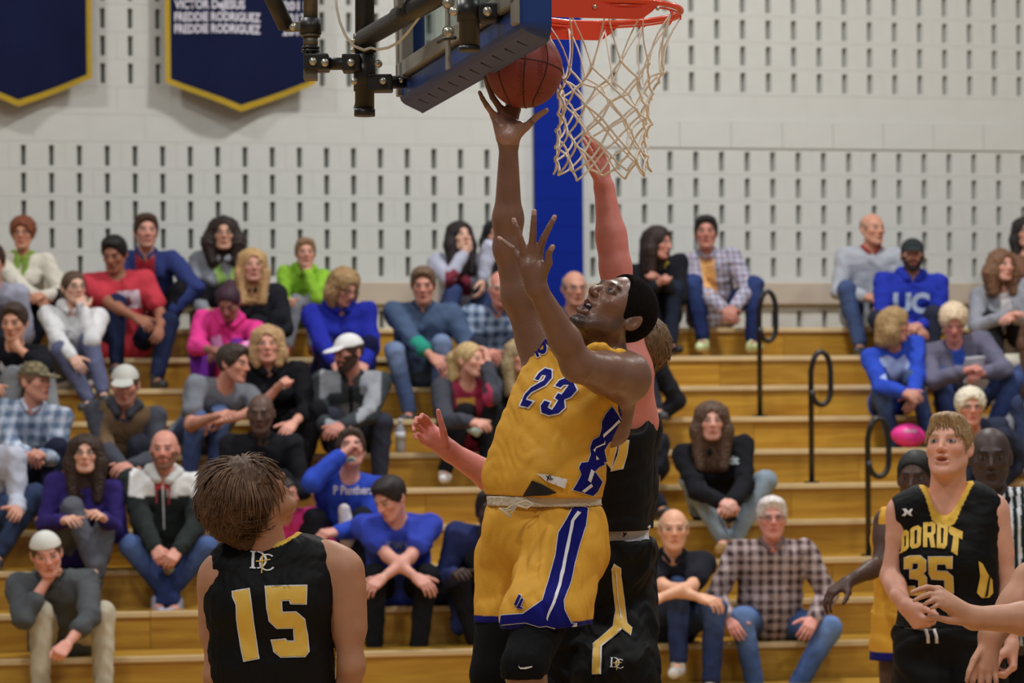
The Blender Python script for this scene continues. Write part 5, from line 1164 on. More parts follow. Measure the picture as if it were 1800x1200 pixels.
# ================================================================ players and referee
M_sweat = mat('sweaty_skin', attr=True, rough=0.36, noise=0.10, nscale=16, sss=0.05, spec=0.6, bump=0.25, bscale=160)
M_jersey = mat('mesh_jersey_cloth', attr=True, rough=0.62, noise=0.05, nscale=10, bump=0.35, bscale=420, spec=0.18, stretch=(1, 1, .25))
M_crop = mat('cropped_hair', attr=True, rough=0.95, noise=0.3, nscale=120, bump=0.8, bscale=500, spec=0.08)
M_eye = mat('eyeball', attr=True, rough=0.3, spec=0.4)
GOLD = (206, 150, 28); NAVY = (10, 12, 104); BLK = (13, 13, 15); GD2 = (216, 174, 54); WHT = (206, 204, 208)
def axes(F_, U_):
    F_ = nrm(F_); U_ = nrm(np.asarray(U_, float) - F_ * np.dot(U_, F_)); return np.cross(F_, U_), F_, U_
def locks(name, Hc, HR, hs, n, length, r0, col, parent, rule, seed=1, crown=(0, -.06, .10), lift=.35, grav=.5, base=.078, curl=.012, var=.25, out=lambda p: 1.0, tip=.10, flow=0.0):
    rnd = np.random.RandomState(seed); V, Fc, Cc = [], [], []; R, Fd, U = HR; M = np.array(HR); cnt = 0; cr = A(*crown); down = A(0, 0, -1) @ M.T
    while cnt < n:
        d = nrm(rnd.randn(3)); p = A(0, -.014, .032) + d * A(.077, .096, .088)
        if not rule(p): continue
        cnt += 1; nrm_ = nrm((p - A(0, -.014, .032)) / A(.077, .096, .088) ** 2); t = p - cr; t = nrm(t - nrm_ * np.dot(t, nrm_)); t = nrm(t + (rnd.randn(3) * (.28 if not flow else .10)) + flow * A(math.sin(55 * p[1] + 30 * p[2]), math.sin(48 * p[0] + 2), math.sin(60 * p[0] + 37 * p[1])))
        L = length(p) * (1 + var * rnd.randn()); m = 6; p0_ = p; p = A(0, -.014, .032) + (p - A(0, -.014, .032)) * out(p); q = p - nrm_ * .004; dr = nrm(t + nrm_ * lift); pts = [q]
        w = rnd.randn(3) * curl
        for k in range(m):
            q = q + dr * L / m; dr = nrm(dr + down * grav * (k + 1) / m * .6 + w * 2 + nrm_ * (-.10))
            e = (q - A(0, -.014, .032)) / (A(.077, .096, .088) * 1.02 * out(q)); le = np.linalg.norm(e)
            mx_ = 1.05 + tip * ((k + 1) / m) ** 1.4
            if le > mx_: q = A(0, -.014, .032) + (q - A(0, -.014, .032)) / le * mx_; le = 1.05
            if le < 1: q = A(0, -.014, .032) + (q - A(0, -.014, .032)) / le
            pts.append(q)
        c = np.asarray(col) * (0.65 + .6 * rnd.rand()); sd = 4; n0 = len(V); up = nrm_
        for k, pt in enumerate(pts):
            dd = nrm(pts[min(k + 1, m)] - pts[max(k - 1, 0)]); a = nrm(np.cross(dd, nrm_ + 1e-3)); b = np.cross(dd, a); rr = r0 * (1 - (k / m) ** 1.6 * .88)
            for j in range(sd):
                an = math.pi / 2 * j; V.append(Hc + hs * ((pt + rr * (a * math.cos(an) * 1.5 + b * math.sin(an) * .7)) @ M)); Cc.append(c)
        for k in range(m):
            for j in range(sd): Fc.append((n0 + k * sd + j, n0 + k * sd + (j + 1) % sd, n0 + (k + 1) * sd + (j + 1) % sd, n0 + (k + 1) * sd + j))
    o = link(name, mesh_np(name, V, Fc, Cc), M_hair, parent); o['kind'] = 'stuff'; return o
def grid_of(prims, h, grow=0., pad=.03):
    lo, hi = bounds(prims, pad + abs(grow)); g = Grid(lo, hi, h); g.apply(prims, grow); return g
def chain(pts, rads, k):
    return [('c', A(*pts[i]), A(*pts[i + 1]), rads[i], rads[i + 1], k) for i in range(len(pts) - 1)]
def fingers(paths, rads, k=.0025):
    out = []
    for pth, r in zip(paths, rads):
        n = len(pth)
        for i in range(n - 1):
            ra, rb = r * (1 - .13 * i), r * (1 - .13 * (i + 1)); out.append(('c', pth[i], pth[i + 1], ra, rb, .008 if i == 0 else k))
    return out
def near(V, pts, r):
    m = np.zeros(len(V), bool)
    for p in pts: m |= np.linalg.norm(V - p, axis=1) < r
    return m
def eyes(root, Hc, HR, hs, iris=(.03, .018, .012), look=(0, 0)):
    M = np.array(HR)
    for s in (-1, 1):
        c = A(s * .0315, .0775, .0115); b = MB(); b.ell((0, 0, 0), I3, (.0122,) * 3, 20, 14); V = np.array(b.v); g = nrm(A(look[0], 1, look[1])); ang = V @ g / .0122
        cc = np.tile(A(.32, .29, .27), (len(V), 1)); cc[ang > .80] = iris; cc[ang > .955] = (.004, .004, .004)
        W_ = Hc + hs * ((V + c) @ M); me = bpy.data.meshes.new('eye'); me.from_pydata([tuple(w) for w in W_], [], b.f); me.polygons.foreach_set('use_smooth', np.full(len(me.polygons), True))
        ca = me.color_attributes.new('Col', 'FLOAT_COLOR', 'POINT'); c4 = np.ones((len(V), 4), np.float32); c4[:, :3] = cc; ca.data.foreach_set('color', c4.ravel()); link('eye', me, M_eye, root)
def hero_head(Hc, HR, hs, mouth=0.0, fem=False, lids=True):
    H = head_local(fem, 0, mouth)
    if lids:
        H = [p for p in H if not (p[0] == 'e' and abs(abs(p[1][0]) - .0315) < 1e-4)]
        for s in (-1, 1): H += [('e', A(s * .0315, .0765, .0115), I3, (.0148, .0140, .0140), .003)]
        for s in (-1, 1): H += [('-e', A(s * .0315, .092, .0105), I3, (.0125, .012, .0052), .002)]
    return tf(H, Hc, HR, hs)
def hero_face(V, Hc, HR, hs, skin, hair, **kw):
    L = (V - Hc) @ np.array(HR).T / hs; m = (np.abs(L[:, 0]) < .1) & (np.abs(L[:, 1]) < .14) & (L[:, 2] > -.125) & (L[:, 2] < .14)
    out = np.tile(np.asarray(skin, float), (len(V), 1)); out[m] = face_cols(L[m], skin, hair, **kw); return out, L

# ---------------------------------------------------------------- player 23
def player23():
    s = 1.08; H = P(955, 945, 8.50); N = P(1047, 628, 8.46); root = empty('person', A(H[0], H[1], 0.9), 'leaping black player in gold jersey 23, one arm up releasing the ball', 'person')
    T = nrm(N - H); ya = math.radians(-36); Fb = A(math.sin(ya), -math.cos(ya), .1); Fw = nrm(Fb - T * np.dot(Fb, T)); R = np.cross(Fw, T)
    HR = axes(A(-.50, -.51, .70), A(.68, .26, .68)); Hc = P(1082, 550, 8.40); hs = 1.10
    S0, S1 = P(946, 596, 8.56), P(1100, 662, 8.32); E0, W0 = P(893, 435, 8.52), P(894, 250, 8.47); E1, W1 = P(1016, 642, 8.03), P(943, 506, 7.93)
    hip0, hip1 = P(910, 975, 8.60), P(1000, 965, 8.40); K0, K1 = P(872, 1185, 8.48), P(922, 1168, 8.12); A0, A1 = P(900, 1430, 8.62), P(960, 1420, 8.30)
    J = dict(s=s, H=H, N=N, HC=Hc, hU=HR[2], hF=HR[1], R=R, F=Fw, T=T, S=[S0, S1], E=[E0, E1], W=[W0, W1], hip=[hip0, hip1], K=[K0, K1], A=[A0, A1], toe=[nrm(Fw * A(1, 1, 0) + A(0, 0, -.7))] * 2)
    G = skel_prims(J, 1.0)
    sk = C(116, 80, 62); pal = C(160, 118, 100)
    arm0 = [('c', P(960, 640, 8.56), S0, .075, .062, .05), ('c', S0, P(915, 520, 8.54), .064, .057, .04), ('c', P(915, 520, 8.54), E0, .056, .043, .03), ('c', E0, P(893, 385, 8.51), .042, .044, .03), ('c', P(893, 385, 8.51), W0, .044, .028, .03)]
    arm1 = [('c', P(1085, 655, 8.38), S1, .068, .070, .05), ('c', S1, P(1062, 655, 8.18), .070, .062, .04), ('c', P(1062, 655, 8.18), E1, .060, .050, .03), ('c', E1, P(993, 598, 8.00), .047, .046, .02), ('c', P(993, 598, 8.00), W1, .046, .0285, .02)]
    # right hand under the ball, palm to the court
    Yh = 8.46
    kn = [P(908, 193, 8.51), P(896, 190, 8.50), P(882, 194, 8.49), P(869, 204, 8.47)]
    h0 = [('c', W0, P(903, 222, Yh), .025, .021, .02), ('c', W0, P(884, 225, Yh), .024, .020, .02)] + [('c', P(897 - i * 5, 240, Yh), kn[i], .016, .0125, .016) for i in range(4)] + [('c', P(902, 240, Yh - .01), P(916, 222, Yh - .012), .019, .015, .02)]
    h0 += fingers([[kn[0], P(914, 180, 8.555), P(915, 160, 8.575), P(912, 145, 8.57)], [kn[1], P(893, 170, 8.555), P(888, 148, 8.57), P(884, 132, 8.565)],
                   [kn[2], P(866, 171, 8.49), P(858, 152, 8.49), P(853, 137, 8.48)], [kn[3], P(856, 186, 8.455), P(848, 173, 8.45), P(843, 162, 8.445)],
                   [P(908, 238, Yh - .01), P(926, 222, Yh - .02), P(943, 205, Yh - .03), P(960, 194, Yh - .035)]], [.0118, .0120, .0112, .0100, .0140])
    # left hand spread in front, back to the camera
    Yl = 7.92
    kn1 = [P(948, 440, Yl), P(935, 436, Yl - .005), P(922, 442, Yl), P(911, 453, Yl + .01)]
    h1 = [('c', W1, kn1[i], .022 if i in (1, 2) else .019, .0115, .016) for i in range(4)] + [('c', W1, P(930, 470, Yl), .027, .022, .02), ('c', P(950, 485, Yl), P(957, 470, Yl - .01), .018, .015, .015)]
    h1 += fingers([[kn1[0], P(956, 418, Yl - .02), P(966, 398, Yl - .03), P(975, 381, Yl - .035)], [kn1[1], P(937, 410, Yl - .02), P(938, 389, Yl - .028), P(939, 371, Yl - .03)],
                   [kn1[2], P(914, 418, Yl - .01), P(908, 400, Yl - .012), P(903, 386, Yl - .01)], [kn1[3], P(900, 436, Yl + .01), P(888, 427, Yl + .02), P(877, 418, Yl + .03)],
                   [P(953, 480, Yl), P(964, 462, Yl - .02), P(964, 446, Yl - .03), P(971, 434, Yl - .04)]], [.0118, .0120, .0112, .0102, .0138])
    jp = [('c', P(925, 905, 8.53), P(990, 905, 8.43), .118, .118, 0), ('c', P(915, 840, 8.55), P(985, 850, 8.40), .120, .120, .05), ('c', P(930, 790, 8.53), P(1003, 800, 8.40), .108, .108, .06),
          ('c', P(948, 735, 8.52), P(1025, 740, 8.39), .108, .104, .06), ('c', P(965, 680, 8.53), P(1052, 700, 8.39), .100, .096, .06), ('c', P(975, 625, 8.53), P(1075, 668, 8.40), .072, .062, .05)]
    inner = [(p[0], p[1], p[2], p[3] - .016, p[4] - .016, p[5]) for p in jp]
    body = inner + [('c', P(1086, 675, 8.39), P(1078, 755, 8.40), .066, .052, .04)] + G['neck'] + arm0 + arm1 + h0 + h1 + G['leg0'] + G['leg1'] + G['foot0'] + G['foot1']
    body += [('c', N - T * .01, Hc - HR[2] * .05 * hs - HR[1] * .02, .066, .060, .03), ('c', N - T * .03 - R * .10, N + T * .05, .035, .045, .05)]
    body += hero_head(Hc, HR, hs, .016)
    g = grid_of(body, .0038)
    # armpit hollow of the raised arm, biceps and forearm grooves
    V, Q = g.extract()
    hair = C(20, 16, 15); cols, L = hero_face(V, Hc, HR, hs, sk, hair, brow=.9, beard=0.0, lip=C(112, 66, 60))
    inh = (L[:, 2] > -.14) & (np.abs(L[:, 0]) < .09) & (L[:, 1] > -.02) & (L[:, 1] < .12); sm = lambda v, a_, b_: np.clip((v - a_) / (b_ - a_), 0, 1)
    lipz = 1 - sm(np.hypot(L[:, 0] / .030, (L[:, 2] + .062) / .024), .9, 1.25)
    w_ = sm(-L[:, 2] + .35 * np.maximum(0, np.abs(L[:, 0]) - .04), .055, .085) * sm(L[:, 1], -.015, .01) * inh * .55
    w_ = np.maximum(w_, sm(-L[:, 2], .084, .098) * sm(L[:, 1], .02, .05) * (1 - sm(np.abs(L[:, 0]), .030, .050)) * inh * .85)
    w_ = np.maximum(w_, .5 * (sm(np.abs(L[:, 0]), .05, .062) * sm(-L[:, 2], -.01, .01) * sm(L[:, 1], -.01, .005) * (1 - sm(L[:, 1], .02, .04))) * inh); w_ = (w_ * (1 - lipz))[:, None]; cols = cols * (1 - w_) + hair * w_
    mouth = (np.abs(L[:, 0]) < .021) & (np.abs(L[:, 2] + .063) < .0105) & (L[:, 1] > .03) & (L[:, 1] < .083); cols[mouth] = C(44, 14, 14)
    mm = near(V, [P(893, 225, 8.44), P(905, 225, 8.44), P(880, 205, 8.45)], .052) & (V[:, 1] < 8.475) | near(V, [P(945, 203, 8.42), P(960, 194, 8.42)], .022); cols[mm] = cols[mm] * .35 + pal * .65
    for tip in (P(975, 381, Yl - .035), P(939, 371, Yl - .03), P(903, 386, Yl - .01), P(877, 418, Yl + .03), P(971, 434, Yl - .04)):
        mm = near(V, [tip], .0125) & (V[:, 1] < tip[1] - .001); cols[mm] = cols[mm] * .3 + C(176, 136, 122) * .7
    part('body', (V, Q), M_sweat, root, cols); bodybvh = bvh_of((V, Q))
    eyes(root, Hc, HR, hs, look=(-.05, .10))
    n = nrm(A(0, .86, -.50)); hm = isomesh(HAIRC, .004, .0065, [(A(0, .072, .080), n), (A(0, .045, 0), A(0, 1, -.15)), (A(0, 0, -.062), A(0, .30, -1))], (.0012, .010, 3, 4)); part('hair', place(hm, Hc, HR, hs), M_crop, root, hair)
    b = MB(); lt = tf([('c', A(-.012, .079, -.0515), A(.012, .079, -.0515), .003, .003, 0)], Hc, HR, hs)[0]; b.tube([lt[1], (lt[1] + lt[2]) / 2 + HR[1] * .003, lt[2]], .0032, 8); b.build('teeth', M_white, root, smooth=True)
    # jersey
    lo, hi = bounds(jp, .03); g = Grid(lo, hi, .0045); g.apply(jp); g.ripple(.0055, .20, 23, 3, A(.55, .1, .75)); g.ripple(.0022, .09, 24, 2, A(.8, 0, .5)); g.ripple(.0013, .11, 25, 3, A(.5, .1, .9)); g.apply([('-e', S0 + A(-.035, 0, .02), I3, (.072, .12, .080), .01), ('-e', S1 + A(.045, -.02, -.055), I3, (.066, .13, .135), .01), ('-c', P(1050, 640, 8.38), P(1078, 570, 8.33), .062, .075, .01)])
    g.cut(P(945, 872, 8.45), nrm(A(-.03, 0, -1)), .004); VQ = g.extract()
    V = VQ[0]; cols = np.tile(C(*GOLD), (len(V), 1)); dS0 = np.abs(np.linalg.norm((V - (S0 + A(-.035, 0, .02))) / A(.072, .12, .080), axis=1) - 1); cols[dS0 < .13] = C(*NAVY)
    dS1 = np.abs(np.linalg.norm((V - (S1 + A(.045, -.02, -.055))) / A(.066, .13, .135), axis=1) - 1); cols[dS1 < .10] = C(*NAVY)
    part('jersey', VQ, M_jersey, root, cols); jb = bvh_of(VQ)
    pc = [P(1030, 620, 8.27), P(1046, 611, 8.25), P(1060, 612, 8.25), P(1074, 622, 8.26), P(1090, 622, 8.29), P(1104, 626, 8.36)]; pr = [('c', pc[i], pc[i + 1], .0155, .0145, .008) for i in range(5)] + [('c', P(1026, 622, 8.30), P(1004, 600, 8.42), .013, .012, .01), ('c', P(1004, 600, 8.42), P(1022, 586, 8.5), .012, .011, .01)]
    col = isomesh(pr, .004, 0, (), (.002, .05, 3))
    part('collar', col, M_jersey, root, C(*GOLD))
    mN, mW, mK = mat('print_navy', tuple(C(*NAVY)), .8, spec=.12), mat('print_white', tuple(C(*WHT)), .55), mat('print_black', tuple(C(16, 12, 14)), .6); mG = mat('print_gold', tuple(C(*GOLD)), .6)
    k = 7.5
    def q(pts, ox=860, oy=600): return [(ox + a / k, oy + b_ / k) for a, b_ in pts]
    two = q([(742, 358), (825, 382), (826, 480), (742, 578), (560, 668), (498, 735), (488, 768), (580, 796), (516, 868), (414, 846), (476, 700), (560, 610), (720, 520), (757, 450), (700, 440), (655, 512), (608, 496), (660, 420)])
    three = q([(1030, 480), (1100, 520), (1158, 640), (1080, 730), (990, 765), (1000, 870), (920, 945), (795, 970), (700, 935), (688, 845), (735, 783), (806, 805), (775, 872), (838, 905), (918, 775), (872, 748), (915, 685), (962, 704), (1062, 572), (990, 568), (942, 612), (876, 585), (930, 520)])
    def outline(poly, w):
        out = []; n_ = len(poly); ar = sum(poly[i][0] * poly[(i + 1) % n_][1] - poly[(i + 1) % n_][0] * poly[i][1] for i in range(n_)); sg = 1 if ar > 0 else -1
        for i in range(n_):
            p0, p1, p2 = A(*poly[i - 1]), A(*poly[i]), A(*poly[(i + 1) % n_]); e1, e2 = nrm(p1 - p0), nrm(p2 - p1); n1, n2 = A(e1[1], -e1[0]) * sg, A(e2[1], -e2[0]) * sg; m = nrm(n1 + n2); out.append(tuple(p1 + m * w / max(.5, np.dot(m, n1))))
        return out
    for nm, poly in (('number_2', two), ('number_3', three)):
        decal('number_border', [outline(poly, 2.6)], jb, mW, root, .004, 4); decal('number', [poly], jb, mN, root, .0062, 4)
    gl = glyph_polys('IOWA', 944, 626, 62, 26, .06, rot=-28, shear=.05)
    decal('lettering_border', [outline(p, 1.5) for p in gl], jb, mW, root, .004, 3); decal('lettering', gl, jb, mN, root, .0055, 3)
    # side panel of navy with white line
    def sc6(pts, ox=980, oy=700, k_=6.0): return [(ox + a / k_, oy + b_ / k_) for a, b_ in pts]
    pan = sc6([(575, 85), (640, 180), (700, 285), (640, 350), (600, 410), (530, 475), (490, 545), (520, 690), (440, 720), (390, 770), (470, 880), (420, 980), (370, 1030), (240, 985), (160, 965), (200, 900), (250, 800), (225, 730), (250, 680), (320, 670), (350, 590), (340, 520), (370, 440), (440, 400), (465, 320), (465, 250), (510, 160)])
    decal('side_panel_border', [outline(pan, 1.3)], jb, mW, root, .0025, 4); decal('side_panel', [pan], jb, mN, root, .005, 4)
    for wl in ([(640, 215), (655, 240), (480, 410), (475, 375), (560, 300)], [(495, 440), (495, 480), (400, 520), (385, 565), (370, 540), (400, 505), (480, 470)], [(350, 745), (385, 770), (345, 885), (315, 860)], [(350, 895), (365, 925), (280, 990), (250, 975)], [(400, 600), (430, 640), (400, 650)]):
        decal('side_line', [sc6(wl)], jb, mW, root, .008, 4)
    # hem opening and size tag
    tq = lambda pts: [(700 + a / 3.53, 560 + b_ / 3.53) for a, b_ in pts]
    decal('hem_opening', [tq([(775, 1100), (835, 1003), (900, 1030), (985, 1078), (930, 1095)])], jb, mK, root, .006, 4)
    tag_ = tq([(862, 962), (915, 965), (1048, 995), (1032, 1052), (925, 1008)]); decal('size_tag', [tag_], jb, mW, root, .009, 4); decal('tag_text', glyph_polys('XL', 962, 844, 11, 8, .04, rot=-12), jb, mK, root, .012, 2)
    # waistband
    wb = [('c', P(928, 915, 8.53), P(985, 912, 8.43), .131, .131, 0), ('c', P(926, 850, 8.53), P(984, 850, 8.43), .130, .130, .03)]
    g = grid_of(wb, .0045); g.cut(P(955, 873, 8.35), A(0, 0, 1)); g.cut(P(955, 890, 8.35), A(0, 0, -1)); g.ripple(.0022, .014, 5, 2, A(1, .4, 0)); part('waistband', g.extract(), M_cloth, root, C(190, 178, 160))
    b = MB()
    for pts in ([(905, 886), (890, 895), (878, 893), (888, 900), (898, 909)], [(908, 886), (898, 896), (884, 899), (892, 906)], [(908, 886), (925, 880), (938, 886), (926, 893), (909, 888)], [(908, 888), (902, 898), (893, 908)]):
        b.tube([P(x_, y_, 8.31 - .004 * i) for i, (x_, y_) in enumerate(pts)], .0035, 6)
    b.build('drawstring', mat('cream_cord', hexc(225, 212, 190), .8), root, smooth=True)
    # shorts
    sp = [('c', P(920, 915, 8.53), P(995, 915, 8.43), .116, .116, 0), ('c', P(915, 960, 8.55), P(992, 960, 8.40), .122, .128, .05),
          ('c', P(898, 985, 8.58), P(872, 1100, 8.52), .112, .062, .03), ('c', P(905, 1000, 8.56), P(900, 1105, 8.50), .11, .07, .03), ('c', P(988, 985, 8.38), P(958, 1085, 8.27), .128, .120, .03), ('c', P(940, 1085, 8.22), P(972, 1085, 8.30), .100, .105, .05)]
    g = grid_of(sp, .0045); g.ripple(.0075, .20, 31, 2, A(.9, .2, -.12)); g.ripple(.0025, .09, 32, 2, A(.9, .1, .1)); g.cut(P(955, 888, 8.40), nrm(A(.02, 0, 1)), .004); g.cut(P(950, 1103, 8.2), nrm(A(.02, 0, -1)), .004); VQ = g.extract()
    V = VQ[0]; cols = np.tile(C(*GOLD), (len(V), 1)); hemz = P(950, 1086, 8.25)[2]; cols[V[:, 2] < hemz - .006] = C(*NAVY); part('shorts', VQ, M_jersey, root, cols); sb = bvh_of(VQ)
    z4 = lambda pts: [(780 + a / 3.333, 840 + b_ / 3.333) for a, b_ in pts]
    nav = z4([(760, 165), (845, 165), (830, 280), (800, 370), (770, 480), (745, 600), (700, 715), (705, 770), (745, 850), (775, 852), (770, 900), (700, 890), (600, 865), (560, 870), (480, 845), (330, 860), (338, 805), (465, 795), (580, 715), (612, 600), (655, 450), (672, 320), (720, 240)])
    decal('side_stripe_border', [outline(nav, 1.4)], sb, mW, root, .004, 5); decal('side_stripe', [nav], sb, mN, root, .0055, 5)
    decal('side_line', [z4([(782, 195), (803, 205), (765, 250), (740, 380), (715, 500), (690, 620), (650, 730), (605, 838), (598, 825), (640, 710), (672, 610), (700, 480), (725, 360), (745, 250)])], sb, mW, root, .0085, 5)
    for p in (z4([(443, 685), (456, 690), (430, 748), (415, 742)]), z4([(458, 705), (470, 710), (450, 755), (466, 758), (462, 768), (430, 762)])):
        decal('logo_border', [outline(p, 1.0)], sb, mW, root, .004, 3); decal('logo', [p], sb, mN, root, .007, 3)
    # knee tights
    tp = [('c', hip1, K1, .10, .068, 0), ('c', K1, P(918, 1192, 8.14), .066, .062, .02)]; g = grid_of(tp, .005); g.cut(P(920, 1193, 8.1), nrm(A(0, 0, -1))); g.ripple(.002, .05, 8); tv = g.extract(); part('knee_tights', tv, M_cloth, root, C(16, 16, 18))
    decal('swoosh_mark', [z4([(440, 1095), (447, 1108), (470, 1108), (518, 1100), (516, 1108), (480, 1118), (450, 1118), (440, 1108)])], bvh_of(tv), mW, root, .004, 3)
    tp = [('c', hip0, K0, .112, .080, 0), ('c', K0, K0 + (A0 - K0) * .6, .078, .062, .02)]; part('knee_tights', isomesh(tp, .006), M_cloth, root, C(16, 16, 18))
    for An, td in ((A0, J['toe'][0]), (A1, J['toe'][1])):
        pr = [('c', An - A(0, 0, .05), An - A(0, 0, .06) + td * .17, .045, .036, 0), ('c', An - A(0, 0, .04), An + A(0, 0, .05), .045, .046, .02)]; part('basketball_shoe', isomesh(pr, .008), M_shoe, root, C(200, 200, 205))
    return root, outline
p23, OUT = player23()

# ---------------------------------------------------------------- generic standing player
def stand(label, s, H, N, Fyaw, HR, Hc, hs, S, E, W, sk, hairc, K=None, An=None, h=.0055, hands=(None, None), fat=1.0, face=None, mouth=0., extra=None, neckr=1.0, arm_r=1.0, mats=None, group=None, toe=None, headless=False):
    root = empty('person', A(H[0], H[1], 0), label, 'person', group); T = nrm(N - H); ya = math.radians(Fyaw); Fb = A(math.sin(ya), -math.cos(ya), 0); Fw = nrm(Fb - T * np.dot(Fb, T)); R = np.cross(Fw, T)
    sg = 1 if R[0] < 0 else -1; out = [R * sg, -R * sg]; hip = [H + o_ * .09 * s - T * .02 for o_ in out]
    K = K or [hip[i] + A(0, 0, -.46 * s) + Fb * .05 for i in (0, 1)]; An = An or [A(k[0], k[1], .08) - Fb * .04 for k in K]
    J = dict(s=s, H=H, N=N, HC=Hc, hU=HR[2], hF=HR[1], R=R, F=Fw, T=T, S=S, E=E, W=W, hip=hip, K=K, A=An, toe=toe or [Fb, Fb]); G = skel_prims(J, fat)
    body = G['torso'] + G['neck'] + G['arm0'] + G['arm1'] + G['leg0'] + G['leg1'] + G['foot0'] + G['foot1'] + hero_head(Hc, HR, hs, mouth, lids=False)
    for i in (0, 1):
        if hands[i] is not None:
            if isinstance(hands[i], tuple):
                ps, pn, xd = hands[i]; X = nrm(A(*xd)) if xd is not None else nrm(W[i] - E[i]); Y = A(*pn); Y = nrm(Y - X * np.dot(X, Y)); right = (i == 0) == (sg == 1); Z = np.cross(X, Y) * (1 if right else -1)
                body += tf(hand_local(**(POSE[ps] if isinstance(ps, str) else ps)), W[i], (X, Y, Z), s * 1.02)
            else: body += hands[i]
    if extra: body += extra
    g = grid_of(body, h); V, Q = g.extract(); cols, L = hero_face(V, Hc, HR, hs, sk, hairc, **(face or {})); part('body', (V, Q), mats or M_skin, root, cols)
    return root, J, (V, Q), L
def tank(root, J, jp, holes, neck, hem, color, trim=None, h=.005, rip=(.0042, .18), seed=40, mat_=None, colorf=None, trimw=.012):
    g = grid_of(jp, h); g.ripple(rip[0], rip[1], seed); g.ripple(.0018, .07, seed + 1, 2); g.apply(holes); g.apply(neck); g.cut(*hem); VQ = g.extract(); V = VQ[0]; cols = np.tile(C(*color), (len(V), 1))
    if trim is not None:
        for nk in neck:
            d, t = seg_d(V, nk[1], nk[2]); rr = nk[3] + (nk[4] - nk[3]) * t; cols[(d < rr + trimw) & (V[:, 2] > hem[0][2] + .3)] = C(*trim)
    if colorf: cols = colorf(V, cols)
    part('jersey', VQ, mat_ or M_jersey, root, cols); return bvh_of(VQ)
def torso_prims(J, grow, fat=1.0, shoulder=.6):
    s, H, N, R, T, Fw = J['s'], J['H'], J['N'], J['R'], J['T'], J['F']; L = np.linalg.norm(N - H); w = .078 * s; r = .102 * s * fat + grow; sg = 1 if R[0] < 0 else -1
    o_ = [('c', H - T * .04 - R * w, H - T * .04 + R * w, r * 1.05, r * 1.05, 0)]
    for q in (-1, 1): o_ += [('c', H + R * q * w * .95, H + T * L * .42 + R * q * w * .82, r * 1.0, r * .92, .05), ('c', H + T * L * .42 + R * q * w * .82, H + T * L * .74 + R * q * w * 1.05, r * .92, r * .94, .05)]
    for i in (0, 1): o_ += [('c', N - T * .055 * s, N - T * .055 * s + (J['S'][i] - N + T * .055 * s) * shoulder, .052 * s + grow, .050 * s + grow, .04)]
    return o_
mGold2, mWht, mBlk = mat('print_dordt_gold', tuple(C(*GD2)), .55), mat('print_white', None), mat('print_black', None)
def monogram(x, y, w, h, bvh, root, rot=0):
    """interlaced D and C with a cross"""
    def circ(cx, cy, rx, ry, a0, a1, t, n=22):
        o_ = [(cx + rx * math.cos(a), cy - ry * math.sin(a)) for a in np.linspace(a0, a1, n)]; i_ = [(cx + (rx - t) * math.cos(a), cy - (ry - t * .6) * math.sin(a)) for a in np.linspace(a1, a0, n)]; return o_ + i_
    u = w / 45.
    def T_(p): return [(x + a * u * math.cos(rot) - b_ * u * math.sin(rot), y + a * u * math.sin(rot) + b_ * u * math.cos(rot)) for a, b_ in p]
    D1 = [(0, 0), (10, 0), (10, 1.5), (8, 3), (8, 28), (11, 29.5), (11, 31), (0, 31), (0, 29.5), (3, 28), (3, 3), (0, 1.5)]
    D2 = circ(13, 15.5, 17, 15.5, -math.pi / 2, math.pi / 2, 4.2); C1 = circ(31, 19, 15, 15, math.radians(50), math.radians(325), 3.8)
    for p in (D1, D2, C1): decal('monogram', [T_(p)], bvh, mWht, root, .004, 2.5)
    for p in ([(21, 6), (23, 6), (22.8, 39), (20.5, 39)], [(11, 17), (36, 13.5), (36, 15.5), (11, 19)]): decal('cross', [T_(p)], bvh, mGold2, root, .007, 2.5)

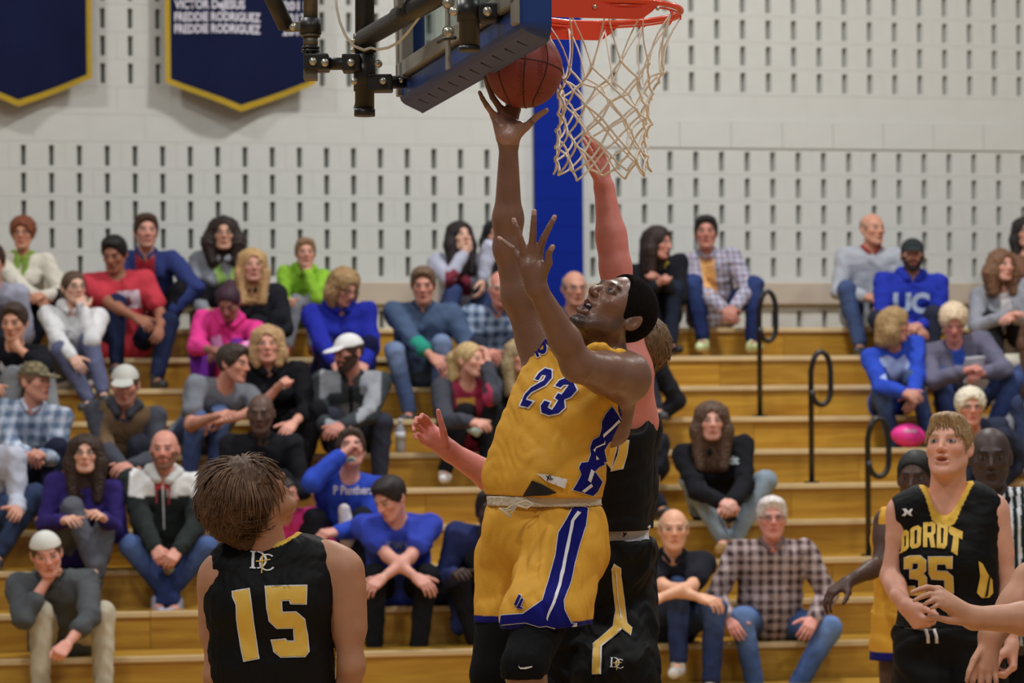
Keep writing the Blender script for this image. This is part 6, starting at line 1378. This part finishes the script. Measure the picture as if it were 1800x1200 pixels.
# ---------------------------------------------------------------- player 15, seen from behind
def player15():
    Y = 8.27; H = P(480, 1300, Y + .02); N = P(468, 962, Y); HR = axes(A(.62, .42, .66), A(-.55, -.30, .78)); Hc = P(446, 872, Y - .02); hs = 1.05
    S = [P(390, 1012, Y + .0), P(598, 1002, Y)]; E = [P(382, 1188, Y - .02), P(618, 1170, Y - .01)]; W = [P(402, 1335, Y + .10), P(592, 1322, Y + .10)]
    sk = C(166, 118, 90); hc = C(88, 62, 42)
    ext = [('c', P(415, 985, Y + .0), P(392, 1020, Y), .05, .060, .05), ('c', P(572, 978, Y), P(598, 1010, Y), .05, .062, .05), ('c', P(386, 1040, Y), P(380, 1110, Y), .056, .050, .03), ('c', P(606, 1040, Y), P(614, 1100, Y), .060, .054, .03),
           ('c', N + A(0, 0, -.03), Hc - HR[2] * .04 - HR[1] * .03, .062, .058, .03)]
    root, J, VQ, L = stand('player 15 in a black jersey seen from behind, tousled brown hair, looking up', 1.05, H, N, 180, HR, Hc, hs, S, E, W, sk, hc, h=.0045, hands=(('relax', (0, 1, 0), None), ('relax', (0, 1, 0), None)), extra=ext, face=dict(brow=.8))
    eyes(root, Hc, HR, hs)
    jp = torso_prims(J, .016, 1.02, .75) + [('c', P(410, 992, Y + .0), P(548, 984, Y + .0), .066, .066, .04), ('c', P(425, 985, Y + .01), P(520, 978, Y + .01), .066, .066, .04), ('c', P(440, 1060, Y - .03), P(520, 1055, Y - .03), .10, .10, .06)]
    jb = tank(root, J, jp, [('-c', P(346, 1005, Y), P(370, 1085, Y), .050, .040, .012), ('-c', P(634, 975, Y), P(610, 1085, Y), .064, .036, .012)], [('-c', P(472, 975, Y + .045), P(470, 900, Y + .0), .062, .105, .006)], (P(480, 1300, Y), A(0, 0, -1)), BLK, GD2, h=.0042, seed=61, trimw=.019)
    k = 4.2857
    q = lambda pts: [(380 + a / k, 920 + b_ / k) for a, b_ in pts]
    one = q([(128, 515), (245, 495), (262, 640), (285, 800), (315, 1010), (212, 1030), (185, 900), (160, 720), (155, 610), (130, 550)])
    five = q([(375, 478), (675, 470), (672, 600), (565, 598), (555, 570), (488, 575), (492, 672), (600, 668), (660, 720), (680, 830), (692, 960), (665, 995), (490, 1000), (440, 960), (422, 880), (520, 872), (530, 888), (595, 890), (588, 780), (460, 782), (405, 730), (388, 640)])
    for p in (one, five): decal('number_border', [OUT(p, 2.3)], jb, mWht, root, .004, 4); decal('number', [p], jb, mGold2, root, .006, 4)
    monogram(440, 968, 45, 31, jb, root, .04)
    for p in ([(583, 1112), (586, 1110), (594, 1170), (604, 1198), (598, 1198), (588, 1170)],): decal('side_piping', [p], jb, mGold2, root, .004, 4)
    rule = lambda p: (p[1] - .35 * p[2] < .045) and (p[1] * .62 - (p[2] + .005) * .78 < 0.0 or p[1] < -.055) and p[2] > -.06
    hm = isomesh(HAIRC + [('e', A(0, -.055, .035), I3, (.088, .100, .098), .03), ('c', A(0, -.10, -.02), A(0, -.10, -.07), .05, .035, .03), ('-e', A(0, .112, -.02), I3, (.075, .075, .10), .01), ('-e', A(.095, .005, -.015), I3, (.040, .042, .042), .01), ('-e', A(-.095, .005, -.015), I3, (.040, .042, .042), .01)], .005, .008, [(A(0, .050, .0), nrm(A(0, 1, -.30))), (A(0, 0, -.035), A(0, .62, -.78)), (A(0, 0, -.085), A(0, .2, -1))], (.007, .035, 3, 4, A(.8, .5, 0))); part('hair', place(hm, Hc, HR, hs), M_hair, root, hc * .8)
    locks('hair_locks', Hc, HR, hs, 3200, lambda p: (.125 - .25 * max(0, p[1] + .01)) * (.45 if abs(p[0]) > .045 and p[1] > -.045 and p[2] < .075 else 1), .0034, hc * 1.2, root, rule, 4, crown=(0.02, .055, .13), lift=.38, grav=.30, curl=.011, tip=.34, flow=.60, var=.38, out=lambda p: 1.0 + .20 * max(0, min(1, (.03 - p[1]) / .08)))
    pr = [('c', J['hip'][i], J['K'][i], .13, .12, .03) for i in (0, 1)]; g = grid_of(pr + [('c', J['H'] - J['R'] * .08, J['H'] + J['R'] * .08, .125, .125, .03)], .008); g.cut(J['K'][0] + A(0, 0, .02), A(0, 0, -1)); g.ripple(.008, .15, 5); part('shorts', g.extract(), M_jersey, root, C(*BLK))
    return root
player15()

# ---------------------------------------------------------------- player 11 behind player 23
def player11():
    Y = 9.0; H = P(1072, 990, Y + .02); N = P(1100, 668, Y + .02); HR = axes(A(-.86, .48, .12), A(.05, .0, 1)); Hc = P(1116, 622, Y - .02); hs = 1.05
    S = [P(1040, 745, 9.16), P(1104, 652, 8.86)]; E = [P(908, 862, 9.14), P(1082, 470, 8.90)]; W = [P(792, 794, 9.02), P(1062, 330, 8.92)]
    sk = C(200, 118, 106); hc = C(112, 84, 54)
    ext = [('c', S[1], P(1092, 570, 8.88), .066, .055, .03), ('c', P(1092, 570, 8.88), E[1], .055, .043, .03), ('c', E[1], P(1074, 410, 8.91), .043, .044, .03), ('c', P(1074, 410, 8.91), W[1], .043, .029, .02), ('c', P(1120, 740, 8.92), S[1], .07, .07, .05),
           ('c', E[0], P(862, 838, 9.1), .048, .047, .02), ('c', P(862, 838, 9.1), W[0], .047, .029, .02), ('c', S[0], E[0], .055, .047, .03)]
    w = W[1]; kn = [P(1066, 292, 8.92), P(1058, 288, 8.91), P(1049, 290, 8.90), P(1042, 296, 8.90)]
    hU = [('c', w, k_, .021, .0115, .016) for k_ in kn] + fingers([[kn[0], P(1060, 270, 8.91), P(1050, 255, 8.90), P(1042, 246, 8.90)], [kn[1], P(1049, 266, 8.90), P(1039, 250, 8.89), P(1029, 238, 8.89)], [kn[2], P(1041, 272, 8.89), P(1033, 258, 8.88), P(1026, 246, 8.88)], [kn[3], P(1036, 282, 8.9), P(1032, 272, 8.89), P(1029, 264, 8.89)],
                  [P(1052, 322, 8.9), P(1044, 306, 8.88), P(1036, 294, 8.87), P(1031, 284, 8.87)]], [.0098, .0102, .0098, .0085, .012])
    w = W[0]; kn = [P(760, 752, 9.0), P(752, 757, 8.99), P(746, 764, 8.98), P(744, 774, 8.97)]
    hL = [('c', w, k_, .024, .013, .016) for k_ in kn] + [('c', P(785, 785, 9.0), P(765, 765, 8.99), .027, .024, .02)] + fingers([[kn[0], P(750, 735, 8.97), P(742, 729, 8.95), P(739, 736, 8.93)], [kn[1], P(741, 738, 8.96), P(732, 735, 8.94), P(730, 744, 8.92)], [kn[2], P(735, 748, 8.95), P(727, 748, 8.93), P(727, 757, 8.91)], [kn[3], P(735, 763, 8.95), P(729, 764, 8.93), P(731, 771, 8.92)],
                  [P(783, 778, 8.97), P(779, 757, 8.95), P(774, 738, 8.94), P(770, 722, 8.94)]], [.0102, .0104, .0100, .0090, .0135])
    root, J, VQ, L = stand('player in black with gold piping behind player 23, pink arm up under the net', 1.06, H, N, -100, HR, Hc, hs, S, E, W, sk, hc, K=[P(1010, 1230, 9.15), P(1090, 1235, 8.85)], An=[P(1020, 1480, 9.15), P(1110, 1480, 8.85)], h=.005, hands=(hL, hU), extra=ext)
    hm = isomesh(HAIRC, .006, .010, [(A(0, .055, .0), nrm(A(0, 1, -.42))), (A(0, 0, -.03), A(0, .70, -.71)), (A(0, 0, -.060), A(0, .25, -1))], (.003, .02, 3, 4)); part('hair', place(hm, Hc, HR, hs), M_hair, root, hc * .8)
    rule = lambda p: (p[1] - .42 * p[2] < .045) and (p[1] * .70 - (p[2] + .03) * .71 < 0) and p[2] > -.05
    locks('hair_locks', Hc, HR, hs, 700, lambda p: .03, .0032, hc * 1.1, root, rule, 6, crown=(0, -.05, .11), lift=.5, grav=.3)
    jp = torso_prims(J, .02, 1.0, .8) + [('c', P(1085, 780, 8.88), P(1080, 930, 8.88), .10, .09, .06)]
    jb = tank(root, J, jp, [('-c', P(1118, 640, 8.80), P(1116, 725, 8.80), .075, .065, .012)], [('-c', P(1098, 700, 8.97), P(1100, 630, 8.97), .07, .09, .006)], (P(1075, 932, 8.9), A(0, 0, -1)), BLK, None, h=.005, seed=71)
    s6 = lambda pts: [(980 + a / 6., 700 + b_ / 6.) for a, b_ in pts]
    for p in ([(600, 410), (645, 430), (565, 730), (495, 640), (520, 500)], [(665, 450), (745, 448), (725, 590), (685, 735), (575, 758), (640, 600)]):
        decal('number_border', [OUT(s6(p), 1.8)], jb, mWht, root, .004, 4); decal('number', [s6(p)], jb, mGold2, root, .006, 4)
    z4 = lambda pts: [(960 + a / 4., 900 + b_ / 4.) for a, b_ in pts]
    wb = [('c', H + A(-.01, -.07, .0), H + A(-.01, .07, .0), .160, .160, 0), ('c', H + A(-.0, -.07, .2), H + A(-.0, .07, .2), .154, .154, .03)]
    g = grid_of(wb, .005); g.cut(P(1075, 927, 8.85), A(-.02, 0, 1)); g.cut(P(1075, 953, 8.85), A(0.02, 0, -1)); VQ = g.extract(); part('waistband', VQ, M_cloth, root, C(206, 204, 208)); wbv = bvh_of(VQ)
    decal('waistband_text', glyph_polys('UNDER ARMOUR', 1046, 942, 46, 6, .01, rot=-2), wbv, mat('grey_print', tuple(C(150, 150, 152)), .7), root, .004, 2)
    decal('waistband_logo', [z4([(538, 142), (548, 140), (552, 152), (560, 142), (566, 146), (560, 160), (552, 166), (546, 176), (538, 172), (545, 158)])], wbv, mBlk, root, .004, 2)
    sp = [('c', H + A(-.01, -.07, .05), H + A(-.01, .07, .05), .162, .162, 0), ('c', J['hip'][1] + A(0.0, 0, -.02), P(1082, 1185, 8.85), .140, .140, .03), ('c', P(1082, 1185, 8.85), P(1084, 1230, 8.85), .135, .135, .03), ('c', J['hip'][0], P(1005, 1200, 9.12), .125, .13, .03), ('c', P(1005, 1100, 8.95), P(1000, 1230, 8.98), .10, .12, .04)]
    g = grid_of(sp, .0055); g.cut(P(1075, 952, 8.9), A(0, 0, 1)); g.ripple(.009, .17, 77, 2, A(.8, .3, -.1)); g.ripple(.004, .07, 78, 2); VQ = g.extract(); part('shorts', VQ, M_jersey, root, C(*BLK)); sb = bvh_of(VQ)
    for p in ([(478, 368), (520, 395), (545, 620), (568, 785), (600, 812), (590, 860), (530, 815), (522, 830), (490, 860), (390, 940), (384, 1135), (328, 1135), (334, 925), (472, 805), (490, 690), (472, 540), (462, 400)],):
        decal('piping_border', [OUT(z4(p), 1.2)], sb, mWht, root, .004, 4); decal('piping', [z4(p)], sb, mGold2, root, .006, 4)
    decal('piping_line', [z4([(478, 370), (484, 380), (500, 560), (528, 745), (520, 760), (495, 580)])], sb, mWht, root, .009, 3); decal('piping_line', [z4([(522, 815), (528, 825), (395, 945), (386, 1135), (378, 1135), (384, 940), (490, 862)])], sb, mWht, root, .009, 3)
    monogram(1073, 1155, 25, 30, sb, root, .05)
    return root
player11()

# ---------------------------------------------------------------- player 35
def player35():
    Y = 10.75; H = P(1668, 1120, Y); N = P(1666, 868, Y + .02); a, p = math.radians(-24), math.radians(10); f = A(math.sin(a) * math.cos(p), -math.cos(a) * math.cos(p), math.sin(p)); HR = axes(f, A(0, 0, 1)); Hc = P(1667, 787, Y - .02); hs = 1.09
    S = [P(1590, 902, Y + .02), P(1740, 900, Y)]; E = [P(1566, 1012, Y), P(1772, 1035, Y - .02)]; W = [P(1590, 1062, Y - .20), P(1778, 1128, Y - .15)]
    sk = C(204, 148, 126); hc = C(140, 112, 76)
    ext = [('c', P(1606, 890, Y), S[0], .055, .060, .05), ('c', P(1722, 888, Y), S[1], .06, .064, .05), ('c', S[1], P(1758, 970, Y - .01), .062, .052, .03), ('c', N, Hc - HR[2] * .05 - HR[1] * .01, .068, .062, .03)]
    root, J, VQ, L = stand('fair-haired player 35 in a black jersey with gold lettering, mouth open, gazing up', 1.06, H, N, -12, HR, Hc, hs, S, E, W, sk, hc, h=.0048, hands=((dict(curl=(60, 60, 40), spread=2, thumb=(.9, .2, .5), tcurl=5), (1, .35, 0), (.45, -.3, -.55)), ('grip', (-.9, .2, 0), (0, -.15, -1))), extra=ext, mouth=.002, face=dict(brow=.7, lip=C(188, 122, 108)))
    hm = isomesh(HAIRC + [('e', A(0, .026, .094), I3, (.054, .056, .024), .02), ('-e', A(0, .106, -.010), I3, (.066, .062, .094), .008)], .005, .008, [(A(0, .046, .0), nrm(A(0, 1, -.40))), (A(0, 0, -.015), A(0, .70, -.71)), (A(0, 0, -.045), A(0, .25, -1))], (.003, .02, 3, 4, A(0, .6, .3))); part('hair', place(hm, Hc, HR, hs), M_hair, root, hc)
    rule = lambda q: (q[1] - .42 * q[2] < .045) and (q[1] * .70 - (q[2] + .01) * .71 < 0) and q[2] > -.03
    locks('hair_locks', Hc, HR, hs, 600, lambda q: .030, .0032, hc * 1.15, root, rule, 8, crown=(.03, -.06, .10), lift=.35, grav=.2)
    jp = torso_prims(J, .018, 1.0, .72) + [('c', P(1616, 884, Y), P(1592, 896, Y), .072, .068, .05), ('c', P(1712, 880, Y), P(1736, 894, Y), .078, .074, .05), ('c', P(1630, 980, Y - .04), P(1700, 980, Y - .04), .095, .095, .06)]
    nk = [('-c', P(1660, 902, Y - .09), P(1662, 845, Y - .03), .030, .088, .004)]
    jb = tank(root, J, jp, [('-c', P(1556, 900, Y), P(1560, 985, Y), .052, .036, .012), ('-c', P(1778, 885, Y), P(1764, 985, Y), .070, .040, .012)], nk, (P(1665, 1100, Y), A(0, 0, -1)), BLK, GD2, h=.0048, seed=81, trimw=.024)
    k = 3.53; q = lambda pts: [(1540 + a_ / k, 860 + b_ / k) for a_, b_ in pts]
    T35 = [q([(178, 425), (215, 412), (275, 412), (308, 440), (308, 500), (292, 520), (312, 545), (315, 620), (290, 655), (215, 655), (190, 625), (192, 600), (240, 600), (245, 615), (268, 612), (266, 560), (240, 552), (212, 550), (212, 500), (255, 498), (265, 480), (262, 455), (228, 455), (222, 492), (178, 490)]),
           q([(325, 418), (472, 418), (470, 488), (440, 488), (430, 462), (375, 462), (372, 505), (440, 508), (475, 540), (480, 640), (440, 665), (360, 665), (332, 635), (335, 600), (385, 602), (390, 620), (428, 618), (425, 560), (345, 555), (328, 520)])]
    for p_ in T35: decal('number_border', [OUT(p_, 1.2)], jb, mWht, root, .004, 4); decal('number', [p_], jb, mGold2, root, .0075, 4)
    letters = [[[(145, 272), (185, 248), (205, 262), (205, 360), (188, 380), (142, 402), (158, 380), (160, 285)], [(178, 290), (188, 285), (188, 350), (178, 356)]],
               [[(228, 232), (262, 222), (282, 240), (278, 345), (260, 362), (225, 368), (212, 350), (214, 248)], [(240, 255), (256, 250), (254, 335), (240, 340)]],
               [[(292, 205), (350, 200), (368, 215), (368, 270), (355, 285), (368, 360), (340, 360), (328, 300), (318, 300), (318, 358), (292, 358)], [(318, 230), (342, 228), (342, 268), (318, 270)]],
               [[(378, 205), (430, 212), (448, 232), (440, 345), (425, 368), (375, 362)], [(402, 238), (420, 242), (414, 335), (402, 335)]],
               [[(455, 222), (540, 262), (535, 312), (515, 300), (505, 410), (465, 385), (480, 290), (462, 282), (450, 262)]]]
    for gl in letters: gp = [q(x_) for x_ in gl]; decal('letter', gp, jb, mGold2, root, .005, 3)
    decal('chest_logo', [q([(162, 120), (185, 118), (200, 135), (218, 118), (228, 122), (215, 145), (226, 165), (205, 160), (195, 148), (180, 165), (160, 162), (178, 140)])], jb, mWht, root, .005, 3)
    sp1 = [q([(635, 445), (660, 460), (690, 520), (720, 560), (725, 640), (700, 670), (655, 672), (625, 640), (645, 540)]), ]
    decal('side_number', sp1, jb, mGold2, root, .004, 4); decal('side_number', [q([(700, 530), (708, 535), (690, 660), (672, 668)])], jb, mBlk, root, .007, 4)
    g = grid_of([('c', J['H'] - J['R'] * .075, J['H'] + J['R'] * .075, .128, .128, 0), ('c', J['hip'][0], J['K'][0], .125, .125, .03), ('c', J['hip'][1], J['K'][1], .125, .125, .03)], .007); g.cut(P(1665, 1100, Y), A(0, 0, 1)); g.cut(J['K'][0], A(0, 0, -1)); g.ripple(.008, .17, 9); part('shorts', g.extract(), M_jersey, root, C(*BLK))
    g = grid_of([('c', J['H'] - J['R'] * .075, J['H'] + J['R'] * .075, .131, .131, 0)], .006); g.cut(P(1665, 1099, Y), A(0, 0, 1)); g.cut(P(1665, 1106, Y), A(0, 0, -1)); part('waistband', g.extract(), M_cloth, root, C(150, 150, 150))
    b = MB()
    for x_ in (1631, 1646): b.tube([P(x_ - 4, 1105, Y - .16), P(x_, 1118, Y - .168), P(x_ + 1, 1130, Y - .165)], .0065, 6)
    b.build('drawstring', mWht, root, smooth=True)
    return root
player35()

# ---------------------------------------------------------------- gold player behind player 35
def player_gold():
    Y = 12.2; H = P(1612, 1085, Y); N = P(1604, 900, Y); a, p = math.radians(-20), math.radians(-5); f = A(math.sin(a) * math.cos(p), -math.cos(a) * math.cos(p), math.sin(p)); HR = axes(f, A(0, 0, 1)); Hc = P(1610, 842, Y - .03); hs = 1.05
    S = [P(1560, 918, Y), P(1665, 912, Y + .05)]; E = [P(1548, 992, Y - .08), P(1680, 1010, Y)]; W = [P(1492, 1022, Y - .25), P(1690, 1090, Y)]
    root, J, VQ, L = stand('black player in a gold jersey mostly hidden behind player 35, arm reaching left', 1.03, H, N, -30, HR, Hc, hs, S, E, W, C(74, 50, 40), C(16, 14, 14), h=.0065, hands=(('relax', (.3, .2, -.9), (-.75, -.2, -.45)), ('relax', (0, 1, 0), None)))
    part('hair', place(hair_mesh('buzz'), Hc, HR, hs * 1.02), M_hair, root, C(18, 16, 16))
    tank(root, J, torso_prims(J, .018, 1.0, .95), [('-c', P(1528, 900, Y), P(1535, 985, Y), .05, .04, .012)], [('-c', P(1604, 905, Y - .04), P(1606, 860, Y - .02), .06, .085, .005)], (P(1604, 1078, Y), A(0, 0, -1)), GOLD, NAVY, h=.006, seed=91)
    hemz = P(1575, 1148, Y)[2]; g = grid_of([('c', J['H'] - J['R'] * .07, J['H'] + J['R'] * .07, .125, .125, 0), ('c', J['hip'][0], J['K'][0], .12, .12, .03), ('c', J['hip'][1], J['K'][1], .12, .12, .03)], .007); g.cut(P(1604, 1076, Y), A(0, 0, 1)); g.cut(A(0, 0, hemz - .03), A(0, 0, -1)); g.ripple(.008, .16, 19); V, Q = g.extract()
    cc = np.tile(C(*GOLD), (len(V), 1)); cc[V[:, 2] < hemz + .01] = C(*NAVY); part('shorts', (V, Q), M_jersey, root, cc)
player_gold()

# ---------------------------------------------------------------- referee
def referee():
    Y = 11.75; H = P(1752, 1110, Y); N = P(1748, 862, Y); a, p = math.radians(-8), math.radians(-4); f = A(math.sin(a) * math.cos(p), -math.cos(a) * math.cos(p), math.sin(p)); HR = axes(f, A(0, 0, 1)); Hc = P(1741, 806, Y - .04); hs = 1.12
    S = [P(1686, 888, Y), P(1812, 884, Y)]; E = [P(1678, 1000, Y), P(1835, 1005, Y - .03)]; W = [P(1700, 1090, Y - .15), P(1825, 1090, Y - .18)]
    root, J, VQ, L = stand('bald black referee in a black and white striped shirt behind player 35', 1.05, H, N, -8, HR, Hc, hs, S, E, W, C(64, 48, 44), C(20, 18, 18), h=.0065, hands=(('relax', (0, 1, 0), None), ('relax', (0, 1, 0), None)), fat=1.08)
    jp = torso_prims(J, .018, 1.1, 1.0) + [('c', S[i], S[i] + (E[i] - S[i]) * .8, .068, .066, .03) for i in (0, 1)]
    g = grid_of(jp, .006); g.apply([('-c', P(1746, 890, Y - .03), P(1742, 850, Y - .03), .05, .07, .005)]); g.cut(H - A(0, 0, .05), A(0, 0, -1)); g.ripple(.005, .15, 5); V, Q = g.extract(); sg = -1 if J['R'][0] < 0 else 1
    xx = (V - H) @ J['R']; cc = np.where((np.sin(2 * math.pi * xx / .034 + .8 + 6 * np.maximum(0, V[:, [2]][:, 0] - N[2] + .1)) > .1)[:, None], C(198, 200, 204)[None], C(28, 40, 40)[None]); part('striped_shirt', (V, Q), M_cloth, root, cc)
    q = [N + A(-.01, -.115, -.075), N + A(-.07, -.03, -.01), N + A(0, .06, .02), N + A(.07, -.03, -.01), N + A(.01, -.115, -.075)]; part('collar', isomesh([('c', q[i], q[i + 1], .017, .017, .01) for i in range(4)], .007), M_cloth, root, C(22, 22, 24))
    g = grid_of([('c', J['hip'][i], J['K'][i], .10, .08, .03) for i in (0, 1)] + [('c', J['K'][i], J['A'][i], .08, .06, .02) for i in (0, 1)], .01); part('trousers', g.extract(), M_denim, root, C(22, 22, 26))
referee()

# ---------------------------------------------------------------- player entering from the right edge, arms stretched out
def player_edge():
    Y = 8.1; H = P(1920, 1330, Y); N = P(1925, 965, Y); HR = axes(A(-.95, -.3, .05), A(0, 0, 1)); Hc = P(1925, 880, Y); hs = 1.05
    S = [P(1868, 1010, Y + .12), P(1985, 1010, Y - .05)]; E = [P(1850, 1086, 8.02), P(1815, 1022, 8.34)]; W = [P(1712, 1086, 7.98), P(1742, 1118, 8.26)]
    sk = C(186, 134, 106); w = W[0]
    S[1] = P(1930, 1000, Y + .2)
    kn = [P(1650, 1036, 7.97), P(1652, 1046, 7.95), P(1656, 1056, 7.94), P(1662, 1066, 7.94)]
    hL = [('c', w, k_, .024, .0125, .016) for k_ in kn] + [('c', w, P(1680, 1080, 7.97), .024, .020, .02)] + fingers([[kn[0], P(1630, 1032, 7.96), P(1615, 1036, 7.95), P(1602, 1041, 7.94)], [kn[1], P(1633, 1044, 7.94), P(1619, 1049, 7.93), P(1607, 1055, 7.92)], [kn[2], P(1641, 1054, 7.93), P(1632, 1058, 7.92), P(1624, 1062, 7.92)], [kn[3], P(1650, 1063, 7.93), P(1643, 1066, 7.92), P(1636, 1069, 7.92)],
                  [P(1692, 1092, 7.96), P(1668, 1090, 7.95), P(1650, 1086, 7.945), P(1634, 1083, 7.94)]], [.0105, .0105, .0098, .0088, .0125])
    w2 = W[1]; kn = [P(1716, 1172, 8.22), P(1726, 1176, 8.215), P(1737, 1177, 8.22), P(1747, 1173, 8.23)]
    hR = [('c', w2, k_, .025, .0135, .018) for k_ in kn] + fingers([[kn[0], P(1710, 1195, 8.2), P(1708, 1212, 8.19), P(1707, 1226, 8.19)], [kn[1], P(1724, 1202, 8.2), P(1723, 1220, 8.19), P(1722, 1235, 8.19)], [kn[2], P(1738, 1202, 8.2), P(1738, 1220, 8.19), P(1737, 1232, 8.19)], [kn[3], P(1751, 1195, 8.21), P(1752, 1209, 8.2), P(1752, 1219, 8.2)],
                  [P(1728, 1135, 8.24), P(1712, 1160, 8.2), P(1704, 1180, 8.18), P(1700, 1196, 8.17)]], [.0105, .011, .0105, .0095, .013])
    ext = [('c', E[0], P(1800, 1087, 8.01), .045, .045, .02), ('c', P(1800, 1087, 8.01), W[0], .044, .029, .02), ('c', E[1], P(1785, 1065, 8.3), .055, .048, .03), ('c', P(1785, 1065, 8.3), W[1], .048, .031, .03), ('c', P(1840, 1010, 8.3), E[1], .055, .055, .03)]
    root, J, VQ, L = stand('player cut by the right edge, bare hand stretched out in front of player 35', 1.05, H, N, -75, HR, Hc, hs, S, E, W, sk, C(60, 44, 30), h=.005, hands=(hL, hR), extra=ext)
    part('hair', place(hair_mesh('short'), Hc, HR, hs), M_hair, root, C(60, 44, 30))
    tank(root, J, torso_prims(J, .018, 1.0, .7), [], [('-c', N, N + A(0, 0, .2), .07, .09, .005)], (H, A(0, 0, -1)), BLK, GD2, h=.008, seed=95)
    g = grid_of([('c', J['hip'][i], J['K'][i], .12, .12, .03) for i in (0, 1)], .01); part('shorts', g.extract(), M_jersey, root, C(*BLK))
player_edge()
